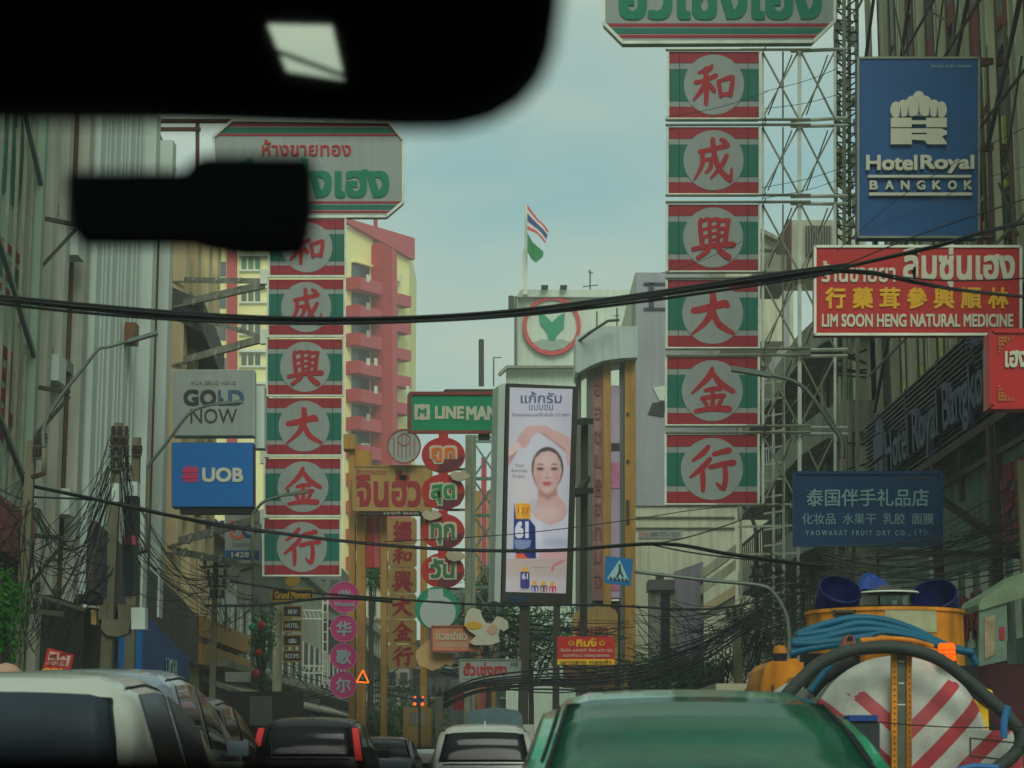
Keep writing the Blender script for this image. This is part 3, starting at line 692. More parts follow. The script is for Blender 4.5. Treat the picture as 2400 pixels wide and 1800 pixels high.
for i in range(26):
    ya = random.uniform(32, 50); za = random.uniform(10, 27); g.bar((9.05, ya, za), (9.08, ya + random.choice((-1, 1)) * random.uniform(.8, 2.2), za + random.uniform(1, 2.4)), .035)
part(t, 'scaffold_bits', g, M['steel_dk'], kind='stuff')
for z in (12.2, 14.1, 18.6, 23.5, 26.4):
    part(t, 'cross_rail', G().bb((9.54, 29.5, z), (9.62, 51.3, z + .09)), M['steel'])
for (ya, za, yb, zb) in ((51, 13.0, 41, 21.5), (51, 9.6, 43.5, 14.6), (46, 19, 36, 28), (41, 14.8, 32, 20.6), (51, 18.5, 43, 25), (38, 12.6, 32, 16.5)):
    part(t, 'brace', G().bar((9.12, ya, za), (9.12, yb, zb), .075), M['steel_dk'])
# behind the bars: mirrored shop sign painted as board, bands and letters; then panes
Hw = Pl((10.19, 53.7, 0), (0, -1, 0))
def hs(x0, y0, x1, y1): 
    ya, yb = 10.19 * 4888 / (x0 - 1200), 10.19 * 4888 / (x1 - 1200)
    return ya, yb
g = G(); Hw.sheetl(g, [(10, 15.5), (25.5, 15.5), (25.5, 22.2), (10, 22.2)], .01, .12); part(t, 'painted_sign_reflection', g, pm('grey_reflection_paint', (104, 110, 98), var=.2))
g = G(); wtext(g, Hw, 'เฮงเฮงซวฮ', 3.2, 20.3, 25, 22.9, .13, .03, .03)
for z, h in ((19.55, .28),): Hw.sheetl(g, [(3, z), (25, z), (25, z + h), (3, z + h)], .13, .15)
part(t, 'green_lettering', g, M['sign_green'])  # letters and bands are part of the painted reflection
g = G()
for z, h in ((19.95, .12), (19.3, .12), (17.6, .5)): Hw.sheetl(g, [(3, z), (25, z), (25, z + h), (3, z + h)], .13, .15)
wtext(g, Hw, '和成興', 10, 15.7, 24, 17.2, .13, .03, .03); part(t, 'red_lettering', g, M['sign_red'])
g = G(); Hw.sheetl(g, [(10, 18.4), (25, 18.4), (25, 18.9), (10, 18.9)], .13, .15); part(t, 'white_strip', g, M['white_frame']); g = G(); Hw.sheetl(g, [(1, 10.6), (4.2, 10.6), (4.2, 11.6), (1, 11.6)], .02, .1); part(t, 'white_strip', g, M['white_frame'])
for i in range(7):
    a = 1.2 + i * 2.1
    for z0, z1 in ((9.6, 10.9), (11.1, 12.4), (12.6, 14.1)):
        g = G(); Hw.sheetl(g, [(a, z0), (a + 1.3, z0), (a + 1.3, z1), (a, z1)], .01, .08)
        part(t, 'yellow_pane', g, pm('yellow_glass', (196, 196, 90), var=.3, scale=2, k=1.9) if (i + int(z0)) % 4 else pm('green_pane', (58, 92, 62), var=.3, scale=2))
g = G(); Hw.sheetl(g, [(10.2, 9.4), (10.9, 9.4), (10.9, 14.2), (10.2, 14.2)], .1, .3); part(t, 'red_strip', g, M['sign_red2'])

t = T('hotel_louvre_band', 'charcoal louvred band with raised Hotel Royal Bangkok letters', 'sign', (9, 46, 7))
part(t, 'frame', G().bb((9.1, 29, 7.1), (9.2, 51.6, 9.3)), M['black'])
for i in range(20): 
    z = 7.14 + i * .112
    part(t, 'louvre', G().prism([(9.09, 51.6, z), (8.94, 51.6, z - .03), (8.94, 51.6, z + .01), (9.09, 51.6, z + .045)], (0, -22.6, 0)), M['louvre'])
Lw = Pl((8.9, 51.6, 0), (0, -1, 0))
ml = pm('blue_grey_letter', (62, 72, 90), k=1.5)
g = G(); wtext(g, Lw, 'Hotel Royal Bangkok', 3.9, 7.32, 14.6, 8.55, .04, .10, .012); part(t, 'lettering', g, ml)
g = G(); Lw.sheetl(g, [(2.3, 8.1), (3.5, 8.1), (3.5, 8.65), (2.3, 8.65)], .04, .14); Lw.sheetl(g, [(2.3, 7.35), (2.8, 7.35), (2.8, 8.0), (2.3, 8.0)], .04, .14); Lw.sheetl(g, [(3.0, 7.35), (3.5, 7.35), (3.5, 8.0), (3.0, 8.0)], .04, .14)
Lw.sheetl(g, [(2.6, 8.68), (3.2, 8.68), (3.1, 8.95), (2.9, 9.05), (2.7, 8.95)], .04, .14); part(t, 'crown_emblem', g, ml)
g = G(); wtext(g, Lw, 'โรงแรม รอยัล', 12.6, 8.75, 15.5, 9.05, .04, .08); part(t, 'small_lettering', g, ml)
for i, y in enumerate((39, 42.5, 46, 49.5)): part(t, 'louvre_post', G().bb((8.93, y, 7.1), (8.97, y + .1, 9.3)), M['black'])
t = T('hotel_canopy', 'dark steel canopy frame under the louvred hotel band', 'canopy', (9, 42, 6))
g = G()
for y in (33, 36, 39, 42, 45, 48): g.bar((8.6, y, 5.9), (8.6, y, 7.0), .1); 
g.bar((8.6, 32, 7.0), (8.6, 49, 7.0), .14); g.bar((8.6, 32, 6.4), (8.6, 49, 6.4), .1); g.bar((8.6, 32, 4.2), (8.6, 49, 5.9), .12); g.bar((8.6, 34, 4.3), (8.6, 44, 7.0), .12)
for y in (36.4, 41.4): g.bar((8.6, y, 0), (8.6, y, 7), .18)
part(t, 'frame', g, pm('brown_steel', (50, 36, 34), var=.3))
part(t, 'back_wall', G().bb((9.6, 28, .15), (10.19, 53.7, 7.05)), pm('grey_green_shop', (98, 118, 106), var=.55, scale=.9, streak=.35, k=1.9))
g = G(); Hc = Pl((9.59, 53.7, 0), (0, -1, 0))
for i in range(16): Hc.sheetl(g, [(2 + i * 1.4, 3.3), (2.6 + i * 1.4, 3.3), (2.6 + i * 1.4, 4.9), (2 + i * 1.4, 4.9)], .01, .05)
part(t, 'white_strips', g, M['tube'], kind='stuff')
g = G(); wtext(g, Hc, 'ยาวราช', 14, 5.2, 22, 6.6, .01, .04, .03); wtext(g, Hc, '泰国手信 药材', 4, 3.5, 12, 4.4, .06, .03, .03); part(t, 'red_lettering', g, M['sign_red'])
g = G(); g.box((9.1, 44.6, 5.6), (.06, .12, 2.2)); part(t, 'light_tube', g, pm('pale_green_tube', (150, 200, 168), k=2))

t = T('shop_canopy', 'pale green rounded fabric canopy with a hanging picture banner at the right edge', 'canopy', P(2320, 1560, 30))
Bc = plane_at(2280, 2420, 30)
g = G(); Bc.sheet(g, [(2290, 1418), (2300, 1402), (2345, 1375), (2400, 1340), (2420, 1340), (2420, 1395), (2360, 1412), (2292, 1432)], -1.2, .1); part(t, 'canopy', g, pm('pale_green_fabric', (92, 108, 82), var=.3, scale=3))
g = G(); Bc.sheet(g, [(2294, 1432), (2358, 1414), (2358, 1548), (2292, 1562)], -.05, .05); part(t, 'banner', g, pm('green_grey_banner', (86, 104, 88), var=.3, scale=4))
g = G(); Bc.sheet(g, [(2305, 1450), (2330, 1442), (2328, 1535), (2306, 1545)], .055, .07); part(t, 'banner_print', g, pm('tan_print', (128, 112, 84), var=.4, scale=7))
g = G(); Bc.rect(g, 2340, 1470, 2352, 1500, .055, .07); part(t, 'banner_print', g, M['sign_red'])
t = T('maroon_kiosk', 'dark maroon kiosk below the hanging banner at the right edge', 'kiosk', P(2350, 1755, 31))
Bk = plane_at(2280, 2500, 31)
g = G(); Bk.rect(g, 2290, 1556, 2480, 1700, -1, 0); part(t, 'body', g, pm('maroon_panel', (58, 22, 26), var=.3))
g = G(); Bk.rect(g, 2288, 1700, 2480, 1750, -1, .1); part(t, 'counter', g, M['black'])

# ---------------------------------------------- end of the street
def endblock(label, x0, x1, ytop, Y, paint, n, fl):
    t = T('far_shophouse', label, 'building', P((x0 + x1) / 2, 1755, Y), 'far shophouses at the street end')
    pl = plane_at(x0, x1, Y)
    g = G(); pl.rect(g, x0, ytop, x1, 1756, -8, 0); part(t, 'wall', g, paint)
    w = (x1 - x0) / n; hh = (1740 - ytop) / (fl + .4)
    for f in range(fl):
        for i in range(n):
            g = G(); pl.rect(g, x0 + w * (i + .18), ytop + hh * (f + .3), x0 + w * (i + .82), ytop + hh * (f + .85), .01, .1); part(t, 'window', g, M['glass'] if random.random() < .6 else M['dark'])
        g = G(); pl.rect(g, x0, ytop + hh * (f + .9), x1, ytop + hh * (f + .96), .01, .7); part(t, 'ledge', g, M['concrete'])
endblock('far grey shophouse behind the pink round signs', 640, 800, 1330, 118, M['fin_grey'], 5, 4)
endblock('far concrete shophouse below the gold signs', 800, 960, 1560, 150, M['concrete'], 6, 3)
endblock('far brown shophouse below the large screen', 960, 1200, 1500, 155, M['brown'], 8, 3)
endblock('far dark shophouse left of the gold arched sign', 1200, 1345, 1480, 135, M['dark'], 5, 4)
endblock('far cream shophouse between lattice mast and gold sign', 1000, 1180, 1380, 165, M['fin_grey'], 6, 5)
endblock('far white house with shutters right of the gold post', 830, 915, 1290, 160, M['white_wall'], 3, 5)
# ---------------------------------------------- the two tall shop columns
def column(tname, label, Y, xs, tops, bots, head_pts, stripes, word_green, word_red, tubes_to, label2=None):
    x0a, x1a, ya, x0b, x1b, yb = xs
    t = T(tname, label, 'shop sign', P((x0a + x1a) / 2, bots[-1], Y), 'tall red, green and white shop columns')
    for k in range(6):
        y0, y1 = tops[k], bots[k]; ym = (y0 + y1) / 2; f = (ym - ya) / (yb - ya)
        x0 = x0a + (x0b - x0a) * f; x1 = x1a + (x1b - x1a) * f; w = x1 - x0; h = y1 - y0; cx = (x0 + x1) / 2
        pl = plane_at(x0, x1, Y, py=ym)
        g = G(); pl.rect(g, x0, y0, x1, y1, -.28, 0); pn = part(t, 'panel', g, M['sign_white'], label='panel with the red character ' + '和成興大金行'[k])
        for ra, rb in ((0.005, .172), (.828, .995)):
            g = G(); pl.rect(g, x0 + 1, y0 + h * ra, x1 - 1, y0 + h * rb, .001, .014); part(pn, 'red_band', g, M['sign_red'])
        for xa_, xb_ in ((x0 + 1, x0 + w * .22), (x1 - w * .22, x1 - 1)):
            g = G(); pl.rect(g, xa_, y0 + h * .262, xb_, y0 + h * .745, .001, .013); part(pn, 'green_band', g, M['sign_green'])
        g = G()
        for q in (.12, .88): pl.rect(g, x0 + w * q - .7, y0 + 1, x0 + w * q + .7, y1 - 1, .0135, .0165)
        for q in (.04, .5, .96):
            for r in (.035, .965): pl.ell(g, x0 + w * q, y0 + h * r, 1.6, 1.6, .0145, .02, 8)
        part(pn, 'seams_and_bolts', g, M['brown'], kind='stuff')
        g = G(); pl.ell(g, cx, ym, h * .452, h * .452, .001, .022); part(pn, 'disc', g, M['sign_white'])
        g = G(); brush(g, pl, CH[k], cx - h * .33, ym - h * .34, cx + h * .33, ym + h * .34, .024, 1.12); part(pn, 'character', g, pm('sign_character_red', (156, 38, 44), var=.12, k=1.15))
        g = G()
        for yy in (y0 - 4, y1 + 3): g.tube([pl.px(x0 - 3, yy, .05), pl.px(x1 + 3, yy, .05)], .028)
        g.bar(pl.px(x0 - 2, y0 - 4, .03), pl.px(x0 - 2, y1 + 3, .03), .05); g.bar(pl.px(x1 + 2, y0 - 4, .03), pl.px(x1 + 2, y1 + 3, .03), .05)
        part(pn, 'tube_frame', g, M['tube'])
    hx = [p[0] for p in head_pts]; hp = plane_at(min(hx), max(hx), Y, py=(stripes[0][0] if stripes else 100))
    g = G(); hp.sheet(g, head_pts, -.3, 0); hd = part(t, 'header_board', g, M['sign_white'])
    for (y0, y1, x0, x1, xa_, xb_, m_) in stripes:
        g = G(); hp.sheet(g, [(x0, y0), (x1, y0), (xb_, y1), (xa_, y1)], .001, .012); part(hd, 'red_stripe' if m_ == 'sign_red' else 'green_stripe', g, M[m_])
    g = G()
    for i in range(len(head_pts)):
        a, b = head_pts[i], head_pts[(i + 1) % len(head_pts)]; g.bar(hp.px(*a, .03), hp.px(*b, .03), .07)
    part(hd, 'edge_frame', g, M['tube'])
    g = G(); text(g, hp, *word_green, .001, .03, .038); part(hd, 'lettering', g, pm('header_green', (8, 104, 78)))
    if word_red: g = G(); text(g, hp, *word_red, .001, .03, .012); part(hd, 'lettering', g, M['sign_red2'])
    return t, hp
YL, YR = 55.0, 46.0
tl, hpl = column('shop_column_sign', 'tall six-panel red, green and white sign column on the left under the dash camera', YL, (634, 809, 515, 618, 795, 1350),
    [515, 655, 795, 933, 1075, 1217], [645, 785, 925, 1065, 1207, 1347],
    [(545, 283), (912, 288), (945, 328), (945, 474), (905, 508), (545, 508), (508, 474), (500, 322)],
    [(290, 296, 536, 914, 530, 919, 'sign_red'), (299, 312, 528, 921, 517, 931, 'sign_green'), (314, 319, 516, 934, 512, 938, 'sign_red'),
     (472, 477, 510, 943, 514, 939, 'sign_red'), (480, 491, 517, 935, 528, 924, 'sign_green'), (494, 499, 532, 920, 538, 915, 'sign_red')],
    ('ฮั่วเซ่งเฮง', 545, 372, 912, 464), ('ห้างขายทอง', 614, 328, 823, 366), None)
tr, hpr = column('shop_column_sign', 'tall six-panel red, green and white sign column on the right against open sky', YR, (1568, 1779, 120, 1561, 1775, 1180),
    [121, 298, 479, 656, 837, 1019], [277, 454, 635, 814, 995, 1180],
    [(1468, -130), (1905, -130), (1956, -80), (1956, 50), (1905, 99), (1460, 101), (1415, 56), (1415, -80)],
    [(55, 63, 1423, 1951, 1431, 1943, 'sign_red'), (66, 79, 1434, 1940, 1447, 1926, 'sign_green'), (82, 89, 1450, 1922, 1456, 1915, 'sign_red'),
     (-118, -110, 1450, 1922, 1444, 1928, 'sign_red')],
    ('ฮั่วเซ่งเฮง', 1450, -75, 1926, 47), None, None)
# arms that carry the left column
g = G()
for (x0, y0, x1, y1, w, Ya) in ((405, 655, 618, 659, .14, 57), (405, 716, 618, 668, .2, 57), (405, 726, 616, 790, .12, 57), (405, 852, 616, 794, .2, 57), (395, 1275, 607, 1216, .2, 57), (395, 1286, 560, 1320, .16, 57), (405, 1012, 612, 935, .16, 57)):
    a = P(x0, y0, Ya); b = P(x1, y1, YL + .1); g = G(); g.bar(a, b, w * .6, w); g.bar(a + V((0, -.25, -.12)), b + V((0, 0, -.05)), w * .35)
    for q in (.25, .5, .75): g.bar(a.lerp(b, q) + V((0, .1, w * .6)), a.lerp(b, q) + V((0, -.35, -w * .9)), .07)
    part(tl, 'support_arm', g, pm('weathered_arm_steel', (128, 130, 116), streak=.3, var=.3))
g = G()
for y in (650, 790, 930, 1070, 1212): part(tl, 'arm_joint', G().box(P(620, y, YL + .1), (.22, .22, .4)), M['tube'])
g = G()
for (x0, x1, y) in ((245, 540, 284), (245, 470, 303)): g.bar(P(x0, y, YL), P(x1, y, YL), .1)
for (x0, y0, x1, y1) in ((338, 285, 336, 560), (352, 300, 350, 560), (366, 303, 366, 560), (463, 285, 462, 560), (366, 303, 410, 400), (370, 303, 352, 288)): g.bar(P(x0, y0, YL + .05), P(x1, y1, YL + .05), .1)
part(tl, 'top_lattice', g, M['rust'])

# lattice that carries the right column
t = T('sign_lattice', 'pale tube lattice with crossed braces joining the right sign column to the buildings', 'lattice', P(1870, 1180, YR))
lv = [(121, 277), (298, 454), (479, 635), (656, 814), (837, 995), (1019, 1180)]
for (y0, y1) in lv:
    g = G()
    for x in (1788, 1874, 1957): g.bar(P(x, y0, YR + .1), P(x, y1, YR + .1), .055 if x != 1874 else .08)
    part(t, 'upright', g, M['tube'])
    for (xa_, xb_) in ((1788, 1870), (1878, 1955)):
        part(t, 'brace', G().bar(P(xa_, y0 + 2, YR + .06), P(xb_, y1 - 2, YR + .06), .04), M['steel'])
        part(t, 'brace', G().bar(P(xb_, y0 + 2, YR + .14), P(xa_, y1 - 2, YR + .14), .04), M['steel'])
for y in (117, 281, 293, 458, 474, 639, 652, 818, 833, 999, 1014, 1184):
    part(t, 'rail', G().tube([P(1560, y, YR - .05), P(1900, y - 1, YR - .05)], .035), M['steel'])
    part(t, 'rail', G().tube([P(1855, y + 3, YR), P(1985, y - 8 + (y % 5) * 3, YR + 1)], .045), M['tube'])
    part(t, 'hook', G().bar(P(1795, y - 9, YR - .1), P(1786, y + 10, YR - .1), .025), M['steel_dk'])
for (y0, y1) in lv:
    for (xa_, xb_) in ((1792, 1866), (1882, 1950)):
        part(t, 'rear_brace', G().bar(P(xa_, y0 + 8, YR + 1.5), P(xb_, y1 - 8, YR + 1.5), .03), M['steel_dk'])
        part(t, 'rear_brace', G().bar(P(xb_ - 10, y0 + 8, YR + 1.6), P(xa_ + 8, y1 - 8, YR + 1.6), .03), M['steel_dk'])
    part(t, 'rear_upright', G().bar(P(1835, y0, YR + 1.55), P(1835, y1, YR + 1.55), .035), M['steel'])
# clutter tower at the lattice end
t = T('lattice_tower', 'narrow cluttered steel lattice tower between the sign lattice and the hotel', 'lattice tower', P(1985, 1120, 52))
g = G()
for x, yy in ((1958, 51.5), (1978, 51), (1990, 53), (2008, 52.5)): g.bar(P(x, -60, yy), P(x + 3, 1750, yy), .09)
part(t, 'legs', g, M['steel'])
g = G(); y = -50
while y < 560:
    g.bar(P(1956, y, 51), P(2010, y + random.uniform(-12, 12), 52), .035)
    g.bar(P(1958, y, 51), P(1992, y + 26, 52.5), .04); g.bar(P(2008, y, 51), P(1976, y + 24, 52), .03); y += 24
for i in range(12):
    y = random.uniform(580, 1150); g.bar(P(1956, y, 51), P(2030, y + random.uniform(-40, 40), 54), .05)
part(t, 'braces', g, M['steel_dk'], kind='stuff')
g = G()
for i in range(40):
    x = random.uniform(1958, 2006); y = random.uniform(-40, 520); g.bar(P(x, y, 51.8), P(x + random.uniform(-5, 5), y + random.uniform(15, 60), 52), random.uniform(.05, .14))
part(t, 'cable_bunches', g, M['tube'], kind='stuff')
t = T('ladder_scaffold', 'pale scaffold frame with short rungs below the right sign lattice', 'scaffold', P(1800, 1700, 50))
g = G()
for x in (1735, 1812, 1836, 1870): g.bar(P(x, 830 if x != 1870 else 1180, 50), P(x + 2, 1640, 50), .06)
for i in range(18): g.bar(P(1790, 900 + i * 38, 50), P(1838, 893 + i * 38, 50), .045)
for y in (1235, 1300, 1370): g.bar(P(1730, y, 50.2), P(1875, y - 4, 50.2), .05)
part(t, 'frame', g, M['tube'])

# ---------------------------------------------- box signs
def board(name, label, x0, y0, x1, y1, Y, m, dY=0, dep=.25, cat='sign', group=None, frame=None, fw=.06, side=None):
    ym = (y0 + y1) / 2; pl = plane_at(x0, x1, Y, dY, py=ym)
    t = T(name, label, cat, P((x0 + x1) / 2, y1, Y), group)
    g = G(); pl.rect(g, x0, y0, x1, y1, -dep, 0); part(t, 'panel', g, m)
    if side: g = G(); pl.rect(g, x0 - 1, y0 - 1, x1 + 1, y1 + 1, -dep - .02, -.02); part(t, 'case', g, side)
    if frame:
        g = G(); c = [(x0, y0), (x1, y0), (x1, y1), (x0, y1)]
        for i in range(4): g.bar(pl.px(*c[i], .01), pl.px(*c[(i + 1) % 4], .01), fw)
        part(t, 'frame', g, frame)
    return t, pl
def words(t, pl, m, lst, nm='lettering', d=.001, th=.02):
    for w in lst:
        g = G(); s, x0, y0, x1, y1 = w[:5]; text(g, pl, s, x0, y0, x1, y1, d, th, w[5] if len(w) > 5 else 0)
        o = part(t, nm, g, m)
    return o
# hotel sign
t, pl = board('hotel_sign', 'royal blue Hotel Royal Bangkok sign with a white crown emblem', 2011, 136, 2294, 556, 38, M['blue_h'], dep=.35, frame=M['steel'], fw=.04)
words(t, pl, M['letter'], [('Hotel', 2028, 366, 2148, 402, .03), ('Royal', 2155, 366, 2281, 409, .03)] + [(c, 2036 + i * 36.8, 426, 2036 + i * 36.8 + 20, 447, .03) for i, c in enumerate('BANGKOK')], d=.03, th=.06)
words(t, pl, M['letter_b'], [('โรงแรม รอยัล บางกอก', 2180, 150, 2275, 159)], 'small_lettering')
g = G(); pl.rect(g, 2033, 413, 2274, 419, .03, .09); pl.rect(g, 2035, 454, 2276, 461, .03, .09); part(t, 'white_bars', g, M['letter'])
g = G(); cx = 2151
for i, (dx, dy, rx, ry) in enumerate(((-53, 0, 13, 19), (53, 0, 13, 19), (-36, -3, 14, 20), (36, -3, 14, 20), (-15, -8, 17, 24), (15, -8, 17, 24), (0, -31, 12, 12))):
    pl.ell(g, cx + dx, 260 + dy, rx, ry, .03, .09 + i * .003, 24)
pl.sheet(g, [(cx - 66, 256), (cx + 66, 256), (cx + 50, 274), (cx - 50, 274)], .03, .085)
part(t, 'crown', g, M['letter'])
g = G(); pl.rect(g, 2086, 279, 2135, 301, .03, .09); pl.rect(g, 2169, 279, 2217, 301, .03, .09); pl.rect(g, 2135, 285, 2169, 294, .03, .088)
pl.rect(g, 2086, 304, 2135, 341, .03, .09); pl.sheet(g, [(2135, 304), (2205, 304), (2217, 310), (2217, 318), (2205, 323), (2212, 330), (2218, 341), (2172, 341), (2166, 332), (2135, 330), (2135, 318), (2170, 318), (2170, 314), (2135, 314)], .03, .088)
part(t, 'monogram', g, M['letter'])
g = G()
for dx, w in ((-43, 2), (-25, 2), (0, 1.5), (25, 2), (43, 2)): pl.sheet(g, [(cx + dx - w, 276), (cx + dx, 252 if dx else 243), (cx + dx + w, 276)], .1, .115)
part(t, 'crown_slots', g, M['blue_h'])
g = G()
for y in (142, 343, 548): g.bar(pl.px(2294, y, -.1), P(2420, y + 4, 38.4), .14)
g.bar(P(2318, 60, 38.2), P(2326, 620, 38.2), .1); g.bar(P(2326, 440, 38.3), P(2420, 200, 38.3), .1); g.bar(P(2300, 275, 38.2), P(2372, 140, 38.2), .08)
part(t, 'brackets', g, M['rust'])
# red medicine sign
t, pl = board('medicine_shop_sign', 'bright red LIM SOON HENG natural medicine sign with white and yellow lettering', 1910, 578, 2392, 784, 35, M['sign_red2'], dep=.3, frame=M['tube'], fw=.045)
words(t, pl, M['letter'], [('ร้านขายยา', 1925, 612, 2098, 662, .02), ('ลิ้มซุ่นเฮง', 2116, 572, 2378, 680, .03), ('LIM SOON HENG NATURAL MEDICINE', 1926, 736, 2374, 767, .03)])
words(t, pl, M['letter_y'], [(c, 1934 + i * 63.5, 674, 1934 + i * 63.5 + 48, 724, .03) for i, c in enumerate('行藥茸參興順林')], 'yellow_lettering')
t, pl = board('corner_shop_sign', 'glossy red sign cut by the right edge with white Thai letters and gold corner fretwork', 2322, 776, 2470, 954, 31, pm('glossy_red_panel', (156, 26, 26), rough=.3, var=.06), dep=.5, frame=M['sign_red2'], fw=.07)
words(t, pl, M['letter'], [('เฮงฮวด', 2354, 822, 2470, 862, .03)], d=.02)
g = G()
for k in range(5):
    for (sx, sy, x, y) in ((1, 1, 2338, 790), (1, -1, 2338, 940)):
        pl.rect(g, x + k * 8, y, x + k * 8 + 5, y + sy * (22 - k * 4), .011, .02)
        pl.rect(g, x, y + sy * k * 8, x + (22 - k * 4) * sx, y + sy * (k * 8 + 5), .021, .028)
part(t, 'gold_fretwork', g, pm('gold_fret', (150, 84, 40)))
# blue gift shop sign
t, pl = board('gift_shop_sign', 'dark blue YAOWARAT FRUIT DRY CO., LTD. sign with pale Chinese lettering', 1862, 1108, 2206, 1278, 40, M['navy'], dep=.3, frame=M['navy'])
words(t, pl, M['letter_b'], [('泰国伴手礼品店', 1890, 1146, 2176, 1187, .012), ('化妆品', 1880, 1203, 1958, 1229), ('水果干', 1975, 1203, 2053, 1229), ('乳胶', 2069, 1203, 2121, 1229), ('面膜', 2137, 1203, 2188, 1229),
    ('Y A O W A R A T   F R U I T   D R Y   C O . ,   L T D .', 1888, 1243, 2180, 1257, .012)])
words(t, pl, M['fin_grey'], [('MOBILE COSMETICS SPECIAL GIFTS', 2113, 1119, 2194, 1124)], 'small_lettering')
# left box signs
t, pl = board('gold_shop_sign', 'pale grey GOLD NOW box sign above the blue bank sign', 404, 867, 594, 1020, 51, M['sign_white'], dep=.5, side=M['fin_light'])
g = G(); pl.rect(g, 585, 890, 610, 1038, -1.4, -.9); part(t, 'rear_case', g, M['fin_light'])
words(t, pl, M['ink'], [('G', 430, 913, 466, 951, .035), ('O', 469, 913, 507, 951, .035), ('NOW', 447, 958, 556, 992)])
words(t, pl, pm('blue_grey_ink', (52, 78, 100)), [('L', 511, 914, 531, 950, .035), ('D', 535, 914, 572, 950, .035)])
words(t, pl, M['steel'], [('HUA SENG HENG', 448, 893, 553, 902)], 'small_lettering')
t, pl = board('bank_sign', 'bright blue UOB box sign with a red emblem below the gold shop sign', 403, 1038, 592, 1187, 51, M['blue_u'], dep=.55, side=pm('deep_blue_case', (12, 52, 92)))
words(t, pl, M['letter'], [('UOB', 474, 1096, 570, 1130, .035)])
g = G()
for i in range(5): pl.rect(g, 431 + i * 7, 1092 + abs(i - 2) * 1, 435.5 + i * 7, 1131 - abs(i - 2) * 1, .001, .02)
pl.rect(g, 427, 1102, 465, 1107, .021, .03); pl.rect(g, 427, 1116, 465, 1121, .021, .03); part(t, 'red_emblem', g, pm('emblem_crimson', (176, 34, 64)))
g = G(); pl.rect(g, 420, 1190, 590, 1202, -.5, -.1); part(t, 'under_bar', g, M['black'])
t, pl = board('round_logo_sign', 'white sign with orange and blue rings and the number 1428', 527, 1196, 612, 1320, 58, M['sign_white'], dep=.2)
words(t, pl, M['letter'], [('1428', 543, 1294, 584, 1307, .02)], d=.03)
g = G(); pl.rect(g, 528, 1290, 607, 1311, .001, .02); part(t, 'blue_strip', g, M['blue_h'])
g = G(); pl.ring(g, 556, 1247, 17, 17, 6, .001, .02); pl.sheet(g, [(540, 1216), (548, 1224), (538, 1230)], .001, .02); part(t, 'orange_ring', g, pm('orange_ring', (190, 84, 44)))
g = G(); pl.ring(g, 584, 1243, 17, 17, 7, .022, .034); pl.rect(g, 516, 1220, 526, 1232, -.001, .02); part(t, 'blue_ring', g, M['blue_h'])
words(t, pl, M['steel'], [('Customer care', 545, 1270, 590, 1280)], 'small_lettering')
t, pl = board('green_delivery_sign', 'green LINE MAN sign with a red border beside the large screen', 960, 922, 1180, 1013, 62, M['line_green'], dY=.9, dep=.3, frame=pm('red_brown_frame', (120, 52, 46)), fw=.1)
words(t, pl, M['letter'], [('LINE', 1019, 952, 1087, 982, .045), ('MAN', 1092, 952, 1166, 985, .045)])
g = G(); pl.ell(g, 989, 966, 19, 19.5, .001, .02, 12); pl.rect(g, 971, 948, 1007, 984, .001, .019); part(t, 'white_tile', g, M['letter'])
words(t, pl, M['line_green'], [('M', 979, 957, 999, 975, .03)], 'tile_letter', d=.022)
g = G(); pl.rect(g, 1125, 1013, 1150, 1030, -.2, -.1); pl.rect(g, 1060, 902, 1180, 908, -1, -.8); pl.rect(g, 1062, 904, 1066, 926, -1, -.8); part(t, 'hangers', g, M['steel_dk'])
# lantern signs
words_l = [('ถูก', 1066, (196, 96, 24)), ('สุด', 1152, (30, 120, 60)), ('ทุก', 1245, (62, 102, 62)), ('วัน', 1337, (50, 96, 62))]
ordn = ['topmost', 'second', 'third', 'lowest']; lw = ['toothed orange', 'green', 'dull green', 'grey green']
for i, (w, cy, c) in enumerate(words_l):
    pl = plane_at(985, 1090, 60.0 - .0, py=cy)
    t = T('lantern_sign', '%s red lantern shaped sign in the hanging row, with %s Thai letters %s' % (ordn[i], lw[i], w), 'sign', P(1038, cy + 42, 60), 'red lantern signs in a row')
    cx = 1039 - i * .5
    g = G(); pl.ell(g, cx, cy, 51, 41, -.2, 0); part(t, 'body', g, pm('lantern_red', (158, 36, 34), var=.1))
    g = G(); pl.sheet(g, [(cx - 8, cy + 20), (cx + 48, cy + 2), (cx + 44, cy + 18), (cx + 26, cy + 33), (cx + 2, cy + 40), (cx - 14, cy + 39)], .001, .012); part(t, 'dark_base', g, pm('lantern_maroon', (86, 36, 46)))
    g = G(); pl.rect(g, cx - 11, cy - 50, cx + 11, cy - 39, -.15, -.02); part(t, 'cap', g, pm('lantern_red', (158, 36, 34)))
    g = G()
    text(g, pl, w, cx - 33, cy - 22 - (10 if i == 3 else 0), cx + 33, cy + 22 + (12 if i in (1, 2) else 0), .014, .012, .085); part(t, 'letter_outline', g, M['letter'])
    words(t, pl, pm('lantern_letter_%d' % i, c), [(w, cx - 28, cy - 17 - (10 if i == 3 else 0), cx + 28, cy + 17 + (12 if i in (1, 2) else 0), .03)], d=.038)
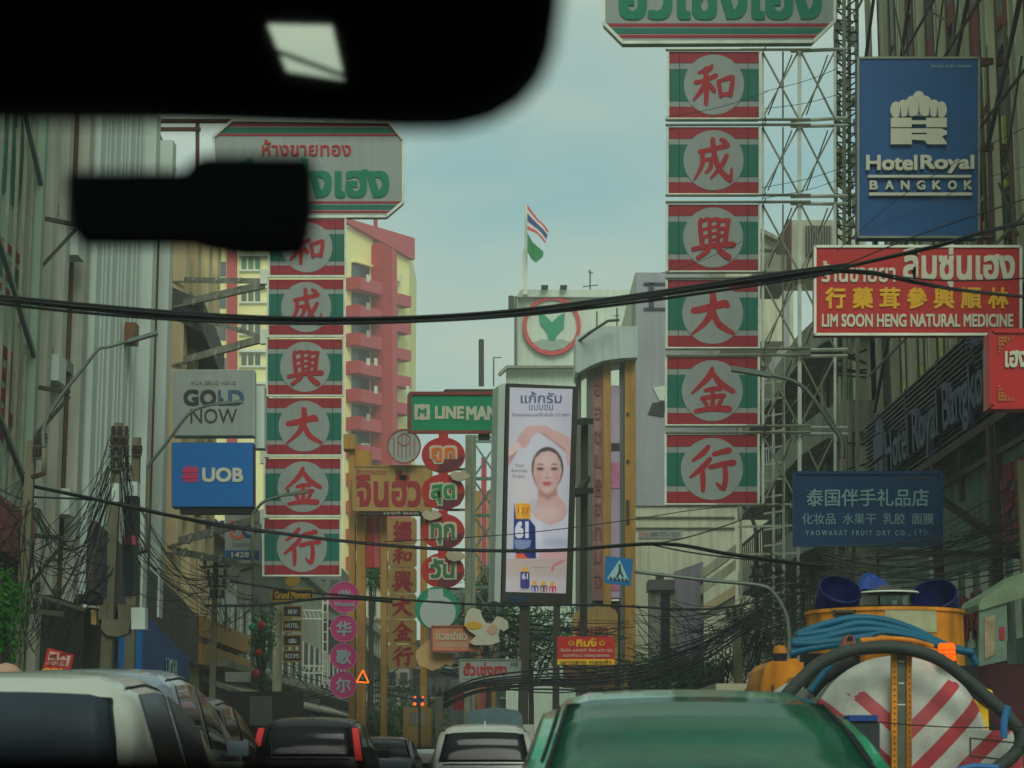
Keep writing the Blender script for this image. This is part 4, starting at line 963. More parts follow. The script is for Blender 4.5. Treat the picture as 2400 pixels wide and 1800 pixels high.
for i, (x, y, lab) in enumerate(((1078, 1116, 'beside the second lantern'), (1012, 1208, 'above the third lantern'), (1068, 1304, 'beside the lowest lantern'))):
    pl = plane_at(990, 1100, 59.8, py=y); g = G()
    pl.sheet(g, [(x - 24, y - 4), (x - 14, y - 13), (x - 2, y - 9), (x + 8, y - 14), (x + 18, y - 6), (x + 26, y), (x + 12, y + 8), (x - 4, y + 12), (x - 18, y + 7)], -.12, 0)
    solo('cloud_board', 'small cream cloud shaped board ' + lab, 'sign', g, pm('cloud_cream', (158, 148, 122)), 'cream cloud boards')
t = T('sign_post', 'grey post carrying the lantern signs', 'post', P(1092, 1745, 60.5))
g = G(); g.bar(P(1098, 1020, 60.5), P(1095, 1745, 60.5), .18); g.bar(P(1112, 1020, 60.6), P(1110, 1745, 60.6), .1)
for y in (1100, 1195, 1290, 1380): g.bar(P(1040, y, 60.4), P(1100, y, 60.5), .07)
part(t, 'pole', g, M['steel'])
pl = plane_at(970, 1080, 59.9, py=1426)
t = T('round_board', 'plain round white board with a green upper rim and white stripe, below the lanterns', 'sign', P(1024, 1478, 59.9))
g = G(); pl.ell(g, 1024, 1426, 52, 51, -.2, 0); part(t, 'green_back', g, M['line_green'])
g = G(); pl.ell(g, 1026, 1436, 42, 40, .001, .03); part(t, 'white_face', g, pm('board_white', (150, 160, 156), var=.05))
g = G(); pl.sheet(g, [(1004, 1382), (1038, 1380), (1040, 1408), (1002, 1408)], .031, .045); part(t, 'stripe', g, pm('board_white', (150, 160, 156)))
pl = plane_at(1085, 1200, 59.5, py=1470)
t = T('cutout_board', 'white cut-out board with a yellow oval plate at its left', 'sign', P(1150, 1515, 59.5))
out = [(1090, 1448), (1096, 1430), (1108, 1424), (1126, 1430), (1130, 1446), (1140, 1460), (1152, 1462), (1160, 1450), (1166, 1444), (1178, 1448), (1190, 1456), (1192, 1472), (1180, 1480), (1172, 1474), (1168, 1488), (1172, 1504), (1150, 1512), (1112, 1512), (1100, 1505), (1116, 1490), (1098, 1478), (1088, 1466)]
g = G(); pl.sheet(g, [(x + (x - 1140) * .04, y + (y - 1470) * .04) for x, y in out], -.12, -.02); part(t, 'dark_edge', g, M['ink'])
g = G(); pl.sheet(g, out, -.019, .01); part(t, 'white_board', g, M['letter'])
g = G(); pl.ell(g, 1110, 1466, 20, 9, .011, .03); part(t, 'plate', g, M['letter_y'])
g = G(); pl.ell(g, 1154, 1475, 13, 12, .011, .03); part(t, 'pale_round_patch', g, pm('pale_pink_patch', (168, 138, 118)))
t, pl = board('orange_board', 'pale orange noodle shop board with faint white lettering overlapping the cut-out board', 1012, 1468, 1122, 1526, 59.7, pm('pale_orange', (168, 112, 80), var=.15, scale=2), dep=.12, frame=pm('orange_frame', (140, 76, 50)), fw=.05)
words(t, pl, M['letter'], [('ก๋วยเตี๋ยว', 1022, 1478, 1095, 1500, .02), ('ยาวราชเยาวราช', 1022, 1506, 1095, 1516)])
pl = plane_at(960, 1090, 60.1, py=1530)
g = G(); pl.sheet(g, [(974, 1540), (976, 1524), (990, 1512), (1006, 1498), (1010, 1524), (1030, 1530), (1066, 1532), (1066, 1552), (1056, 1562), (1044, 1556), (1030, 1566), (1012, 1572), (996, 1564), (982, 1560)], -.15, 0)
solo('wave_board', 'cream wave shaped board behind the orange board', 'sign', g, pm('cloud_gold', (168, 138, 92)))
t, pl = board('white_shop_sign', 'white sign with red Thai lettering below the cut-out board', 1077, 1546, 1220, 1600, 58, M['sign_white'], dep=.2, frame=M['steel'], fw=.04)
words(t, pl, M['sign_red2'], [('ฮั่วเซ่งฮง', 1086, 1552, 1188, 1583, .03)]); words(t, pl, M['sign_green'], [('和成豐', 1196, 1552, 1214, 1562)], 'green_lettering'); words(t, pl, M['steel'], [('HUA SENG HONG RESTAURANT', 1086, 1588, 1188, 1593)], 'small_lettering')
t, pl = board('red_yellow_sign', 'red sign with yellow heading and a yellow bottom strip under the gold pylon', 1306, 1492, 1440, 1558, 41, M['sign_red2'], dep=.2)
g = G(); pl.rect(g, 1306, 1545, 1440, 1558, .001, .015); part(t, 'yellow_strip', g, M['letter_y'])
words(t, pl, M['letter_y'], [('กิมงี้', 1350, 1496, 1398, 1516, .04), ('◎', 1332, 1502, 1346, 1514), ('◎', 1404, 1502, 1418, 1514)]); words(t, pl, M['letter'], [('รับซื้อ แลกเก่า ใหม่ นาก ทุน', 1314, 1519, 1434, 1530), ('ทองคำขาว ทองรูปพรรณ', 1320, 1532, 1428, 1542)], 'small_lettering')
words(t, pl, M['ink'], [('เยาวราช ทองคำ', 1314, 1547, 1432, 1556)], 'strip_lettering', d=.016)
# crossing sign
pl = plane_at(1415, 1484, 33, .1, py=1340)
t = T('pedestrian_crossing_sign', 'blue square pedestrian crossing sign hanging from a long arm', 'traffic sign', P(1450, 1374, 33))
g = G(); pl.sheet(g, [(1420, 1303), (1484, 1310), (1478, 1374), (1416, 1366)], -.02, 0); part(t, 'plate', g, pm('traffic_blue', (18, 84, 130)))
g = G(); pl.sheet(g, [(1452, 1312), (1474, 1362), (1422, 1357)], .001, .008); part(t, 'white_triangle', g, M['letter_b'])
g = G(); pl.sheet(g, [(1450, 1328), (1454, 1328), (1456, 1340), (1462, 1352), (1458, 1353), (1453, 1344), (1447, 1354), (1443, 1353), (1449, 1340)], .009, .014); pl.ell(g, 1452, 1325, 3, 3, .009, .014, 10)
for i in range(5): pl.sheet(g, [(1428 + i * 9, 1352 + i), (1432 + i * 9, 1352 + i), (1436 + i * 9.4, 1359 + i), (1430 + i * 9.4, 1359 + i)], .009, .014)
part(t, 'walker', g, M['ink'])
# gold jewellery sign
t, pl = board('gold_shop_board', 'gold board with red Thai letters behind the lantern signs', 828, 1092, 1012, 1196, 76, M['gold2'], dep=.4, frame=M['gold2'], fw=.06)
words(t, pl, M['sign_red'], [('จินฮั้วเฮง', 834, 1100, 1085, 1188, .03), ('ห้างขายทอง', 836, 1098, 906, 1112)])
g = G(); pl.rect(g, 842, 1197, 985, 1207, -.4, .02); part(t, 'lower_strip', g, M['brown']); words(t, pl, M['letter'], [('เลขที่ ๒๘๓', 900, 1198, 980, 1206)], 'small_lettering', d=.021)
t = T('gold_gateway', 'yellow gold posts and beam left of the gold board', 'gateway', P(830, 1745, 77))
pl = plane_at(800, 1000, 77, py=1300)
for (x0, y0, x1, y1, d) in ((806, 1022, 834, 1056, .5), (818, 1056, 832, 1745, .2), (822, 1056, 870, 1094, .1), (836, 1200, 856, 1745, .05), (892, 1200, 906, 1745, 0.02), (985, 1200, 1000, 1745, .04)):
    g = G(); pl.rect(g, x0, y0, x1, y1, -.5, d); part(t, 'post' if y1 > 1500 else 'beam', g, M['gold'])
for (x0, x1) in ((858, 874), (876, 890)):
    g = G(); pl.rect(g, x0, 1210, x1, 1330, -.4, -.02); part(t, 'red_panel', g, M['red_render'] if x0 < 870 else M['pink_render'])
pl = plane_at(900, 980, 70.5, py=1390)
t = T('vertical_gold_sign', 'vertical column of six pale gold tiles with red Chinese characters', 'sign', P(940, 1567, 70.5))
for i, (y0, y1) in enumerate(((1214, 1274), (1276, 1329), (1331, 1390), (1392, 1450), (1452, 1508), (1510, 1567))):
    g = G(); pl.sheet(g, [(914, y0), (972, y0), (976, y0 + 5), (976, y1 - 5), (971, y1), (915, y1), (910, y1 - 5), (910, y0 + 5)], -.2, 0); tl_ = part(t, 'tile', g, M['gold2'])
    g = G()
    if i == 0: text(g, pl, '振', 922, y0 + 7, 966, y1 - 5, .001, .03, .04)
    else: brush(g, pl, CH[i] if i > 0 and i != 1 else 'he', 919, y0 + 5, 967, y1 - 5, .001, 1.35)
    part(tl_, 'character', g, M['sign_red'])
pl = plane_at(900, 990, 75.5, py=1045)
t = T('round_emblem', 'round white emblem with red outline standing on the gold board', 'emblem', P(947, 1090, 75.5))
g = G(); pl.ell(g, 947, 1046, 39, 40, -.15, 0); part(t, 'disc', g, M['sign_white'])
g = G(); pl.ring(g, 947, 1046, 40, 41, 3.5, .001, .04)
for dx in (-24, -14, -5, 5, 14, 24): pl.rect(g, 946 + dx, 1046 - 28 + abs(dx) * .3, 948 + dx, 1046 + 30 - abs(dx) * .4, .001, .02)
pl.ring(g, 947, 1030, 15, 15, 2, .021, .03); part(t, 'red_outline', g, pm('thin_red', (130, 62, 54)))
# black and gold signs
t, pl = board('black_gold_sign', 'wide black sign with gold script letters below the left sign column', 637, 1381, 734, 1408, 68, pm('black_sign', (30, 30, 30)), dep=.2, frame=pm('gold_trim', (140, 110, 30)), fw=.05)
words(t, pl, M['letter_y'], [('Grand Moment', 644, 1386, 728, 1403, .02)])
g = G(); pl.ell(g, 685, 1362, 17, 13, -.15, 0, 20); part(t, 'round_top', g, pm('gold_trim', (140, 110, 30)))
pos_l = ['uppermost', 'second', 'third', 'lowest']
for i, (y0, w) in enumerate(((1421, '福安'), (1454, 'HOTEL'), (1489, '金'), (1525, 'ROOMS'))):
    t, pl = board('small_black_sign', '%s small black gold framed sign in the row under the gold script sign' % pos_l[i], 664, y0, 706, y0 + 25, 68, pm('black_sign', (30, 30, 30)), dep=.15, frame=pm('gold_trim', (140, 110, 30)), fw=.045, group='small black gold framed signs')
    words(t, pl, M['fin_light'], [(w, 674 if len(w) < 3 else 669, y0 + 7, 697 if len(w) < 3 else 701, y0 + 18, .01)])
# pink signs
for i, (cy, r, w) in enumerate(((1400, 36, None), (1473, 31, '华'), (1539, 31, '歌'), (1605, 31, '尔'))):
    pl = plane_at(765, 845, 75, py=cy); cx = 807 - i * .8
    t = T('pink_round_sign', ['largest magenta disc sign with a white leaf crown, top of its row', 'magenta disc sign directly under the leaf crown disc, second of its row', 'magenta disc sign third of its row, above the lowest disc', 'lowest magenta disc sign of its row, beside the lit warning triangle'][i], 'sign', P(cx, cy + r, 75), 'round magenta shop signs')
    g = G(); pl.ell(g, cx, cy, r, r, -.2, 0); part(t, 'disc', g, M['pink'])
    g = G(); pl.ring(g, cx, cy, r + 1, r + 1, 2, .001, .03); part(t, 'rim', g, pm('pink_rim', (168, 96, 130)))
    if w: words(t, pl, M['letter_b'], [(w, cx - 18, cy - 17, cx + 18, cy + 18, .02)])
    else:
        words(t, pl, M['letter_b'], [('Wacoal', cx - 24, cy + 10, cx + 24, cy + 21, .02)]); g = G()
        for a in (-60, -35, -12, 12, 35, 60):
            q = math.radians(a); ex, ey = cx + math.sin(q) * 21, cy + 2 - math.cos(q) * 20
            pl.sheet(g, [(cx + math.sin(q) * 4, cy + 3), (ex - 3, ey + 2), (ex, ey - 1), (ex + 3, ey + 3)], .001, .02 + abs(a) * .0001)
        part(t, 'leaf_crown', g, M['letter_b'])
t = T('white_ladder_frame', 'white ladder shaped frame carrying the magenta disc signs', 'frame', P(762, 1606, 76))
g = G()
for x in (757, 768): g.bar(P(x, 1402, 76), P(x - 1, 1604, 76), .06)
for i in range(9): g.bar(P(757, 1412 + i * 23, 76), P(768, 1412 + i * 23, 76), .05)
for y in (1430, 1450, 1560, 1577): g.bar(P(710, y, 76), P(757, y + 1, 76), .05)
for x in range(712, 756, 10): g.bar(P(x, 1430, 76), P(x + 8, 1450, 76), .03); g.bar(P(x, 1577, 76), P(x + 8, 1560, 76), .03)
for y in (1473, 1539, 1603): g.bar(P(768, y, 76), P(780, y, 76), .06)
part(t, 'bars', g, M['white_frame'])
# lit warning triangle and blinkers
em = mat('amber_lamp', (255, 96, 10), var=0, emis=1.2)
pl = plane_at(830, 870, 62, py=1588)
t = T('warning_triangle', 'lit orange warning triangle beside the lowest magenta disc', 'traffic light', P(850, 1602, 62))
g = G(); pl.sheet(g, [(851, 1570), (865, 1600), (835, 1598)], -.06, 0); part(t, 'backing', g, M['black'])
g = G()
for a, b in (((851, 1571), (864, 1600)), ((864, 1600), (836, 1598)), ((836, 1598), (851, 1571))): g.bar(pl.px(*a, .02), pl.px(*b, .02), .045)
part(t, 'lit_edge', g, em)
g = G(); pl.ell(g, 850, 1589, 4, 5, .001, .02, 10); part(t, 'green_mark', g, M['line_green'])
pl = plane_at(960, 1000, 62, py=1640)
t = T('blinker_sign', 'small blue sign with four lit orange blinkers at the street end', 'traffic light', P(983, 1655, 62))
g = G(); pl.rect(g, 974, 1632, 993, 1652, -.08, 0); part(t, 'blue_plate', g, M['blue_h'])
for (x, y, r) in ((973, 1634, 2.6), (991, 1634, 2.8), (972, 1650, 4), (990, 1650, 4)):
    g = G(); pl.ell(g, x, y, r, r, .001, .05, 12); part(t, 'lamp', g, em)
g = G(); g.bar(P(983, 1655, 62.1), P(983, 1752, 62.1), .08); part(t, 'post', g, M['steel_dk'])
# lower left pieces
pl = Pl((-8.9, 46, 0), (0, 1, 0))
t = T('bank_wall_sign', 'blue bank box sign on the shopfront seen at a slant', 'sign', (-8.9, 50, 3))
g = G(); g.prism([(-9.3, 49.0, 2.9), (-9.3, 56.2, 2.25), (-9.3, 56.2, 3.65), (-9.3, 49.0, 4.45)], (.55, 0, 0)); part(t, 'panel', g, pm('matt_blue_panel', (34, 74, 124)))
g = G(); g.bb((-9.31, 48.9, 2.92), (-8.76, 48.99, 4.42)); part(t, 'end_face', g, M['blue_u'])
g = G(); wtext(g, Pl((-8.74, 48, 0), (0, 1, 0)), 'UOB', 4.2, 2.95, 6.0, 3.5, 0, .02, .02); part(t, 'lettering', g, M['letter_b'])
pl = plane_at(95, 180, 27, py=1550)
t = T('tilted_red_sign', 'small tilted red sign with a white patch and yellow letters behind the white car', 'sign', P(130, 1585, 27))
g = G(); pl.sheet(g, [(112, 1518), (172, 1535), (160, 1590), (96, 1588)], -.08, 0); part(t, 'panel', g, M['sign_red2'])
g = G(); pl.sheet(g, [(118, 1526), (166, 1538), (160, 1562), (108, 1558)], .001, .01); part(t, 'white_patch', g, pm('pinkish_white', (158, 128, 112)))
words(t, pl, M['letter_y'], [('เฮาฮวด', 100, 1566, 148, 1584, .03)]); words(t, pl, M['sign_red'], [('สุกี้', 116, 1530, 158, 1544), ('เยาวราช', 112, 1546, 156, 1558)], 'red_lettering', d=.011)
g = G(); g.bar(P(106, 1580, 27.1), P(100, 1755, 27.1), .05); part(t, 'stand', g, M['steel_dk'])
t = T('sunshade', 'small faded pink sunshade at the lower left edge', 'umbrella', P(15, 1755, 28))
g = G().lathe([(.02, .14), (.12, .11), (.2, .04), (.24, -.06), (.22, -.06), (.1, .02), (.01, .05)], P(14, 1578, 28), n=14); part(t, 'canopy', g, pm('faded_pink', (150, 116, 98)), smooth=True)
part(t, 'pole', G().tube([P(14, 1578, 28), P(14, 1755, 28)], .015), M['steel'])

# ---------------------------------------------- large screen
YB = 60.0
pl = plane_at(1182, 1352, YB, .5, py=1160)
t = T('led_screen', 'tall advertising screen showing a woman with raised arms and blue bottles', 'screen', P(1268, 1420, YB))
g = G(); pl.sheet(g, [(1188, 898), (1355, 906), (1341, 1418), (1176, 1412)], -.5, 0); part(t, 'frame', g, pm('screen_frame', (50, 50, 42)))
g = G(); pl.sheet(g, [(1170, 902), (1186, 896), (1174, 1412), (1160, 1408)], -.9, -.08); part(t, 'side_case', g, M['fin_light'])
def em_m(n, c, e=.22): return mat('screen_' + n, c, rough=.5, var=0, k=1.0, emis=e)
SC = lambda x, y: (1186 + (x - 1188) * (1 - (y - 905) / 5200) - (y - 905) * .024 + 9, y)     # keeps the print upright on the slightly turned screen
def scr(nm, m_, pts, d, g=None):
    g = G(); pl.sheet(g, pts, d, d + .004); return part(t, nm, g, m_)
import numpy as np
def sdf(poly, X, Yy):
    poly = np.array(poly, float); d = np.full(X.shape, 1e9); inside = np.zeros(X.shape, bool); n = len(poly)
    for i in range(n):
        a, b = poly[i], poly[(i + 1) % n]; e = b - a; wx, wy = X - a[0], Yy - a[1]
        t_ = np.clip((wx * e[0] + wy * e[1]) / (e @ e + 1e-9), 0, 1); d = np.minimum(d, np.hypot(wx - e[0] * t_, wy - e[1] * t_))
        c = ((a[1] <= Yy) & (b[1] > Yy)) | ((b[1] <= Yy) & (a[1] > Yy)); xx = a[0] + (Yy - a[1]) / (e[1] if abs(e[1]) > 1e-9 else 1e-9) * e[0]; inside ^= c & (X < xx)
    return np.where(inside, -d, d)
nx, ny = 110, 330
U, Wv = np.meshgrid(np.linspace(0, 1, nx), np.linspace(0, 1, ny))
XL, XR = 1195 - 10 * Wv, 1342 - 16 * Wv
PX = XL + (XR - XL) * U; PY = 908 + 4 * U + (1387 - 908) * Wv
IMG = np.zeros((ny, nx, 3)) + np.array((188, 188, 200.))
def lay(shape, colr, soft=1.2, alpha=1.0):
    d = sdf(shape, PX, PY) if isinstance(shape, list) else (np.hypot((PX - shape[0]) / shape[2], (PY - shape[1]) / shape[3]) - 1) * min(shape[2], shape[3])
    m_ = np.clip(.5 - d / (2 * soft), 0, 1)[..., None] * alpha; m_ = m_ * m_ * (3 - 2 * m_); IMG[:] = IMG * (1 - m_) + np.array(colr, float) * m_
lay((1265, 1130, 60, 170), (202, 202, 214), 30)
lay((1225, 1150, 30, 60), (212, 202, 200), 20, .6)
sk, sd_, sl_ = (206, 166, 162), (180, 128, 124), (216, 188, 184)
lay([(1244, 1002), (1262, 996), (1280, 998), (1296, 1008), (1318, 1016), (1342, 1032), (1342, 1062), (1326, 1056), (1300, 1036), (1276, 1018), (1262, 1014), (1248, 1018)], sk, 1.6)
lay([(1262, 1013), (1278, 1016), (1300, 1033), (1326, 1053), (1342, 1060), (1342, 1066), (1324, 1060), (1296, 1037), (1270, 1019)], sd_, 2.5, .7)
lay([(1326, 1050), (1342, 1056), (1340, 1090), (1330, 1094), (1327, 1070)], sk, 2)
lay([(1222, 1012), (1236, 1000), (1256, 998), (1258, 1014), (1246, 1024), (1240, 1040), (1232, 1050), (1222, 1048), (1214, 1050), (1212, 1034)], sk, 1.6)
for q in (0, 1, 2, 3): lay([(1232 - q * 6, 1018), (1234 - q * 6, 1018), (1226 - q * 5, 1050), (1224 - q * 5, 1049)], sd_, 1.2, .6)
lay([(1190, 1052), (1204, 1040), (1216, 1036), (1222, 1044), (1214, 1056), (1202, 1068), (1190, 1082)], sl_, 1.6)
lay([(1188, 1074), (1204, 1062), (1214, 1056), (1206, 1070), (1192, 1092)], sd_, 1.8, .8)
lay([(1264, 1130), (1304, 1128), (1306, 1160), (1322, 1178), (1330, 1196), (1322, 1220), (1290, 1232), (1258, 1222), (1238, 1196), (1242, 1180), (1260, 1168)], sk, 2)
lay([(1262, 1136), (1280, 1156), (1304, 1140), (1306, 1160), (1284, 1172), (1262, 1162)], sd_, 5, .9)
lay((1284, 1204, 30, 20), sl_, 10, .8)
lay((1283, 1098, 37, 50), (72, 62, 60), 2.2)
lay((1282, 1078, 31, 22), (118, 104, 100), 8, .5)
lay([(1250, 1094), (1254, 1074), (1268, 1060), (1288, 1056), (1304, 1064), (1314, 1084), (1317, 1106), (1312, 1124), (1302, 1144), (1290, 1156), (1278, 1157), (1265, 1147), (1256, 1130), (1249, 1112)], sk, 2)
lay((1282, 1080, 22, 16), sl_, 10, .9); lay((1284, 1112, 10, 16), sl_, 7, .7); lay((1280, 1148, 9, 6), sl_, 4, .7)
lay((1259, 1120, 9, 12), (204, 148, 144), 7, .6); lay((1306, 1118, 9, 12), (204, 148, 144), 7, .6)
lay([(1250, 1120), (1256, 1132), (1266, 1149), (1262, 1150), (1252, 1134)], sd_, 3, .6)
for x in (1266, 1299):
    lay([(x - 9, 1091), (x - 2, 1086), (x + 8, 1088), (x + 8, 1090), (x - 2, 1089)], (120, 88, 84), 1.2, .9)
    lay((x, 1099, 9, 5), (176, 118, 116), 3, .8); lay((x, 1099, 7, 2.4), (88, 62, 62), 1.3, .95)
lay([(1280, 1098), (1277, 1116), (1282, 1121), (1287, 1116), (1284, 1100)], sd_, 2.5, .35); lay((1282, 1120, 6, 2), (170, 110, 108), 1.5, .7)
lay([(1270, 1132), (1278, 1128), (1282, 1130), (1286, 1128), (1294, 1132), (1286, 1139), (1278, 1139)], (196, 92, 94), 2.0)
lay([(1244, 1200), (1260, 1218), (1290, 1231), (1318, 1220), (1334, 1198), (1342, 1200), (1342, 1296), (1230, 1300)], (204, 204, 220), 2.2)
lay((1308, 1272, 34, 12), (160, 166, 190), 10, .7); lay((1262, 1250, 10, 30), (222, 222, 232), 8, .7)
lay([(1262, 1296), (1342, 1290), (1342, 1310), (1262, 1310)], (212, 164, 168), 3)
lay([(1242, 1172), (1256, 1170), (1260, 1196), (1252, 1204), (1244, 1200)], (190, 188, 200), 2)
lay([(1205, 1180), (1210, 1216), (1240, 1216), (1254, 1234), (1256, 1309), (1220, 1309), (1203, 1290)], (32, 46, 126), 1.4)
lay([(1244, 1224), (1254, 1236), (1254, 1306), (1246, 1306)], (22, 30, 90), 3, .8)
lay([(1209, 1180), (1243, 1180), (1243, 1216), (1209, 1216)], (228, 160, 30), 1.4); lay((1220, 1198, 5, 16), (246, 196, 80), 4, .8)
lay([(1205, 1264), (1245, 1266), (1241, 1282), (1222, 1290), (1207, 1284)], (140, 156, 196), 2)
for i in range(5): lay([(1208, 1267 + i * 4), (1240, 1268 + i * 4), (1240, 1269 + i * 4), (1208, 1268 + i * 4)], (60, 76, 140), 1, .8)
lay([(1210, 1298), (1226, 1296), (1238, 1309), (1208, 1309)], (226, 88, 36), 2)
lay([(1180, 1309), (1345, 1311), (1345, 1392), (1180, 1392)], (190, 172, 166), 1.2)
lay([(1180, 1352), (1345, 1356), (1345, 1392), (1180, 1392)], (196, 188, 192), 10)
lay([(1290, 1336), (1296, 1322), (1312, 1314), (1328, 1312), (1316, 1320), (1300, 1328), (1296, 1340)], (196, 110, 118), 2, .8)
for i in range(9): lay((1250 + i * 4, 1330, 1.4, 1.5), (120, 108, 108), 1, .7)
for (x, y0, y1, w, c) in ((1230, 1330, 1382, 10, (60, 58, 128)), (1253, 1362, 1388, 7.5, (84, 80, 146)), (1274, 1362, 1389, 7.5, (108, 66, 68)), (1295, 1364, 1390, 7.5, (206, 38, 70))):
    lay([(x - w, y0 + 10), (x + w, y0 + 10), (x + w + 1, y1 - 8), (x + w - 2, y1 - 2), (x - w + 2, y1 - 2), (x - w - 1, y1 - 8)], c, 1.2); lay([(x + w * .4, y0 + 12), (x + w, y0 + 12), (x + w, y1 - 3), (x + w * .5, y1 - 3)], tuple(v * .6 for v in c), 2, .7)
    lay([(x - w * .6, y0), (x + w * .6, y0), (x + w * .6, y0 + 10), (x - w * .6, y0 + 10)], (224, 158, 40), 1.2); lay((x, y1 + 1, w + 3, 3), (150, 140, 146), 3, .6)
g = G(); vs = [pl.px(float(PX[j, i]), float(PY[j, i]), .006) for j in range(ny) for i in range(nx)]
g.add(vs, [(j * nx + i, j * nx + i + 1, (j + 1) * nx + i + 1, (j + 1) * nx + i) for j in range(ny - 1) for i in range(nx - 1)])
mp_ = bpy.data.materials.new('screen_picture'); mp_.use_nodes = True; tt = mp_.node_tree; bb_ = tt.nodes['Principled BSDF']; at_ = tt.nodes.new('ShaderNodeVertexColor'); at_.layer_name = 'print'
tt.links.new(at_.outputs['Color'], bb_.inputs['Base Color']); tt.links.new(at_.outputs['Color'], bb_.inputs['Emission Color']); bb_.inputs['Emission Strength'].default_value = .22; bb_.inputs['Roughness'].default_value = .4
o = part(t, 'picture', g, mp_); ca_ = o.data.color_attributes.new('print', 'FLOAT_COLOR', 'POINT'); li = IMG / 255; li = np.where(li <= .04045, li / 12.92, ((li + .055) / 1.055) ** 2.4)
ca_.data.foreach_set('color', np.concatenate([li.reshape(-1, 3), np.ones((nx * ny, 1))], 1).astype('f').ravel())
for (x, y0, w) in ((1230, 1330, 10), (1253, 1362, 7.5), (1274, 1362, 7.5), (1295, 1364, 7.5)):
    g = G(); text(g, pl, '61' if w > 9 else '11', x - w * .7, y0 + 14, x + w * .7, y0 + 14 + w * 1.4, .011, .004, .03); part(t, 'bottle_number', g, em_m('white', (200, 200, 216)))
g = G(); text(g, pl, 'แก้กรัม', 1220, 918, 1316, 945, .012, .006, .012); text(g, pl, 'แบบชม', 1240, 948, 1296, 962, .012, .006); text(g, pl, 'ด้วยคอลลาเจนและซีรั่มเข้มข้น 137 องศา', 1200, 967, 1334, 976, .012, .006); part(t, 'print_lettering', g, em_m('ink', (90, 92, 130)))
g = G(); text(g, pl, 'Your', 1207, 1087, 1228, 1095, .012, .01); text(g, pl, 'Everyday', 1199, 1099, 1236, 1109, .012, .01); text(g, pl, 'Project', 1202, 1112, 1230, 1122, .012, .01); part(t, 'print_lettering', g, em_m('grey_ink', (130, 124, 130)))
g = G(); text(g, pl, '61', 1206, 1222, 1238, 1262, .048, .01, .06); part(t, 'bottle_number', g, em_m('bright', (214, 216, 224)))
g = G(); text(g, pl, '137', 1213, 1190, 1239, 1203, .052, .012, .006); part(t, 'cap_number', g, em_m('brown_ink', (180, 110, 20)))
g = G(); text(g, pl, 'Plan B', 1192, 1396, 1232, 1410, .001, .02, .02); part(t, 'frame_lettering', g, M['blue_h'])
g = G()
for y in (988, 1150): g.bar(pl.px(1350, y, -.1), P(1380, y, 62), .3, .18)
g.bar(P(1352, 1160, 61), P(1378, 1120, 62), .15); g.bar(P(1370, 980, 62), P(1366, 1745, 62), .22); g.bar(P(1230, 1415, 60.5), P(1225, 1745, 60.5), .3); g.bar(P(1305, 1415, 60.5), P(1302, 1745, 60.5), .2)
part(t, 'mounts', g, M['steel_dk'])

# pale teal lattice mast left of the screen
t = T('lattice_mast', 'pale teal steel lattice mast left of the large screen', 'mast', P(1138, 1745, 66))
g = G()
for x in (1108, 1168): g.bar(P(x, 1020, 66), P(x - 2, 1745, 66), .13)
part(t, 'legs', g, M['teal_steel'])
ys = [1024, 1034, 1122, 1208, 1290, 1376, 1460, 1545]
for i, y in enumerate(ys):
    part(t, 'rail', G().bar(P(1108, y, 66), P(1168, y, 66), .1), M['teal_steel'])
    if i > 0 and i < len(ys) - 1:
        part(t, 'cross_brace', G().bar(P(1108, y, 66.05), P(1168, ys[i + 1], 66.05), .06), M['teal_steel']); part(t, 'cross_brace', G().bar(P(1168, y, 66.1), P(1108, ys[i + 1], 66.1), .06), M['teal_steel'])
for i, (x0, x1, mm, y0) in enumerate(((1117, 1128, 'pink_render', 1070), (1130, 1136, 'gold', 1120), (1138, 1152, 'gold', 1090), (1156, 1164, 'brown', 1110))):
    pass
t = T('striped_gold_sign', 'tall narrow gold and rose striped sign seen behind the teal lattice mast', 'sign', P(1138, 1400, 90))
pl = plane_at(1100, 1180, 90, py=1250)
for i, (x0, x1, mm, y0) in enumerate(((1116, 1127, 'gold', 1150), (1128, 1140, 'pink_render', 1072), (1141, 1150, 'gold2', 1150), (1151, 1163, 'gold', 1130), (1164, 1172, 'brown', 1130))):
    g = G(); pl.rect(g, x0, y0, x1, 1745, -.5, .05 * i); part(t, 'stripe_panel', g, M[mm])
M['transformer_paint'] = pm('transformer_paint', (34, 46, 48), streak=.2)
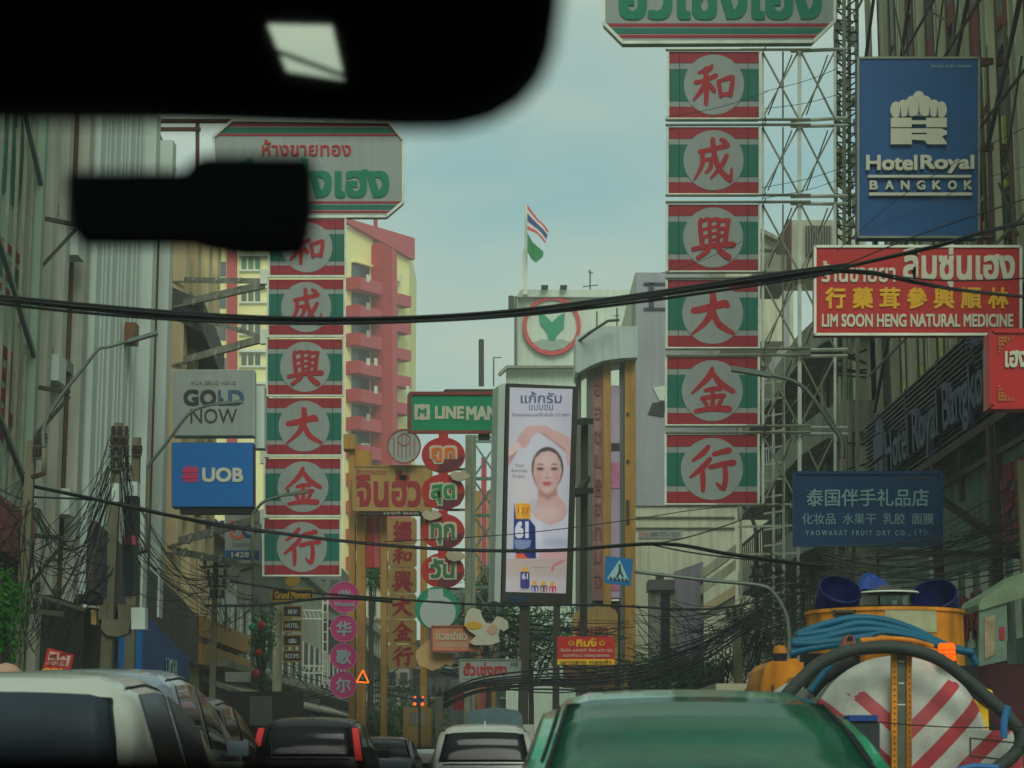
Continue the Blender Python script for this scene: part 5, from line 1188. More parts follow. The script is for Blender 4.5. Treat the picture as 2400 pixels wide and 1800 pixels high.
# ---------------------------------------------- utility poles and street lamps
def pole(label, x, ytop, Y, w, lean=0, arms=(), boxes=()):
    t = T('utility_pole', label, 'utility pole', (P(x, 1700, Y).x, Y, 0), 'concrete utility poles')
    top = P(x, ytop, Y); bx_ = V((top.x + lean, Y, 0))
    g = G(); b = w / 2
    vs = [V((top.x - b * .8, Y - b * .8, top.z)), V((top.x + b * .8, Y - b * .8, top.z)), V((top.x + b * .8, Y + b * .8, top.z)), V((top.x - b * .8, Y + b * .8, top.z))]
    vb = [V((bx_.x - b * 1.2, Y - b * 1.2, 0)), V((bx_.x + b * 1.2, Y - b * 1.2, 0)), V((bx_.x + b * 1.2, Y + b * 1.2, 0)), V((bx_.x - b * 1.2, Y + b * 1.2, 0))]
    g.add(vb + vs, [(0, 3, 2, 1), (4, 5, 6, 7), (0, 1, 5, 4), (1, 2, 6, 5), (2, 3, 7, 6), (3, 0, 4, 7)]); part(t, 'shaft', g, M['pole'])
    for (x0, y0, x1, y1, h) in arms: part(t, 'crossarm', G().bar(P(x0, y0, Y - b - .05), P(x1, y1, Y - b - .05), h), M['steel_dk'])
    for (x0, y0, x1, y1, mm, nm) in boxes:
        pl = plane_at(x0, x1, Y - b - .02, py=(y0 + y1) / 2); g = G(); pl.rect(g, x0, y0, x1, y1, -.3, .02); part(t, nm, g, M[mm])
    g = G()
    for (x0, y0, x1, y1, h) in arms:
        for q in (.15, .5, .85):
            c = P(x0, y0, Y - b - .05).lerp(P(x1, y1, Y - b - .05), q); g.lathe([(.0, 0), (.05, .02), (.03, .06), (.055, .09), (.03, .13), (.05, .16), (0, .19)], c + V((0, 0, h / 2)), n=8)
    if arms: part(t, 'insulators', g, M['brown'], smooth=True)
    return t
pole('concrete pole nearest the left edge with short rusty arms', 75, 1034, 33, .17, -.1, ((80, 1047, 108, 1044, .05), (78, 1075, 104, 1073, .04), (68, 1388, 200, 1430, .06), (70, 1432, 150, 1440, .08)))
tp = pole('thick concrete pole carrying transformer boxes and tangled cables', 278, 992, 39, .2, -.12, ((258, 1024, 302, 1024, .06), (256, 1046, 302, 1046, .05), (256, 1070, 304, 1070, .05), (256, 1100, 304, 1100, .05)),
    ((262, 1133, 279, 1176, 'fin_light', 'meter_box'), (295, 1129, 322, 1162, 'fin_light', 'meter_box'), (286, 1255, 318, 1277, 'pink_render', 'red_plate'), (286, 1279, 318, 1395, 'transformer_paint', 'transformer'),
     (236, 1280, 250, 1400, 'transformer_paint', 'transformer'), (230, 1418, 252, 1452, 'pole', 'clamp_block'), (277, 1416, 308, 1452, 'pole', 'clamp_block'), (308, 1424, 340, 1475, 'fin_light', 'cabinet'), (214, 1430, 226, 1464, 'gold2', 'small_box'), (292, 1163, 322, 1255, 'black', 'cable_box')))
g = G(); plp = plane_at(240, 310, 38.8, py=1470); plp.sheet(g, [(238, 1452), (306, 1452), (300, 1485), (278, 1492), (252, 1490), (236, 1474)], -.3, 0); part(tp, 'platform', g, M['pole'])
t = T('security_camera', 'white dome security camera on the dark wall left of the transformer pole', 'camera', P(195, 1425, 38))
g = G().lathe([(.0, .08), (.06, .06), (.075, 0), (.06, -.02)], P(195, 1425, 38), n=16); part(t, 'shade', g, M['white_frame'], smooth=True)
g = G().lathe([(.05, 0), (.045, -.04), (.02, -.07), (0, -.075)], P(195, 1428, 38), n=16); part(t, 'dome', g, M['black'], smooth=True)
part(t, 'arm', G().bar(P(195, 1420, 38.1), P(236, 1424, 39), .04), M['white_frame'])
pole('short concrete pole just right of the transformer pole', 321, 1026, 43, .2, 0, ((310, 1065, 332, 1066, .04),))
pole('dark pole below the left support arms with many cable hooks', 506, 1300, 56, .16, 0, ((470, 1330, 540, 1326, .07), (480, 1352, 536, 1350, .05), (484, 1374, 532, 1374, .05), (488, 1400, 528, 1400, .05)), ((528, 1368, 552, 1416, 'fin_light', 'meter_box'),))
pole('distant pole under the gold vertical sign', 1030, 1600, 75, .3, 0, ((1010, 1625, 1052, 1622, .06),))
pole('pole in the cable tangle right of the stone turret', 1800, 1228, 52, .3, 0, ((1760, 1330, 1830, 1326, .07), (1755, 1352, 1832, 1350, .06), (1758, 1375, 1830, 1372, .06), (1760, 1398, 1828, 1396, .06)))
pole('leaning dark pole behind the green taxi', 1722, 1430, 45, .2, .15, ((1700, 1450, 1745, 1446, .06),))
pole('thin steel pole at the right edge of the kiosk', 2392, 1080, 33, .14, 0)
def lamp(label, pts, Y, r=.045, head=True, post=None):
    t = T('street_lamp', label, 'street lamp', (P(pts[0][0], 1700, Y).x, Y, 0), 'curved arm street lamps')
    q = thru([P(x, y, Y) for x, y in pts], 8); part(t, 'arm', G().tube(q, r, 8, taper=r * .6), M['lamp'], smooth=True)
    a = P(pts[0][0], pts[0][1], Y); part(t, 'post', G().tube([V((a.x, Y, 0)) if not post else P(pts[0][0], post, Y), a], r * (1.4 if not head else 1.0), 8), M['lamp'] if not head else M['pole'], smooth=True)
    if post: part(t, 'bracket', G().bar(P(pts[0][0], post, Y), P(pts[0][0] - 26, post + 8, Y + 1.5), .06), M['rust'])
    if head:
        e, d = q[-1], (q[-1] - q[-3]).normalized(); s = r * 2.2
        c = e + d * s * 3
        part(t, 'lamp_head', G().bar(e - d * s, c + d * s * 2, s * 1.6, s * .7), M['lamp']); part(t, 'sensor', G().box(e + V((0, 0, s * .8)), (s * .6, s * .6, s)), M['steel_dk'])
lamp('curved street lamp arm crossing the finned building', [(103, 1050), (104, 1000), (135, 940), (205, 850), (232, 818), (260, 812), (312, 797)], 31, .035, post=1110)
lamp('curved street lamp arm crossing the GOLD NOW sign', [(347, 1105), (350, 1090), (385, 1045), (430, 985), (455, 962), (490, 950), (520, 946)], 43, .04, post=1290)
lamp('curved street lamp arm across the lower left column panel', [(592, 1206), (600, 1195), (620, 1175), (660, 1162), (675, 1159)], 50, .045, post=1330)
lamp('street lamp arm reaching left over the right sign column', [(1974, 1075), (1972, 1030), (1945, 990), (1900, 925), (1872, 900), (1838, 886), (1790, 877)], 41, .06, post=1300)
lamp('long curved arm that holds the pedestrian crossing sign', [(1846, 1560), (1850, 1500), (1842, 1440), (1815, 1392), (1780, 1372), (1660, 1360), (1487, 1340)], 33, .045, False)
lamp('high street lamp arm below the right sign column', [(1775, 1560), (1772, 1290), (1768, 1230), (1745, 1190), (1720, 1180)], 56, .07, False)

# ---------------------------------------------- cables
cabn = 0
def cable(label, pts, Y, r, n=1, spread=.02, Y1=None, m='wire', group='overhead cables'):
    g = G()
    for k in range(n):
        ph = random.uniform(0, 6.28)
        q = []
        for i, (x, y) in enumerate(pts):
            f = i / (len(pts) - 1); yy = Y if Y1 is None else Y + (Y1 - Y) * f
            off = V((0, spread * math.sin(ph + i), spread * (k - (n - 1) / 2) * (1 + .3 * math.sin(i + ph)))) if n > 1 else V((0, 0, 0))
            q.append(P(x, y, yy) + off)
        g.tube(thru(q, 6), r, 6)
    return solo('overhead_cable', label, 'cable', g, M[m], group, smooth=True)
cable('thick black cable bundle sagging right across the street in front of the signs', [(-60, 692), (0, 702), (200, 722), (450, 742), (700, 752), (950, 750), (1200, 735), (1450, 705), (1700, 668), (1850, 645), (1990, 626)], 15, .012, 4, .017)
cable('single cable of the bundle rising toward the upper right corner', [(1950, 634), (2060, 608), (2200, 575), (2300, 545), (2440, 512)], 15, .011, 2, .01)
cable('cable of the bundle drooping to the right across the red medicine sign', [(1960, 634), (2050, 640), (2150, 662), (2250, 680), (2440, 700)], 15, .009, 2, .014)
cable('thin cable curving under the white Thai letters of the medicine sign', [(1980, 632), (2100, 648), (2250, 658), (2440, 650)], 15.1, .006)
cable('thin cable rising from the bundle over the top of the medicine sign', [(1900, 655), (2030, 600), (2150, 552), (2300, 500), (2440, 455)], 15.2, .006)
cable('pair of cables from the left pole sagging low across the large screen', [(80, 1140), (200, 1165), (400, 1208), (560, 1236), (800, 1268), (1050, 1288), (1300, 1290), (1550, 1274), (1720, 1300), (1950, 1330)], 30, .018, 2, .02)
cable('cable from the left pole joining the pair behind the sign column', [(78, 1165), (220, 1172), (330, 1190), (480, 1228), (620, 1248)], 31, .016)
cable('cable passing below the large screen', [(540, 1362), (700, 1386), (900, 1402), (1150, 1418), (1400, 1418), (1650, 1428), (1800, 1405), (1950, 1370)], 36, .022)
cable('thin cable across the lower part of the large screen', [(900, 1270), (1200, 1252), (1450, 1222), (1620, 1196), (1730, 1185)], 34, .008)
cable('thin cable rising right across the white building', [(1500, 1278), (1600, 1262), (1720, 1225), (1830, 1180), (1900, 1150)], 34, .012)
cable('thin cable dropping right past the lavender hoarding', [(1520, 1275), (1620, 1295), (1760, 1312), (1900, 1320), (2100, 1300)], 34, .014)
cable('dark cable crossing low over the black gold sign', [(480, 1420), (620, 1418), (740, 1404), (830, 1403), (920, 1410)], 40, .02, 2, .02)
cable('cable low across the truck and its striped tank end', [(1990, 1684), (2100, 1696), (2250, 1705), (2400, 1704)], 18.3, .006, group=None)
for i, (a, b, c, d_) in enumerate(((1790, 215, 2010, 140), (1790, 255, 2000, 210), (1785, 440, 2010, 380), (1790, 465, 2010, 405), (1560, 275, 1800, 215), (1550, 640, 1740, 565))):
    cable(['', '', '', '', 'hair thin wire slanting over the topmost panel of the right sign column', 'hair thin wire slanting over the third panel of the right sign column'][i] if i > 3 else 'hair thin wire between right column and hotel sign, %s from the top' % ['first', 'second', 'third', 'fourth'][i], [(a, b), ((a + c) / 2, (b + d_) / 2 + 8), (c, d_)], 32, .005)
cable('thin wire slanting over the hotel sign lettering', [(1960, 590), (2100, 470), (2250, 375), (2400, 300)], 30, .006)
cable('faint wire slanting up over the lower part of the hotel sign', [(1990, 560), (2130, 500), (2280, 430), (2400, 390)], 30, .005, m='wire2')
cable('heavy black cable mass sweeping up behind the taxi toward the right pole', [(1040, 1640), (1120, 1608), (1250, 1596), (1400, 1592), (1520, 1575), (1640, 1530), (1735, 1470), (1790, 1440)], 44, .022, 8, .055, m='wire')
cable('loose dusty cable rope between the right pole and the truck', [(1740, 1435), (1790, 1462), (1830, 1478), (1860, 1470), (1930, 1430)], 42, .014, 6, .05, m='wire2')

def tangle(name, label, starts, ends, n, Y, r=(.004, .010), drop=(20, 90), m='wire', jit=14, dY=2):
    g = G()
    for k in range(n):
        a = random.choice(starts); b = random.choice(ends)
        a = (a[0] + random.uniform(-jit, jit), a[1] + random.uniform(-jit, jit)); b = (b[0] + random.uniform(-jit, jit), b[1] + random.uniform(-jit, jit))
        dr = random.uniform(*drop); y0 = Y + random.uniform(-dY, dY) * .5; y1 = Y + random.uniform(-dY, dY) * .5
        q = [P(a[0] + (b[0] - a[0]) * f, a[1] + (b[1] - a[1]) * f + 4 * dr * f * (1 - f), y0 + (y1 - y0) * f) for f in [i / 9 for i in range(10)]]
        g.tube(q, random.uniform(*r), 4)
    return stuff(name, g, M[m], label, 'cables')
tangle('cable_tangle', 'fan of black cables sweeping left from the transformer pole', [(262, y) for y in range(1030, 1180, 14)], [(60, 1500), (20, 1400), (90, 1540), (0, 1300), (120, 1560), (100, 1330)], 22, 37, r=(.005, .01), drop=(15, 80))
tangle('cable_tangle', 'looping cables between the left poles', [(80, 1200), (75, 1300), (85, 1420)], [(255, 1180), (250, 1260), (255, 1340), (240, 1240)], 26, 36, r=(.005, .011), drop=(30, 130))
tangle('cable_tangle', 'loose wires entering from the left edge to the first pole', [(-20, y) for y in range(1130, 1420, 22)], [(70, 1100), (75, 1180), (70, 1240), (68, 1300)], 26, 33, drop=(-5, 30))
tangle('cable_tangle', 'dense black wire knots on the first pole', [(70, y) for y in range(1200, 1560, 20)], [(30, y) for y in range(1250, 1600, 30)] + [(110, 1250), (100, 1500)], 50, 33, r=(.004, .01), drop=(-20, 70), jit=20)
tangle('cable_tangle', 'wire knots on the transformer pole', [(290, y) for y in range(1030, 1260, 12)], [(305, y) for y in range(1060, 1420, 20)] + [(330, 1300)], 55, 38.4, r=(.004, .01), drop=(-15, 30), jit=9)
tangle('cable_tangle', 'row of drooping wires right of the transformer pole', [(322, y) for y in range(1180, 1400, 10)], [(505, 1350), (500, 1400), (505, 1440), (480, 1380)], 26, 45, drop=(15, 50), jit=8)
tangle('cable_tangle', 'black wire knots around the pole below the left column', [(470, 1320), (500, 1350), (520, 1400), (505, 1460)], [(560, 1350), (600, 1420), (470, 1480), (540, 1470), (600, 1400)], 34, 56, drop=(-10, 40))
tangle('cable_tangle', 'wires criss-crossing the street end below the gold tiles', [(x, 1560) for x in range(640, 1100, 60)], [(x, 1640) for x in range(640, 1100, 60)], 26, 79, r=(.008, .018), drop=(0, 30), jit=24)
tangle('cable_tangle', 'wires draping behind the taxi from the stone turret', [(1480, 1500), (1500, 1440), (1560, 1420), (1480, 1560), (1600, 1480)], [(1700, 1480), (1740, 1440), (1650, 1560), (1790, 1400)], 60, 50, r=(.004, .011), drop=(0, 60), jit=24)
tangle('cable_tangle', 'dense dusty cable tangle around the right pole', [(1790, y) for y in range(1300, 1520, 16)], [(1880, 1330), (1930, 1380), (1700, 1450), (1720, 1500), (1860, 1450), (2000, 1330)], 110, 49, r=(.005, .013), drop=(-10, 60), m='wire2', jit=20)
tangle('cable_tangle', 'black cable loops hanging under the right pole', [(1740, 1470), (1780, 1480), (1700, 1540)], [(1850, 1480), (1860, 1560), (1700, 1620), (1640, 1620)], 70, 46, r=(.006, .014), drop=(10, 90), jit=24)
tangle('cable_tangle', 'grey cables climbing to the right above the truck', [(1930, y) for y in range(1290, 1360, 12)], [(2400, y) for y in range(1180, 1330, 18)], 26, 36, r=(.006, .014), drop=(15, 60), m='wire2', jit=12)
tangle('cable_tangle', 'thin wires fanning across the canopy frame at the right', [(2060, 1300), (2150, 1290), (2230, 1270)], [(2420, 1150), (2420, 1220), (2420, 1100), (2420, 1280)], 22, 34, r=(.004, .01), drop=(0, 25), jit=16)
tangle('cable_tangle', 'wires across the dark shopfronts below the screen', [(1100, 1450), (1180, 1470), (1050, 1560)], [(1480, 1480), (1440, 1600), (1500, 1560), (1340, 1460)], 40, 64, r=(.008, .02), drop=(0, 40), jit=26)

# ---------------------------------------------- greenery
def foliage(t, nm, cx, cy, cz, rx, ry, rz, n, s, m):
    g = G()
    cl = [(random.gauss(0, .55), random.gauss(0, .55), random.gauss(0, .55), random.uniform(.25, .5)) for _ in range(max(5, n // 60))]
    for k in range(n):
        c = random.choice(cl); 
        p = V((cx + rx * (c[0] + random.gauss(0, c[3] * .6)), cy + ry * (c[1] + random.gauss(0, c[3] * .6)), cz + rz * (c[2] + random.gauss(0, c[3] * .6))))
        a = V((random.gauss(0, 1), random.gauss(0, 1), random.gauss(0, 1))).normalized(); b = a.orthogonal().normalized(); q = s * random.uniform(.6, 1.4)
        g.add([p - a * q, p + b * q * .45, p + a * q, p - b * q * .45], [(0, 1, 2, 3)])
    return part(t, nm, g, m)
def tree(label, x, y, Y, rx, rz, n, s, m, name='tree'):
    c = P(x, y, Y); t = T(name, label, 'tree', (c.x, Y, 0))
    part(t, 'trunk', G().tube(thru([V((c.x, Y, 0)), V((c.x + .1, Y, c.z * .5)), c], 4), .16, 8, taper=.07), M['brown'])
    g = G()
    for k in range(7):
        a = random.uniform(0, 6.28); g.tube([V((c.x + .05, Y, c.z * .6)), c + V((math.cos(a) * rx * .7, math.sin(a) * rx * .7, random.uniform(-.2, .6) * rz))], .05, 5, taper=.015)
    part(t, 'limbs', g, M['brown']); foliage(t, 'crown', c.x, Y, c.z, rx, rx, rz, n, s, m)
tree('bright green small tree cut by the left edge', -8, 1460, 30, .28, .5, 2600, .045, M['leaf2'])
tree('dark tree behind the teal lattice mast', 1140, 1420, 84, 1.1, 1.3, 3000, .10, M['leaf'])
tree('dark green bushy tree below the large screen', 1240, 1490, 92, 2.6, 1.2, 3200, .12, M['leaf'])
tree('small green tree between the yellow gateway posts', 868, 1330, 96, .5, .9, 900, .09, M['leaf2'])
tree('low dark tree at the street end behind the dark car', 950, 1690, 80, 1.6, .9, 1600, .1, M['leaf'])
tree('green hanging plant cluster left of the small black signs', 615, 1500, 66, .35, .75, 1200, .06, M['leaf2'])
tree('dark tree among the cables behind the taxi', 1600, 1600, 60, 1.6, .8, 1800, .09, M['leaf'])
# festive clutter left of the black signs
for i, (x, y, mm, r, lab) in enumerate(((612, 1465, 'sign_red2', 10, 'upper red paper lantern by the green garland'), (606, 1530, 'sign_red2', 9, 'lower red paper lantern by the green garland'), (600, 1580, 'sign_red', 12, 'large dull red paper lantern low by the dark pole'), (628, 1575, 'teal_steel', 8, 'small pale teal lantern beside the dull red one'), (592, 1470, 'line_green', 10, 'green paper lantern left of the red ones'))):
    Y = 65; c = P(x, y, Y); R = S(r, Y)
    t = T('paper_lantern', lab, 'lantern', c - V((0, 0, R)), 'paper lanterns'); part(t, 'body', G().lathe([(R * .3, R), (R * .8, R * .6), (R, 0), (R * .8, -R * .6), (R * .3, -R)], c, n=14), M[mm], smooth=True)
    part(t, 'cord', G().tube([c + V((0, 0, R)), c + V((0, 0, R + .6))], .01, 4), M['black'])
pl = plane_at(520, 700, 60, py=1600)
t = T('street_stall', 'grey street stall with a cream box below the dark pole', 'stall', P(560, 1755, 60))
g = G(); pl.rect(g, 528, 1575, 582, 1598, -.6, 0); part(t, 'cream_box', g, M['cream'])
g = G(); pl.rect(g, 500, 1620, 700, 1755, -1.5, -.2); part(t, 'body', g, M['brown'])
g = G(); pl.rect(g, 586, 1632, 638, 1700, -.1, .1); part(t, 'grey_cabinet', g, M['fin_grey'])
t = T('white_pillar', 'white pillar with dark stains below the small black signs', 'pillar', P(650, 1755, 69))
g = G(); g.bar(P(654, 1415, 69), P(646, 1755, 69), .28); part(t, 'shaft', g, M['white_wall'])
t = T('beige_cabinet', 'beige cabinet at the street end beside the dark pole', 'cabinet', P(980, 1755, 66))  # plain beige box with a door panel
pl = plane_at(945, 1015, 66, py=1690)
g = G(); pl.rect(g, 945, 1658, 1010, 1750, -1.4, 0); part(t, 'body', g, M['gold2'])
g = G(); pl.rect(g, 960, 1670, 995, 1700, .001, .03); part(t, 'door_panel', g, M['concrete'])
pl = plane_at(1050, 1130, 74, py=1640)
t = T('red_sign_box', 'dull red box sign below the white shop sign', 'sign', P(1090, 1665, 74))
g = G(); pl.sheet(g, [(1060, 1618), (1115, 1606), (1118, 1662), (1062, 1664)], -.4, 0); part(t, 'panel', g, M['sign_red'])
g = G(); pl.ell(g, 1092, 1636, 9, 14, .001, .03, 16); part(t, 'dark_mark', g, M['brown'])

# ---------------------------------------------- cars
def prof(tab, y):
    for i in range(len(tab) - 1):
        if y <= tab[i + 1][0]:
            (a, b), (c, d) = tab[i], tab[i + 1]; f = (y - a) / (c - a); f = f * f * (3 - 2 * f) * .4 + f * .6; return b + (d - b) * f
    return tab[-1][1]
GL = mat('tinted_car_glass', (20, 24, 26), rough=.08, var=.2, spec=.35)
def car(name, label, X, Y, L, W, H, kind, paint, glass=None, rot=0, light='car_red', inside=True, cat='car'):
    glass = glass or GL
    if kind == 'sedan':
        top = [(0, .72), (.05, .93), (.14, 1.0), (.5, 1.06), (.86, 1.09), (1.1, 1.2), (1.45, 1.37), (1.75, 1.455), (2.1, 1.495), (2.5, 1.5), (2.85, 1.475), (3.1, 1.41), (3.75, 1.05), (4.3, .9), (4.48, .62)]
        Hr, belt, rg, fg, sw = 1.5, .96, (.86, 1.72), (3.02, 3.75), (1.25, 3.4)
    else:
        top = [(0, .84), (.03, 1.0), (.07, 1.08), (.16, 1.28), (.27, 1.5), (.36, 1.585), (.6, 1.625), (1.2, 1.655), (1.9, 1.66), (2.4, 1.63), (2.65, 1.56), (3.35, 1.12), (3.95, .97), (4.15, .65)]
        Hr, belt, rg, fg, sw = 1.66, 1.05, (.07, .29), (2.6, 3.35), (.5, 3.0)
        if kind == 'hatch2':
            top = top[:8] + [(1.1, 1.66), (1.6, 1.645), (2.0, 1.585), (2.35, 1.48), (2.8, 1.28), (3.2, 1.08), (3.8, .97), (4.15, .65)]
            fg, sw = (1.98, 3.15), (.62, 2.5)
    kz = H / Hr; ky = L / top[-1][0]; belt *= kz
    ys = sorted(set([i * top[-1][0] / 44 for i in range(45)] + [rg[0], rg[1], fg[0], fg[1], sw[0], sw[1]] + [rg[0] + (rg[1] - rg[0]) * i / 6 for i in range(6)]))
    rings = []
    for y in ys:
        zt = prof(top, y) * kz; e0 = min(1, .90 + .10 * min(1, y / .35)) ; e1 = min(1, .84 + .16 * min(1, (top[-1][0] - y) / .8)); hw = W / 2 * e0 * e1
        r = []
        for x_, z_ in ((.90, .2), (.985, .33), (1.0, .62), (.99, .82), (.965, belt)): r.append((hw * x_, min(z_ if z_ < .9 else belt, zt - .02) if z_ < belt else min(belt, zt - .01)))
        gh = max(0, zt - belt); full = max(.01, H - belt); tum = .20 * gh / full
        for k in (.08, .5, .84): r.append((hw * .96 - tum * k, belt + gh * k if gh > .02 else min(belt, zt - .008)))
        xe = hw * .96 - tum
        r.append((xe - .035, zt - .055 * min(1, gh / .3) - .004)); r.append((xe - .075, zt - .018 * min(1, gh / .3) - .003))
        for f in (.8, .6, .4, .2, 0): r.append((xe * f * .9, zt + .022 * (1 - f * f) * min(1, gh / .3)))
        rings.append(r)
    nr = len(rings[0]); parts_ = {'body': G(), 'rear_window': G(), 'windscreen': G(), 'side_window_l': G(), 'side_window_r': G()}
    ca, sa = math.cos(rot), math.sin(rot)
    def W_(x, y, z): y *= ky; return V((X + x * ca - y * sa, Y + x * sa + y * ca, z))
    for sg in (-1, 1):
        for i in range(len(ys) - 1):
            ym = (ys[i] + ys[i + 1]) / 2
            for j in range(nr - 1):
                k = 'body'
                if 5 <= j <= 6 and sw[0] < ym < sw[1]:
                    k = 'side_window_l' if sg < 0 else 'side_window_r'
                    if abs(ym - (sw[0] + (sw[1] - sw[0]) * .48)) < .05: k = 'body'
                if j >= 9 and rg[0] < ym < rg[1]: k = 'rear_window'
                if j >= 9 and fg[0] < ym < fg[1]: k = 'windscreen'
                a, b, c, d = rings[i][j], rings[i][j + 1], rings[i + 1][j + 1], rings[i + 1][j]
                q = [W_(sg * a[0], ys[i], a[1]), W_(sg * b[0], ys[i], b[1]), W_(sg * c[0], ys[i + 1], c[1]), W_(sg * d[0], ys[i + 1], d[1])]
                parts_[k].add(q, [(0, 1, 2, 3) if sg < 0 else (3, 2, 1, 0)])
    r0 = rings[0]; vs = [W_(-x, 0, z) for x, z in r0] + [W_(x, 0, z) for x, z in r0[::-1]]; parts_['body'].add(vs, [tuple(range(len(vs)))])
    r0 = rings[-1]; vs = [W_(-x, ys[-1], z) for x, z in r0] + [W_(x, ys[-1], z) for x, z in r0[::-1]]; parts_['body'].add(vs, [tuple(range(len(vs)))])
    t = T(name, label, cat, W_(0, ys[-1] / 2, 0))
    for k, g in parts_.items():
        o = part(t, 'side_window' if k[0] == 's' else k, g, paint if k == 'body' else glass, smooth=True)
        # weld the strips so that shading runs smoothly
        import bmesh
        bm = bmesh.new(); bm.from_mesh(o.data); bmesh.ops.remove_doubles(bm, verts=bm.verts, dist=.0008); bmesh.ops.recalc_face_normals(bm, faces=bm.faces); bm.to_mesh(o.data); bm.free()
        for p in o.data.polygons: p.use_smooth = True
        if k != 'body': 
            md = o.modifiers.new('thickness', 'SOLIDIFY'); md.thickness = .004; md.offset = 1
    if inside:
        dk = M['interior_cloth']
        seats = [(-.36, L * .47), (.36, L * .47), (-.36, L * .27), (.36, L * .27)]
        for sx, sy in seats:
            part(t, 'seat_back', G().prism([(X + sx - .22, Y + sy, .5), (X + sx + .22, Y + sy, .5), (X + sx + .2, Y + sy - .12, belt + .02), (X + sx - .2, Y + sy - .12, belt + .02)], (0, .12, 0)), dk)
            part(t, 'headrest', G().lathe([(0, -.11), (.09, -.1), (.12, -.04), (.12, .04), (.1, .1), (0, .11)], (X + sx, Y + sy + (.1 if sy < L * .3 else -.02), belt + (.05 if sy < L * .3 else .13)), axis=(0, 0, 1), n=12), dk, smooth=True)
        part(t, 'parcel_shelf', G().bb((X - W * .38, Y + L * .17, belt - .06), (X + W * .38, Y + L * .27, belt - .02)), dk)
        part(t, 'dashboard', G().bb((X - W * .4, Y + L * .66, belt - .2), (X + W * .4, Y + L * .74, belt + .04)), dk)
        part(t, 'cabin_mirror', G().box((X, Y + L * .62, H - .14), (.24, .04, .06)), dk)
    # seals round the rear window
    ri = min(range(len(ys)), key=lambda i: abs(ys[i] - rg[1])); rb = min(range(len(ys)), key=lambda i: abs(ys[i] - rg[0]))
    path = [W_(-rings[i][9][0], ys[i], rings[i][9][1] + .006) for i in range(rb, ri + 1)] + [W_(f * rings[ri][9][0], ys[ri], rings[ri][9][1] + .02 * (1 - f * f) + .008) for f in (-.6, -.2, .2, .6)] + [W_(rings[i][9][0], ys[i], rings[i][9][1] + .006) for i in range(ri, rb - 1, -1)]
    part(t, 'window_seal', G().tube(path, .011, 6), M['black'], smooth=True)
    # drip rails along the roof
    for sg in (-1, 1):
        pth = [W_(sg * (r[8][0] + .004), y, r[8][1] + .002) for y, r in zip(ys, rings) if sw[0] - .1 < y < sw[1] - .3]; part(t, 'roof_rail', G().tube(pth, .009, 5), M['black'], smooth=True)
    for (yw) in (.85 if kind != 'sedan' else .95, top[-1][0] - .85):
        for sg in (-1, 1):
            c = W_(sg * (W / 2 - .12), yw, .32); wh = part(t, 'wheel', G().lathe([(0, -.10), (.20, -.10), (.31, -.09), (.32, 0), (.31, .09), (.20, .1), (0, .1)], c, axis=(1, 0, 0), n=22), M['black'], smooth=True)
            part(wh, 'rim', G().lathe([(0, .105 * sg), (.17, .11 * sg), (.2, .09 * sg)], c, axis=(1, 0, 0), n=18), M['lamp'])
    for sg in (-1, 1):
        g = G()
        if kind == 'suv_tall':
            g.prism([W_(sg * W * .47, -.02, 1.02 * kz), W_(sg * W * .41, -.02, 1.02 * kz), W_(sg * W * .37, .17, 1.5 * kz), W_(sg * W * .42, .17, 1.5 * kz)], V((0, .05, .0)))
        else: g.box(W_(sg * W * .40, -.01, .74 * kz), (W * .13, .06, .17))
        part(t, 'tail_light', g, M[light])
    part(t, 'bumper', G().box(W_(0, .02, .42), (W * .93, .16, .24)), paint)
    part(t, 'number_plate', G().box(W_(0, -.075, .55), (.42, .012, .14)), M['white_frame'])
    part(t, 'boot_seam', G().bar(W_(-W * .36, rg[0] - .03, prof(top, rg[0] - .03) * kz + .03), W_(W * .36, rg[0] - .03, prof(top, rg[0] - .03) * kz + .03), .012), M['black'])
    for sg in (-1, 1): part(t, 'door_mirror', G().box(W_(sg * (W / 2 + .09), fg[0] + .25, belt + .06), (.18, .1, .13)), paint)
    if kind in ('hatch', 'suv_tall'): part(t, 'aerial', G().prism([W_(-.012, .75 if kind != 'sedan' else 2.0, H * .985), W_(-.012, (.75 if kind != 'sedan' else 2.0) + .14, H * .99), W_(-.012, .76 if kind != 'sedan' else 2.01, H + .055)], (.024, 0, 0)), paint)
    return t
M['car_red'] = mat('tail_light_red', (190, 10, 12), rough=.4, var=0, emis=.25)
pw = mat('white_car_paint', (168, 172, 160), rough=.25, var=.05, k=1, coat=.6); psv = mat('silver_car_paint', (126, 140, 150), rough=.22, metal=.3, var=.04, coat=.6)
pblk = mat('black_car_paint', (22, 22, 24), rough=.2, var=.05); pg = mat('green_taxi_paint', (14, 140, 98), rough=.25, var=.06, k=1.0, coat=1); pdk = mat('dark_grey_car_paint', (40, 40, 44), rough=.25, var=.05)
ggl = mat('green_tinted_glass', (26, 96, 70), rough=.08, var=.35, scale=3.4, spec=.6, k=.9)
M['interior_cloth'] = mat('interior_cloth', (46, 50, 48), rough=.9)
for gm, al in ((ggl, .7), (GL, .8)): gm.node_tree.nodes['Principled BSDF'].inputs['Alpha'].default_value = al
car('white_hatchback', 'white hatchback with a wide dark rear window, nearest at the lower left', -2.70, 10.6, 4.0, 1.76, 1.665, 'hatch2', pw, glass=mat('grey_tinted_glass', (44, 54, 62), rough=.35, var=.25, scale=1.5, spec=.12))
car('silver_van', 'silver blue people carrier just beyond the white hatchback', -3.42, 15.9, 4.6, 1.84, 1.89, 'hatch2', psv)
car('black_suv', 'black car mostly hidden beyond the silver van', -3.95, 22.6, 4.3, 1.8, 1.83, 'hatch2', pblk)
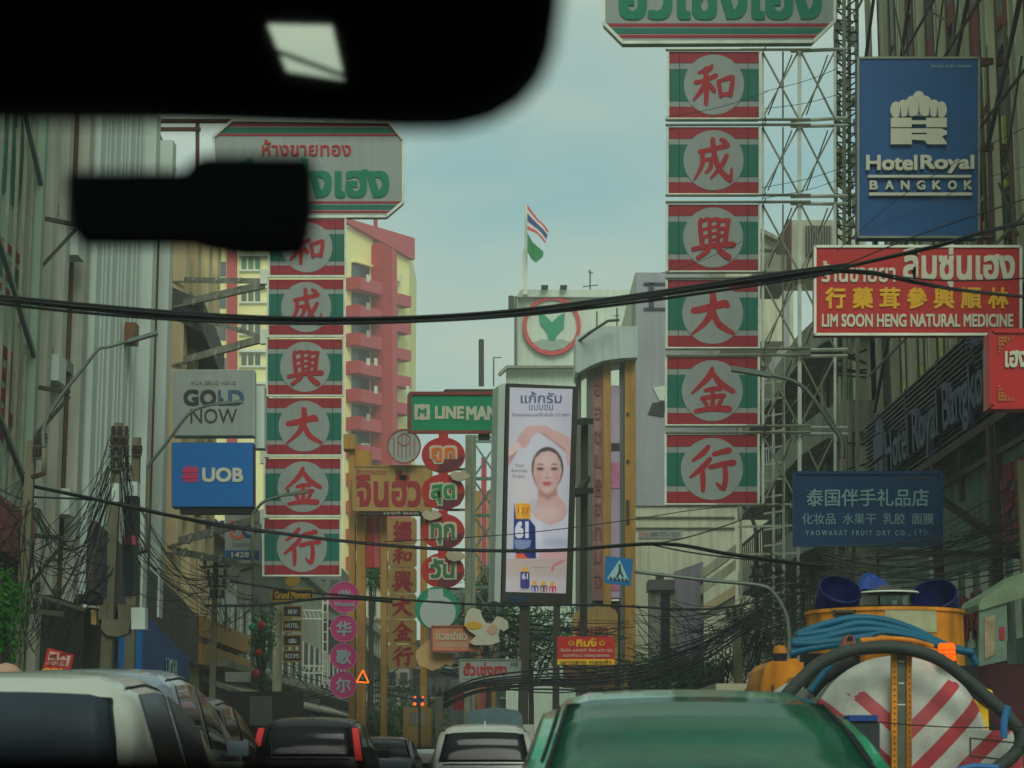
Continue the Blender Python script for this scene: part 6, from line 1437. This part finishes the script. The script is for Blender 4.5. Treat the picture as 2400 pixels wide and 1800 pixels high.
car('dark_suv', 'dark grey car with tall red tail lights left of centre', -3.2, 32.5, 4.4, 1.86, 1.74, 'suv_tall', pdk)
car('white_compact', 'white car partly hidden left of the green taxi', -.42, 31.5, 4.1, 1.74, 1.62, 'hatch', pw)
tx = car('green_taxi', 'green taxi close ahead with its rear window filling the lower right centre', .80, 7.35, 4.5, 1.70, 1.50, 'sedan', pg, glass=ggl)
car('far_grey_car', 'grey car far ahead between the dark car and the white car', -2.9, 44, 4.3, 1.75, 1.5, 'sedan', psv)
t = T('covered_pickup', 'pickup load under a grey blue tarpaulin behind the white car', 'truck', (P(1160, 1700, 40).x, 42, 0))
cx = P(1160, 1700, 40).x
part(t, 'tarpaulin', G().prism([(cx - .56, 40, 1.5), (cx - .52, 40, 1.9), (cx - .42, 40, 1.98), (cx, 40, 2.04), (cx + .42, 40, 1.98), (cx + .52, 40, 1.9), (cx + .56, 40, 1.5)], (0, 3, 0)), pm('tarp_blue_grey', (72, 92, 94), var=.3, scale=3))
part(t, 'bed', G().bb((cx - .85, 39.8, .55), (cx + .85, 43.5, 1.5)), pw); part(t, 'cab', G().bb((cx - .8, 43.6, .4), (cx + .8, 45.2, 1.75)), pw)
for sx in (-.7, .7):
    for y in (40.8, 44.6): part(t, 'wheel', G().lathe([(0, -.1), (.33, -.1), (.34, .1), (0, .1)], (cx + sx, y, .34), axis=(1, 0, 0), n=18), M['black'])
t = T('beige_van', 'beige box van roof beyond the taxi, left of the yellow truck', 'van', (P(1735, 1700, 40).x, 42, 0))
cx = P(1735, 1700, 40).x
part(t, 'box_body', G().bb((cx - .45, 40, .5), (cx + .5, 44, P(1735, 1602, 40).z)), pm('beige_van_paint', (150, 148, 120)))
part(t, 'rear_window', G().bb((cx + .1, 39.97, P(1735, 1628, 40).z), (cx + .38, 39.99, P(1735, 1615, 40).z)), GL)
for sx in (-.4, .4):
    for y in (40.7, 43.3): part(t, 'wheel', G().lathe([(0, -.1), (.33, -.1), (.34, .1), (0, .1)], (cx + sx, y, .34), axis=(1, 0, 0), n=18), M['black'])

# ---------------------------------------------- yellow sewer truck
def stripes_mat(name, cx, cz, period, fade=True):
    m = bpy.data.materials.new(name); m.use_nodes = True; t = m.node_tree; b = t.nodes['Principled BSDF']; b.inputs['Roughness'].default_value = .5
    g = t.nodes.new('ShaderNodeNewGeometry'); sp = t.nodes.new('ShaderNodeSeparateXYZ'); t.links.new(g.outputs['Position'], sp.inputs[0])
    def mt(op, a, b_=None, c=None):
        n = t.nodes.new('ShaderNodeMath'); n.operation = op
        for i, v in enumerate((a, b_, c)):
            if v is None: continue
            if isinstance(v, (int, float)): n.inputs[i].default_value = v
            else: t.links.new(v, n.inputs[i])
        return n.outputs[0]
    dx = mt('ABSOLUTE', mt('SUBTRACT', sp.outputs['X'], cx)); val = mt('SUBTRACT', mt('SUBTRACT', sp.outputs['Z'], cz), mt('MULTIPLY', dx, .95))
    fr = mt('FRACT', mt('DIVIDE', mt('ADD', val, 20 * period), period)); red = mt('LESS_THAN', fr, .42)
    nz = t.nodes.new('ShaderNodeTexNoise'); nz.inputs['Scale'].default_value = 3.2; nz.inputs['Detail'].default_value = 8; t.links.new(g.outputs['Position'], nz.inputs['Vector'])
    if fade:
        hi = mt('MULTIPLY', mt('SUBTRACT', mt('SUBTRACT', sp.outputs['Z'], cz), .42), 1.6)
        wear = mt('GREATER_THAN', mt('SUBTRACT', mt('ADD', nz.outputs['Fac'], 0.0), hi), .34); red = mt('MULTIPLY', red, wear)
    grime = t.nodes.new('ShaderNodeMapRange'); grime.inputs['From Min'].default_value = .35; grime.inputs['From Max'].default_value = .7; grime.inputs['To Min'].default_value = .62; grime.inputs['To Max'].default_value = 1.08; t.links.new(nz.outputs['Fac'], grime.inputs['Value'])
    mx_ = t.nodes.new('ShaderNodeMix'); mx_.data_type = 'RGBA'; mx_.inputs['A'].default_value = (.50, .51, .43, 1); mx_.inputs['B'].default_value = (.42, .03, .04, 1); t.links.new(red, mx_.inputs['Factor'])
    vm = t.nodes.new('ShaderNodeVectorMath'); vm.operation = 'SCALE'; t.links.new(mx_.outputs['Result'], vm.inputs[0]); t.links.new(grime.outputs['Result'], vm.inputs['Scale']); t.links.new(vm.outputs['Vector'], b.inputs['Base Color'])
    return m
YT = 19.0
C = P(2108, 1748, YT); R_ = S(205, YT)
t = T('sewer_truck', 'yellow sewer cleaning truck with coiled blue hose and a red striped white tank end', 'truck', (C.x + .3, 22, 0))
ms = stripes_mat('chevron_paint', C.x, C.z, .40)
part(t, 'tank_end', G().lathe([(.001, .30), (R_ * .3, .285), (R_ * .55, .245), (R_ * .78, .175), (R_ * .92, .09), (R_, -.02), (R_ + .02, -.03), (R_ + .02, -.1), (R_, -.11), (R_, -5.2)], C, axis=(0, -1, 0), n=56), ms, smooth=True)
pl = plane_at(2085, 2140, YT - .42, py=1660)
g = G(); 
for (x0, x1) in ((2089, 2101), (2124, 2136)): pl.rect(g, x0, 1526, x1, 1830, -.04, .03)
pl.rect(g, 2089, 1526, 2136, 1538, -.041, .031); part(t, 'gauge_frame', g, M['orange'])
g = G(); pl.rect(g, 2101, 1538, 2124, 1830, -.04, 0); part(t, 'gauge_glass', g, pm('dirty_glass', (82, 88, 76), rough=.3, var=.3, scale=6))
g = G()
for i in range(20):
    for x in (2095, 2130): pl.ell(g, x, 1546 + i * 14, 2, 2, .032, .04, 8)
for x in (2098, 2106, 2112, 2119, 2127): pl.ell(g, x, 1532, 2, 2, .032, .04, 8)
part(t, 'bolt_holes', g, M['steel_dk'], kind='stuff')
g = G(); pl.rect(g, 2106, 1549, 2119, 1552, .001, .006); pl.rect(g, 2106, 1600, 2119, 1603, .001, .006); pl.rect(g, 2103, 1650, 2122, 1653, .001, .006); part(t, 'gauge_marks', g, M['white_frame'])
def hose(nm, pts, Y, r, m_, Y1=None):
    q = [P(x, y, Y if Y1 is None else Y + (Y1 - Y) * i / (len(pts) - 1)) for i, (x, y) in enumerate(pts)]; part(t, nm, G().tube(thru(q, 8), r, 12), m_, smooth=True)
mh = pm('dark_rubber', (46, 52, 48), rough=.6, var=.2); mb = pm('teal_blue_hose', (16, 84, 108), rough=.45, var=.2, scale=3, k=1.15)
hose('suction_hose', [(1838, 1636), (1870, 1600), (1920, 1556), (1985, 1527), (2060, 1517), (2130, 1522), (2200, 1545), (2262, 1590), (2320, 1640), (2372, 1690), (2392, 1725), (2380, 1765), (2330, 1805), (2270, 1840)], YT - .55, S(15, YT), mh)
hose('jet_hose', [(1870, 1487), (1925, 1466), (2000, 1449), (2070, 1453), (2140, 1475), (2215, 1512), (2270, 1530), (2290, 1560)], YT + 1.2, .037, mb)
hose('jet_hose', [(1866, 1490), (1940, 1480), (2010, 1462), (2075, 1468), (2150, 1488), (2225, 1518), (2282, 1530)], YT + 1.1, .037, mb)
hose('jet_hose', [(1857, 1504), (1920, 1497), (1995, 1480), (2060, 1478), (2130, 1490), (2200, 1512), (2260, 1526)], YT + 1.0, .039, mb)
hose('jet_hose', [(1855, 1508), (1910, 1508), (1980, 1500), (2050, 1490)], YT + .9, .039, mb)
hose('jet_hose', [(1852, 1532), (1890, 1522), (1950, 1512), (2020, 1500)], YT + .9, .036, mb)
hose('jet_hose', [(2025, 1500), (2060, 1484), (2110, 1486), (2170, 1500)], YT + .85, .02, mb)
hose('jet_hose', [(1898, 1622), (1925, 1585), (1950, 1555)], YT + .3, .03, mb)
hose('jet_hose', [(2362, 1655), (2354, 1690), (2352, 1730)], YT - .7, .033, pm('light_blue_hose', (40, 92, 136), rough=.4, k=1.3))
hose('jet_hose', [(2340, 1800), (2280, 1797), (2230, 1812)], YT - .75, .03, pm('light_blue_hose', (44, 96, 136), rough=.4))
hose('dark_pipe', [(1890, 1640), (1920, 1600), (1960, 1570), (2000, 1548)], YT + .5, .06, pm('brown_hose', (44, 40, 40)))
# big yellow drum
YD = 24.4; D = P(2073, 1450, YD); RD = S(190, YD - .9); zt = P(2073, 1415, YD - .9).z; zb = 1.35
part(t, 'yellow_drum', G().lathe([(RD * .98, zt - .03), (RD + .02, zt - .03), (RD + .025, zt - .07), (RD, zt - .075), (RD, zb), (RD * .9, zb)], (D.x, YD, 0), n=64), M['orange'], smooth=False)
part(t, 'drum_lid', G().lathe([(RD * .99, zt - .02), (RD * .5, zt + .02), (0, zt + .03)], (D.x, YD, 0), n=48), M['black'])
part(t, 'white_panel', G().lathe([(RD + .004, P(0, 1481, YD - .9).z), (RD + .015, P(0, 1481, YD - .9).z), (RD + .015, P(0, 1428, YD - .9).z), (RD + .004, P(0, 1428, YD - .9).z)], (D.x, YD, 0), n=16, a0=math.radians(-100), a1=math.radians(-61)), pm('dirty_white_panel', (140, 140, 108), var=.25, scale=5))
pl = plane_at(1950, 2010, YD - .88, py=1445)
g = G(); pl.rect(g, 1956, 1436, 1998, 1458, -.02, .02); part(t, 'drum_hatch', g, M['black'])
g = G(); pl.rect(g, 1953, 1430, 2004, 1435, -.02, .05); pl.rect(g, 1952, 1430, 1956, 1444, -.02, .05); pl.rect(g, 2000, 1430, 2004, 1444, -.02, .05); part(t, 'hatch_frame', g, M['steel_dk'])
# cab
pl = plane_at(1780, 1905, 27, py=1590)
g = G(); pl.sheet(g, [(1782, 1650), (1786, 1600), (1794, 1566), (1806, 1550), (1824, 1545), (1870, 1543), (1874, 1552), (1960, 1552), (1960, 1760), (1782, 1760)], -1.8, 0); part(t, 'cab', g, M['orange'])
g = G()
for x in (1808, 1832): pl.rect(g, x, 1606, x + 5, 1640, .001, .02)
part(t, 'cab_vents', g, M['steel_dk'])
g = G(); pl.sheet(g, [(1842, 1600), (1848, 1588), (1890, 1585), (1890, 1590), (1852, 1593), (1846, 1602)], .001, .01); part(t, 'panel_line', g, pm('dark_yellow_line', (118, 78, 20)))
g = G().lathe([(0, .11), (.06, .1), (.085, .06), (.09, 0)], P(1829, 1532, 26.5), n=14); part(t, 'roof_lamp', g, M['orange'], smooth=True)
part(t, 'roof_lamp_base', G().box(P(1829, 1540, 26.5), (.15, .12, .1)), M['black'])
pl = plane_at(1960, 2200, YT + .35, py=1510)
g = G(); pl.rect(g, 2028, 1519, 2090, 1560, -.3, 0); pl.sheet(g, [(2150, 1512), (2186, 1520), (2184, 1534), (2150, 1526)], -.2, .1); part(t, 'yellow_brackets', g, M['orange'])
hose('yellow_roll', [(2016, 1501), (2050, 1499), (2090, 1497), (2140, 1502), (2188, 1516)], YT + .2, S(6, YT), M['orange'])
hose('yellow_roll', [(2020, 1507), (2070, 1508), (2120, 1510), (2186, 1524)], YT + .15, S(5, YT), M['orange'])
pl = plane_at(1965, 2015, YT + .1, py=1505)
g = G(); pl.sheet(g, [(1971, 1522), (1976, 1504), (1980, 1492), (1990, 1487), (2000, 1489), (2006, 1504), (2008, 1516)], -.15, 0); part(t, 'valve', g, pm('dull_red_valve', (112, 66, 54), k=1.5))
g = G(); pl.sheet(g, [(1984, 1500), (1988, 1491), (1997, 1492), (1999, 1500)], .001, .02); part(t, 'valve_mouth', g, M['black'])
# beacon
g = G(); Bc2 = P(2219, 1529, YT - .1); r = S(20, YT)
part(t, 'beacon', G().lathe([(0, r * 1.08), (r * .8, r * 1.05), (r, r * .75), (r, -r * .85), (r * .85, -r), (0, -r)], Bc2, n=20), mat('amber_beacon', (255, 74, 4), var=0, rough=.6, emis=1.5, spec=.05), smooth=True)
part(t, 'beacon_ribs', G().lathe([(r * 1.01, r * .3), (r * 1.03, r * .25), (r * 1.01, r * .2)], Bc2, n=20).lathe([(r * 1.01, -r * .2), (r * 1.03, -r * .25), (r * 1.01, -r * .3)], Bc2, n=20), M['sign_red2'])
part(t, 'beacon_base', G().lathe([(r * 1.1, -r), (r * 1.1, -r * 1.25), (0, -r * 1.25)], Bc2, n=20), M['black'])
g = G(); g.bar(Bc2 + V((0, .1, -r)), P(2200, 1640, YT + .5), .05); part(t, 'beacon_stalk', g, M['steel_dk'])
pl = plane_at(2255, 2320, YT + .1, py=1660)
g = G(); pl.sheet(g, [(2256, 1618), (2316, 1664), (2318, 1712), (2272, 1712), (2262, 1660)], -.05, 0); part(t, 'yellow_guard', g, pm('bright_yellow_plate', (196, 144, 16), k=1.9))
g = G().lathe([(0, .05), (.05, .03), (.06, -.03), (0, -.05)], P(2313, 1626, YT), n=12); part(t, 'yellow_knob', g, pm('bright_yellow_plate', (196, 144, 16)), smooth=True)
pl = plane_at(2120, 2420, YT - .2, py=1760)
g = G(); pl.sheet(g, [(2215, 1712), (2395, 1712), (2400, 1900), (2215, 1900)], -.1, 0); part(t, 'rear_panel', g, ms)
g = G(); pl.sheet(g, [(2272, 1728), (2388, 1740), (2388, 1743), (2276, 1731), (2276, 1770), (2386, 1782), (2386, 1785), (2272, 1773)], .001, .006); part(t, 'panel_seam', g, M['steel_dk'])
part(t, 'chassis', G().bb((C.x - .9, YT + .1, .5), (C.x + 1.25, 28.5, 1.0)), M['black'])
part(t, 'rear_frame', G().bb((C.x - .85, YT + .2, .9), (C.x + 1.2, 23.3, 1.25)), M['steel_dk'])
g = G(); pl = plane_at(2200, 2400, YT + 1.6, py=1600); pl.sheet(g, [(2240, 1560), (2290, 1560), (2300, 1660), (2330, 1700), (2240, 1700)], -.5, 0); pl.rect(g, 1900, 1530, 2030, 1640, -.5, -.1); part(t, 'dark_gear', g, M['black'])
for sx in (-.75, 1.1):
    for y in (20.6, 21.8, 27.2): part(t, 'wheel', G().lathe([(0, -.14), (.4, -.14), (.5, -.12), (.5, .12), (.4, .14), (0, .14)], (C.x + sx, y, .5), axis=(1, 0, 0), n=26), M['black'], smooth=True)
pl = plane_at(1840, 1900, YT + .4, py=1620)
g = G(); pl.sheet(g, [(1838, 1640), (1862, 1618), (1890, 1614), (1925, 1648), (1925, 1665), (1838, 1665)], -.4, 0); part(t, 'grey_cover', g, M['fin_grey'])
def drum(label, cx, cy, Y, r, ax, ln):
    c = P(cx, cy, Y); a = V(ax).normalized(); 
    tt = T('plastic_drum', label, 'drum', c - a * ln, 'blue plastic drums on the truck')
    mbl = pm('blue_plastic', (12, 22, 80), rough=.4, var=.35, scale=5, k=1.0)
    part(tt, 'barrel', G().lathe([(r * .96, 0), (r, 0), (r * 1.04, -.02), (r, -.05), (r * 1.02, -ln * .4), (r * 1.03, -ln * .45), (r, -ln * .5), (r * .96, -ln), (0, -ln), (0, -ln + .01), (r * .92, -ln + .02), (r * .96, 0)], c, axis=a, n=36), mbl, smooth=True)
drum('blue open plastic drum leaning left on top of the truck', 1970, 1380, YD - .3, S(50, YD), (.15, -.66, .75), .45)
drum('blue open plastic drum leaning right on top of the truck', 2188, 1392, YD - .3, S(54, YD), (-.28, -.62, .72), .45)
t2 = T('steel_basin', 'upturned steel basin lid between the two blue drums', 'basin', P(2084, 1396, YD))
part(t2, 'bowl', G().lathe([(S(66, YD), 0), (S(67, YD), .02), (S(45, YD), .035), (S(26, YD), .06), (S(18, YD), .09), (0, .095)], P(2084, 1390, YD - .25), n=40), mat('worn_steel', (84, 82, 72), rough=.45, metal=.5, var=.3, scale=8), smooth=True)
part(t2, 'rim', G().tube([P(2084, 1390, YD - .25) + V((math.cos(a) * S(67, YD), math.sin(a) * S(67, YD), 0)) for a in [2 * math.pi * k / 40 for k in range(41)]], .012, 6), M['tube'], smooth=True)
g = G(); pts = []
c = P(2047, 1372, YD + .2)
nn = 12; vs = []
for i in range(nn):
    for j in range(nn):
        u, w = i / (nn - 1) * 2 - 1, j / (nn - 1) * 2 - 1; hh = max(0, 1 - u * u) * max(0, 1 - w * w); vs.append(c + V((u * .2 + random.uniform(-.015, .015), w * .18, -.06 + .19 * hh ** .6 * (1 - .35 * u) + random.uniform(-.02, .02))))
g.add(vs, [(i * nn + j, (i + 1) * nn + j, (i + 1) * nn + j + 1, i * nn + j + 1) for i in range(nn - 1) for j in range(nn - 1)])
solo('blue_sheet', 'crumpled blue plastic sheet between the drums on the truck', 'plastic sheet', g, pm('blue_sheet', (26, 56, 120), k=1.2, var=.4, scale=6))
pl = plane_at(1985, 2065, 17.8, py=1740)
t3 = T('waste_bin', 'dark bin with a blue lid between taxi and truck', 'bin', P(2030, 1900, 17.8))
g = G(); pl.rect(g, 1992, 1690, 2062, 2070, -.3, 0); part(t3, 'body', g, pm('dark_bin', (40, 48, 48)))
g = G(); pl.rect(g, 1990, 1676, 2056, 1690, -.32, .03); part(t3, 'lid', g, pm('blue_lid', (22, 50, 104), k=1.8))

# ---------------------------------------------- inside of our own car
blk = mat('black_trim', (5, 6, 8), rough=.95, var=.1, spec=.06)
a_t = math.radians(9.4)
Pm = Pl((P(700, 140, .85).x, .85, P(700, 140, .85).z), (1, 0, 0), (0, -math.sin(a_t), math.cos(a_t)))
mir = [(-250, 262), (0, 264), (400, 268), (700, 278), (950, 286), (1060, 284), (1150, 262), (1225, 218), (1275, 160), (1304, 90), (1318, 0), (1322, -120), (1300, -180), (-250, -180), (-330, -120), (-330, 200)]
t = T('rear_view_mirror', 'black out-of-focus rear view mirror across the upper left', 'mirror', Pm.px(600, 268))
g = G(); Pm.sheet(g, mir, -.035, 0); part(t, 'housing', g, blk)
ins = [(x + (480 - x) * .045, y + (60 - y) * .16) for x, y in mir]
g = G(); Pm.sheet(g, ins, .0005, .002); part(t, 'glass', g, mat('mirror_glass', (235, 235, 228), rough=.02, metal=1, var=0))
part(t, 'stem', G().tube([Pm.px(560, -150, -.03), Pm.px(540, -420, -.15)], .012, 8), blk)
Pd = plane_at(120, 760, 1.15, py=470)
t = T('dash_camera', 'black out-of-focus dash camera hanging below the mirror', 'dash camera', P(430, 585, 1.15))
g = G(); Pd.sheet(g, [(152, 415), (165, 400), (430, 398), (455, 372), (480, 362), (715, 364), (728, 372), (730, 470), (712, 560), (690, 578), (560, 582), (470, 566), (430, 554), (175, 552), (160, 540)], -.03, 0); part(t, 'body', g, blk)
g = G(); Pd.ell(g, 600, 470, 70, 60, -.05, -.03); part(t, 'lens_barrel', g, blk)
t = T('car_cabin', 'black out-of-focus car interior whose dashboard edge runs along the bottom left', 'car', (0, 0, 0))
part(t, 'roof_lining', G().bb((-.85, -1.3, 1.68), (.85, .55, 1.7)), blk)
for s in (-1, 1): part(t, 'side_wall', G().bb((s * .85, -1.3, .3), (s * .88, .55, 1.7)), blk)
# rear wall with its window
def refl(px, py, yb=-1.25):
    d = ray(px, py).normalized(); tt_ = (Pm.o - CAM).dot(Pm.n) / d.dot(Pm.n); p = CAM + d * tt_; r_ = d - Pm.n * 2 * d.dot(Pm.n); return p + r_ * ((yb - p.y) / r_.y)
inner = [refl(622, 57), refl(778, 60), refl(808, 190), refl(668, 168)]
zz = [p.z for p in inner]; outer = [V((-.85, -1.25, .3)), V((.85, -1.25, .3)), V((.85, -1.25, 1.69)), V((-.85, -1.25, 1.69))]
g = G(); 
ii = sorted(inner, key=lambda p: p.z); lo = sorted(ii[:2], key=lambda p: p.x); hi = sorted(ii[2:], key=lambda p: p.x); quad = [lo[0], lo[1], hi[1], hi[0]]
for i in range(4): g.prism([outer[i], outer[(i + 1) % 4], quad[(i + 1) % 4], quad[i]], (0, -.03, 0))
part(t, 'rear_wall', g, blk)
part(t, 'added_window_bar', G().bar(refl(640, 118), refl(815, 182), .007), blk)  # unseen bar added to draw a dark line across the mirror's bright patch
0
e = lambda x, y, Y=.30: P(x, y, Y)
g = G(); g.prism([e(-300, 1715), e(0, 1720), (e(500, 1734)), e(850, 1750), e(1050, 1776), e(1230, 1815), e(1260, 1900), e(-300, 1900)], (0, .12, 0)); part(t, 'dashboard', g, blk)
mred = mat('dark_red_trim', (170, 8, 12), rough=.6, var=0)
for x0, x1 in ((300, 420), (820, 900)):
    g = G(); g.prism([e(x0, 1748 + (x0 > 600) * 12, .29), e(x1, 1752 + (x0 > 600) * 12, .29), e(x1, 1830, .29), e(x0, 1830, .29)], (0, .005, 0)); part(t, 'red_trim', g, mred)

# ---------------------------------------------- air
HZ = 0.0012
if HZ:
    hm = bpy.data.materials.new('haze'); hm.use_nodes = True; ht = hm.node_tree
    for n in list(ht.nodes): ht.nodes.remove(n)
    ho = ht.nodes.new('ShaderNodeOutputMaterial'); hv = ht.nodes.new('ShaderNodeVolumePrincipled')
    hv.inputs['Color'].default_value = (.90, .96, .93, 1); hv.inputs['Density'].default_value = HZ; hv.inputs['Anisotropy'].default_value = .2
    ht.links.new(hv.outputs['Volume'], ho.inputs['Volume'])
    hz = link('haze', G().bb((-325, -45, -1.6), (325, 605, 62)), hm); hz['kind'] = 'stuff'; tag(hz, 'thin pale haze filling the street', 'haze')
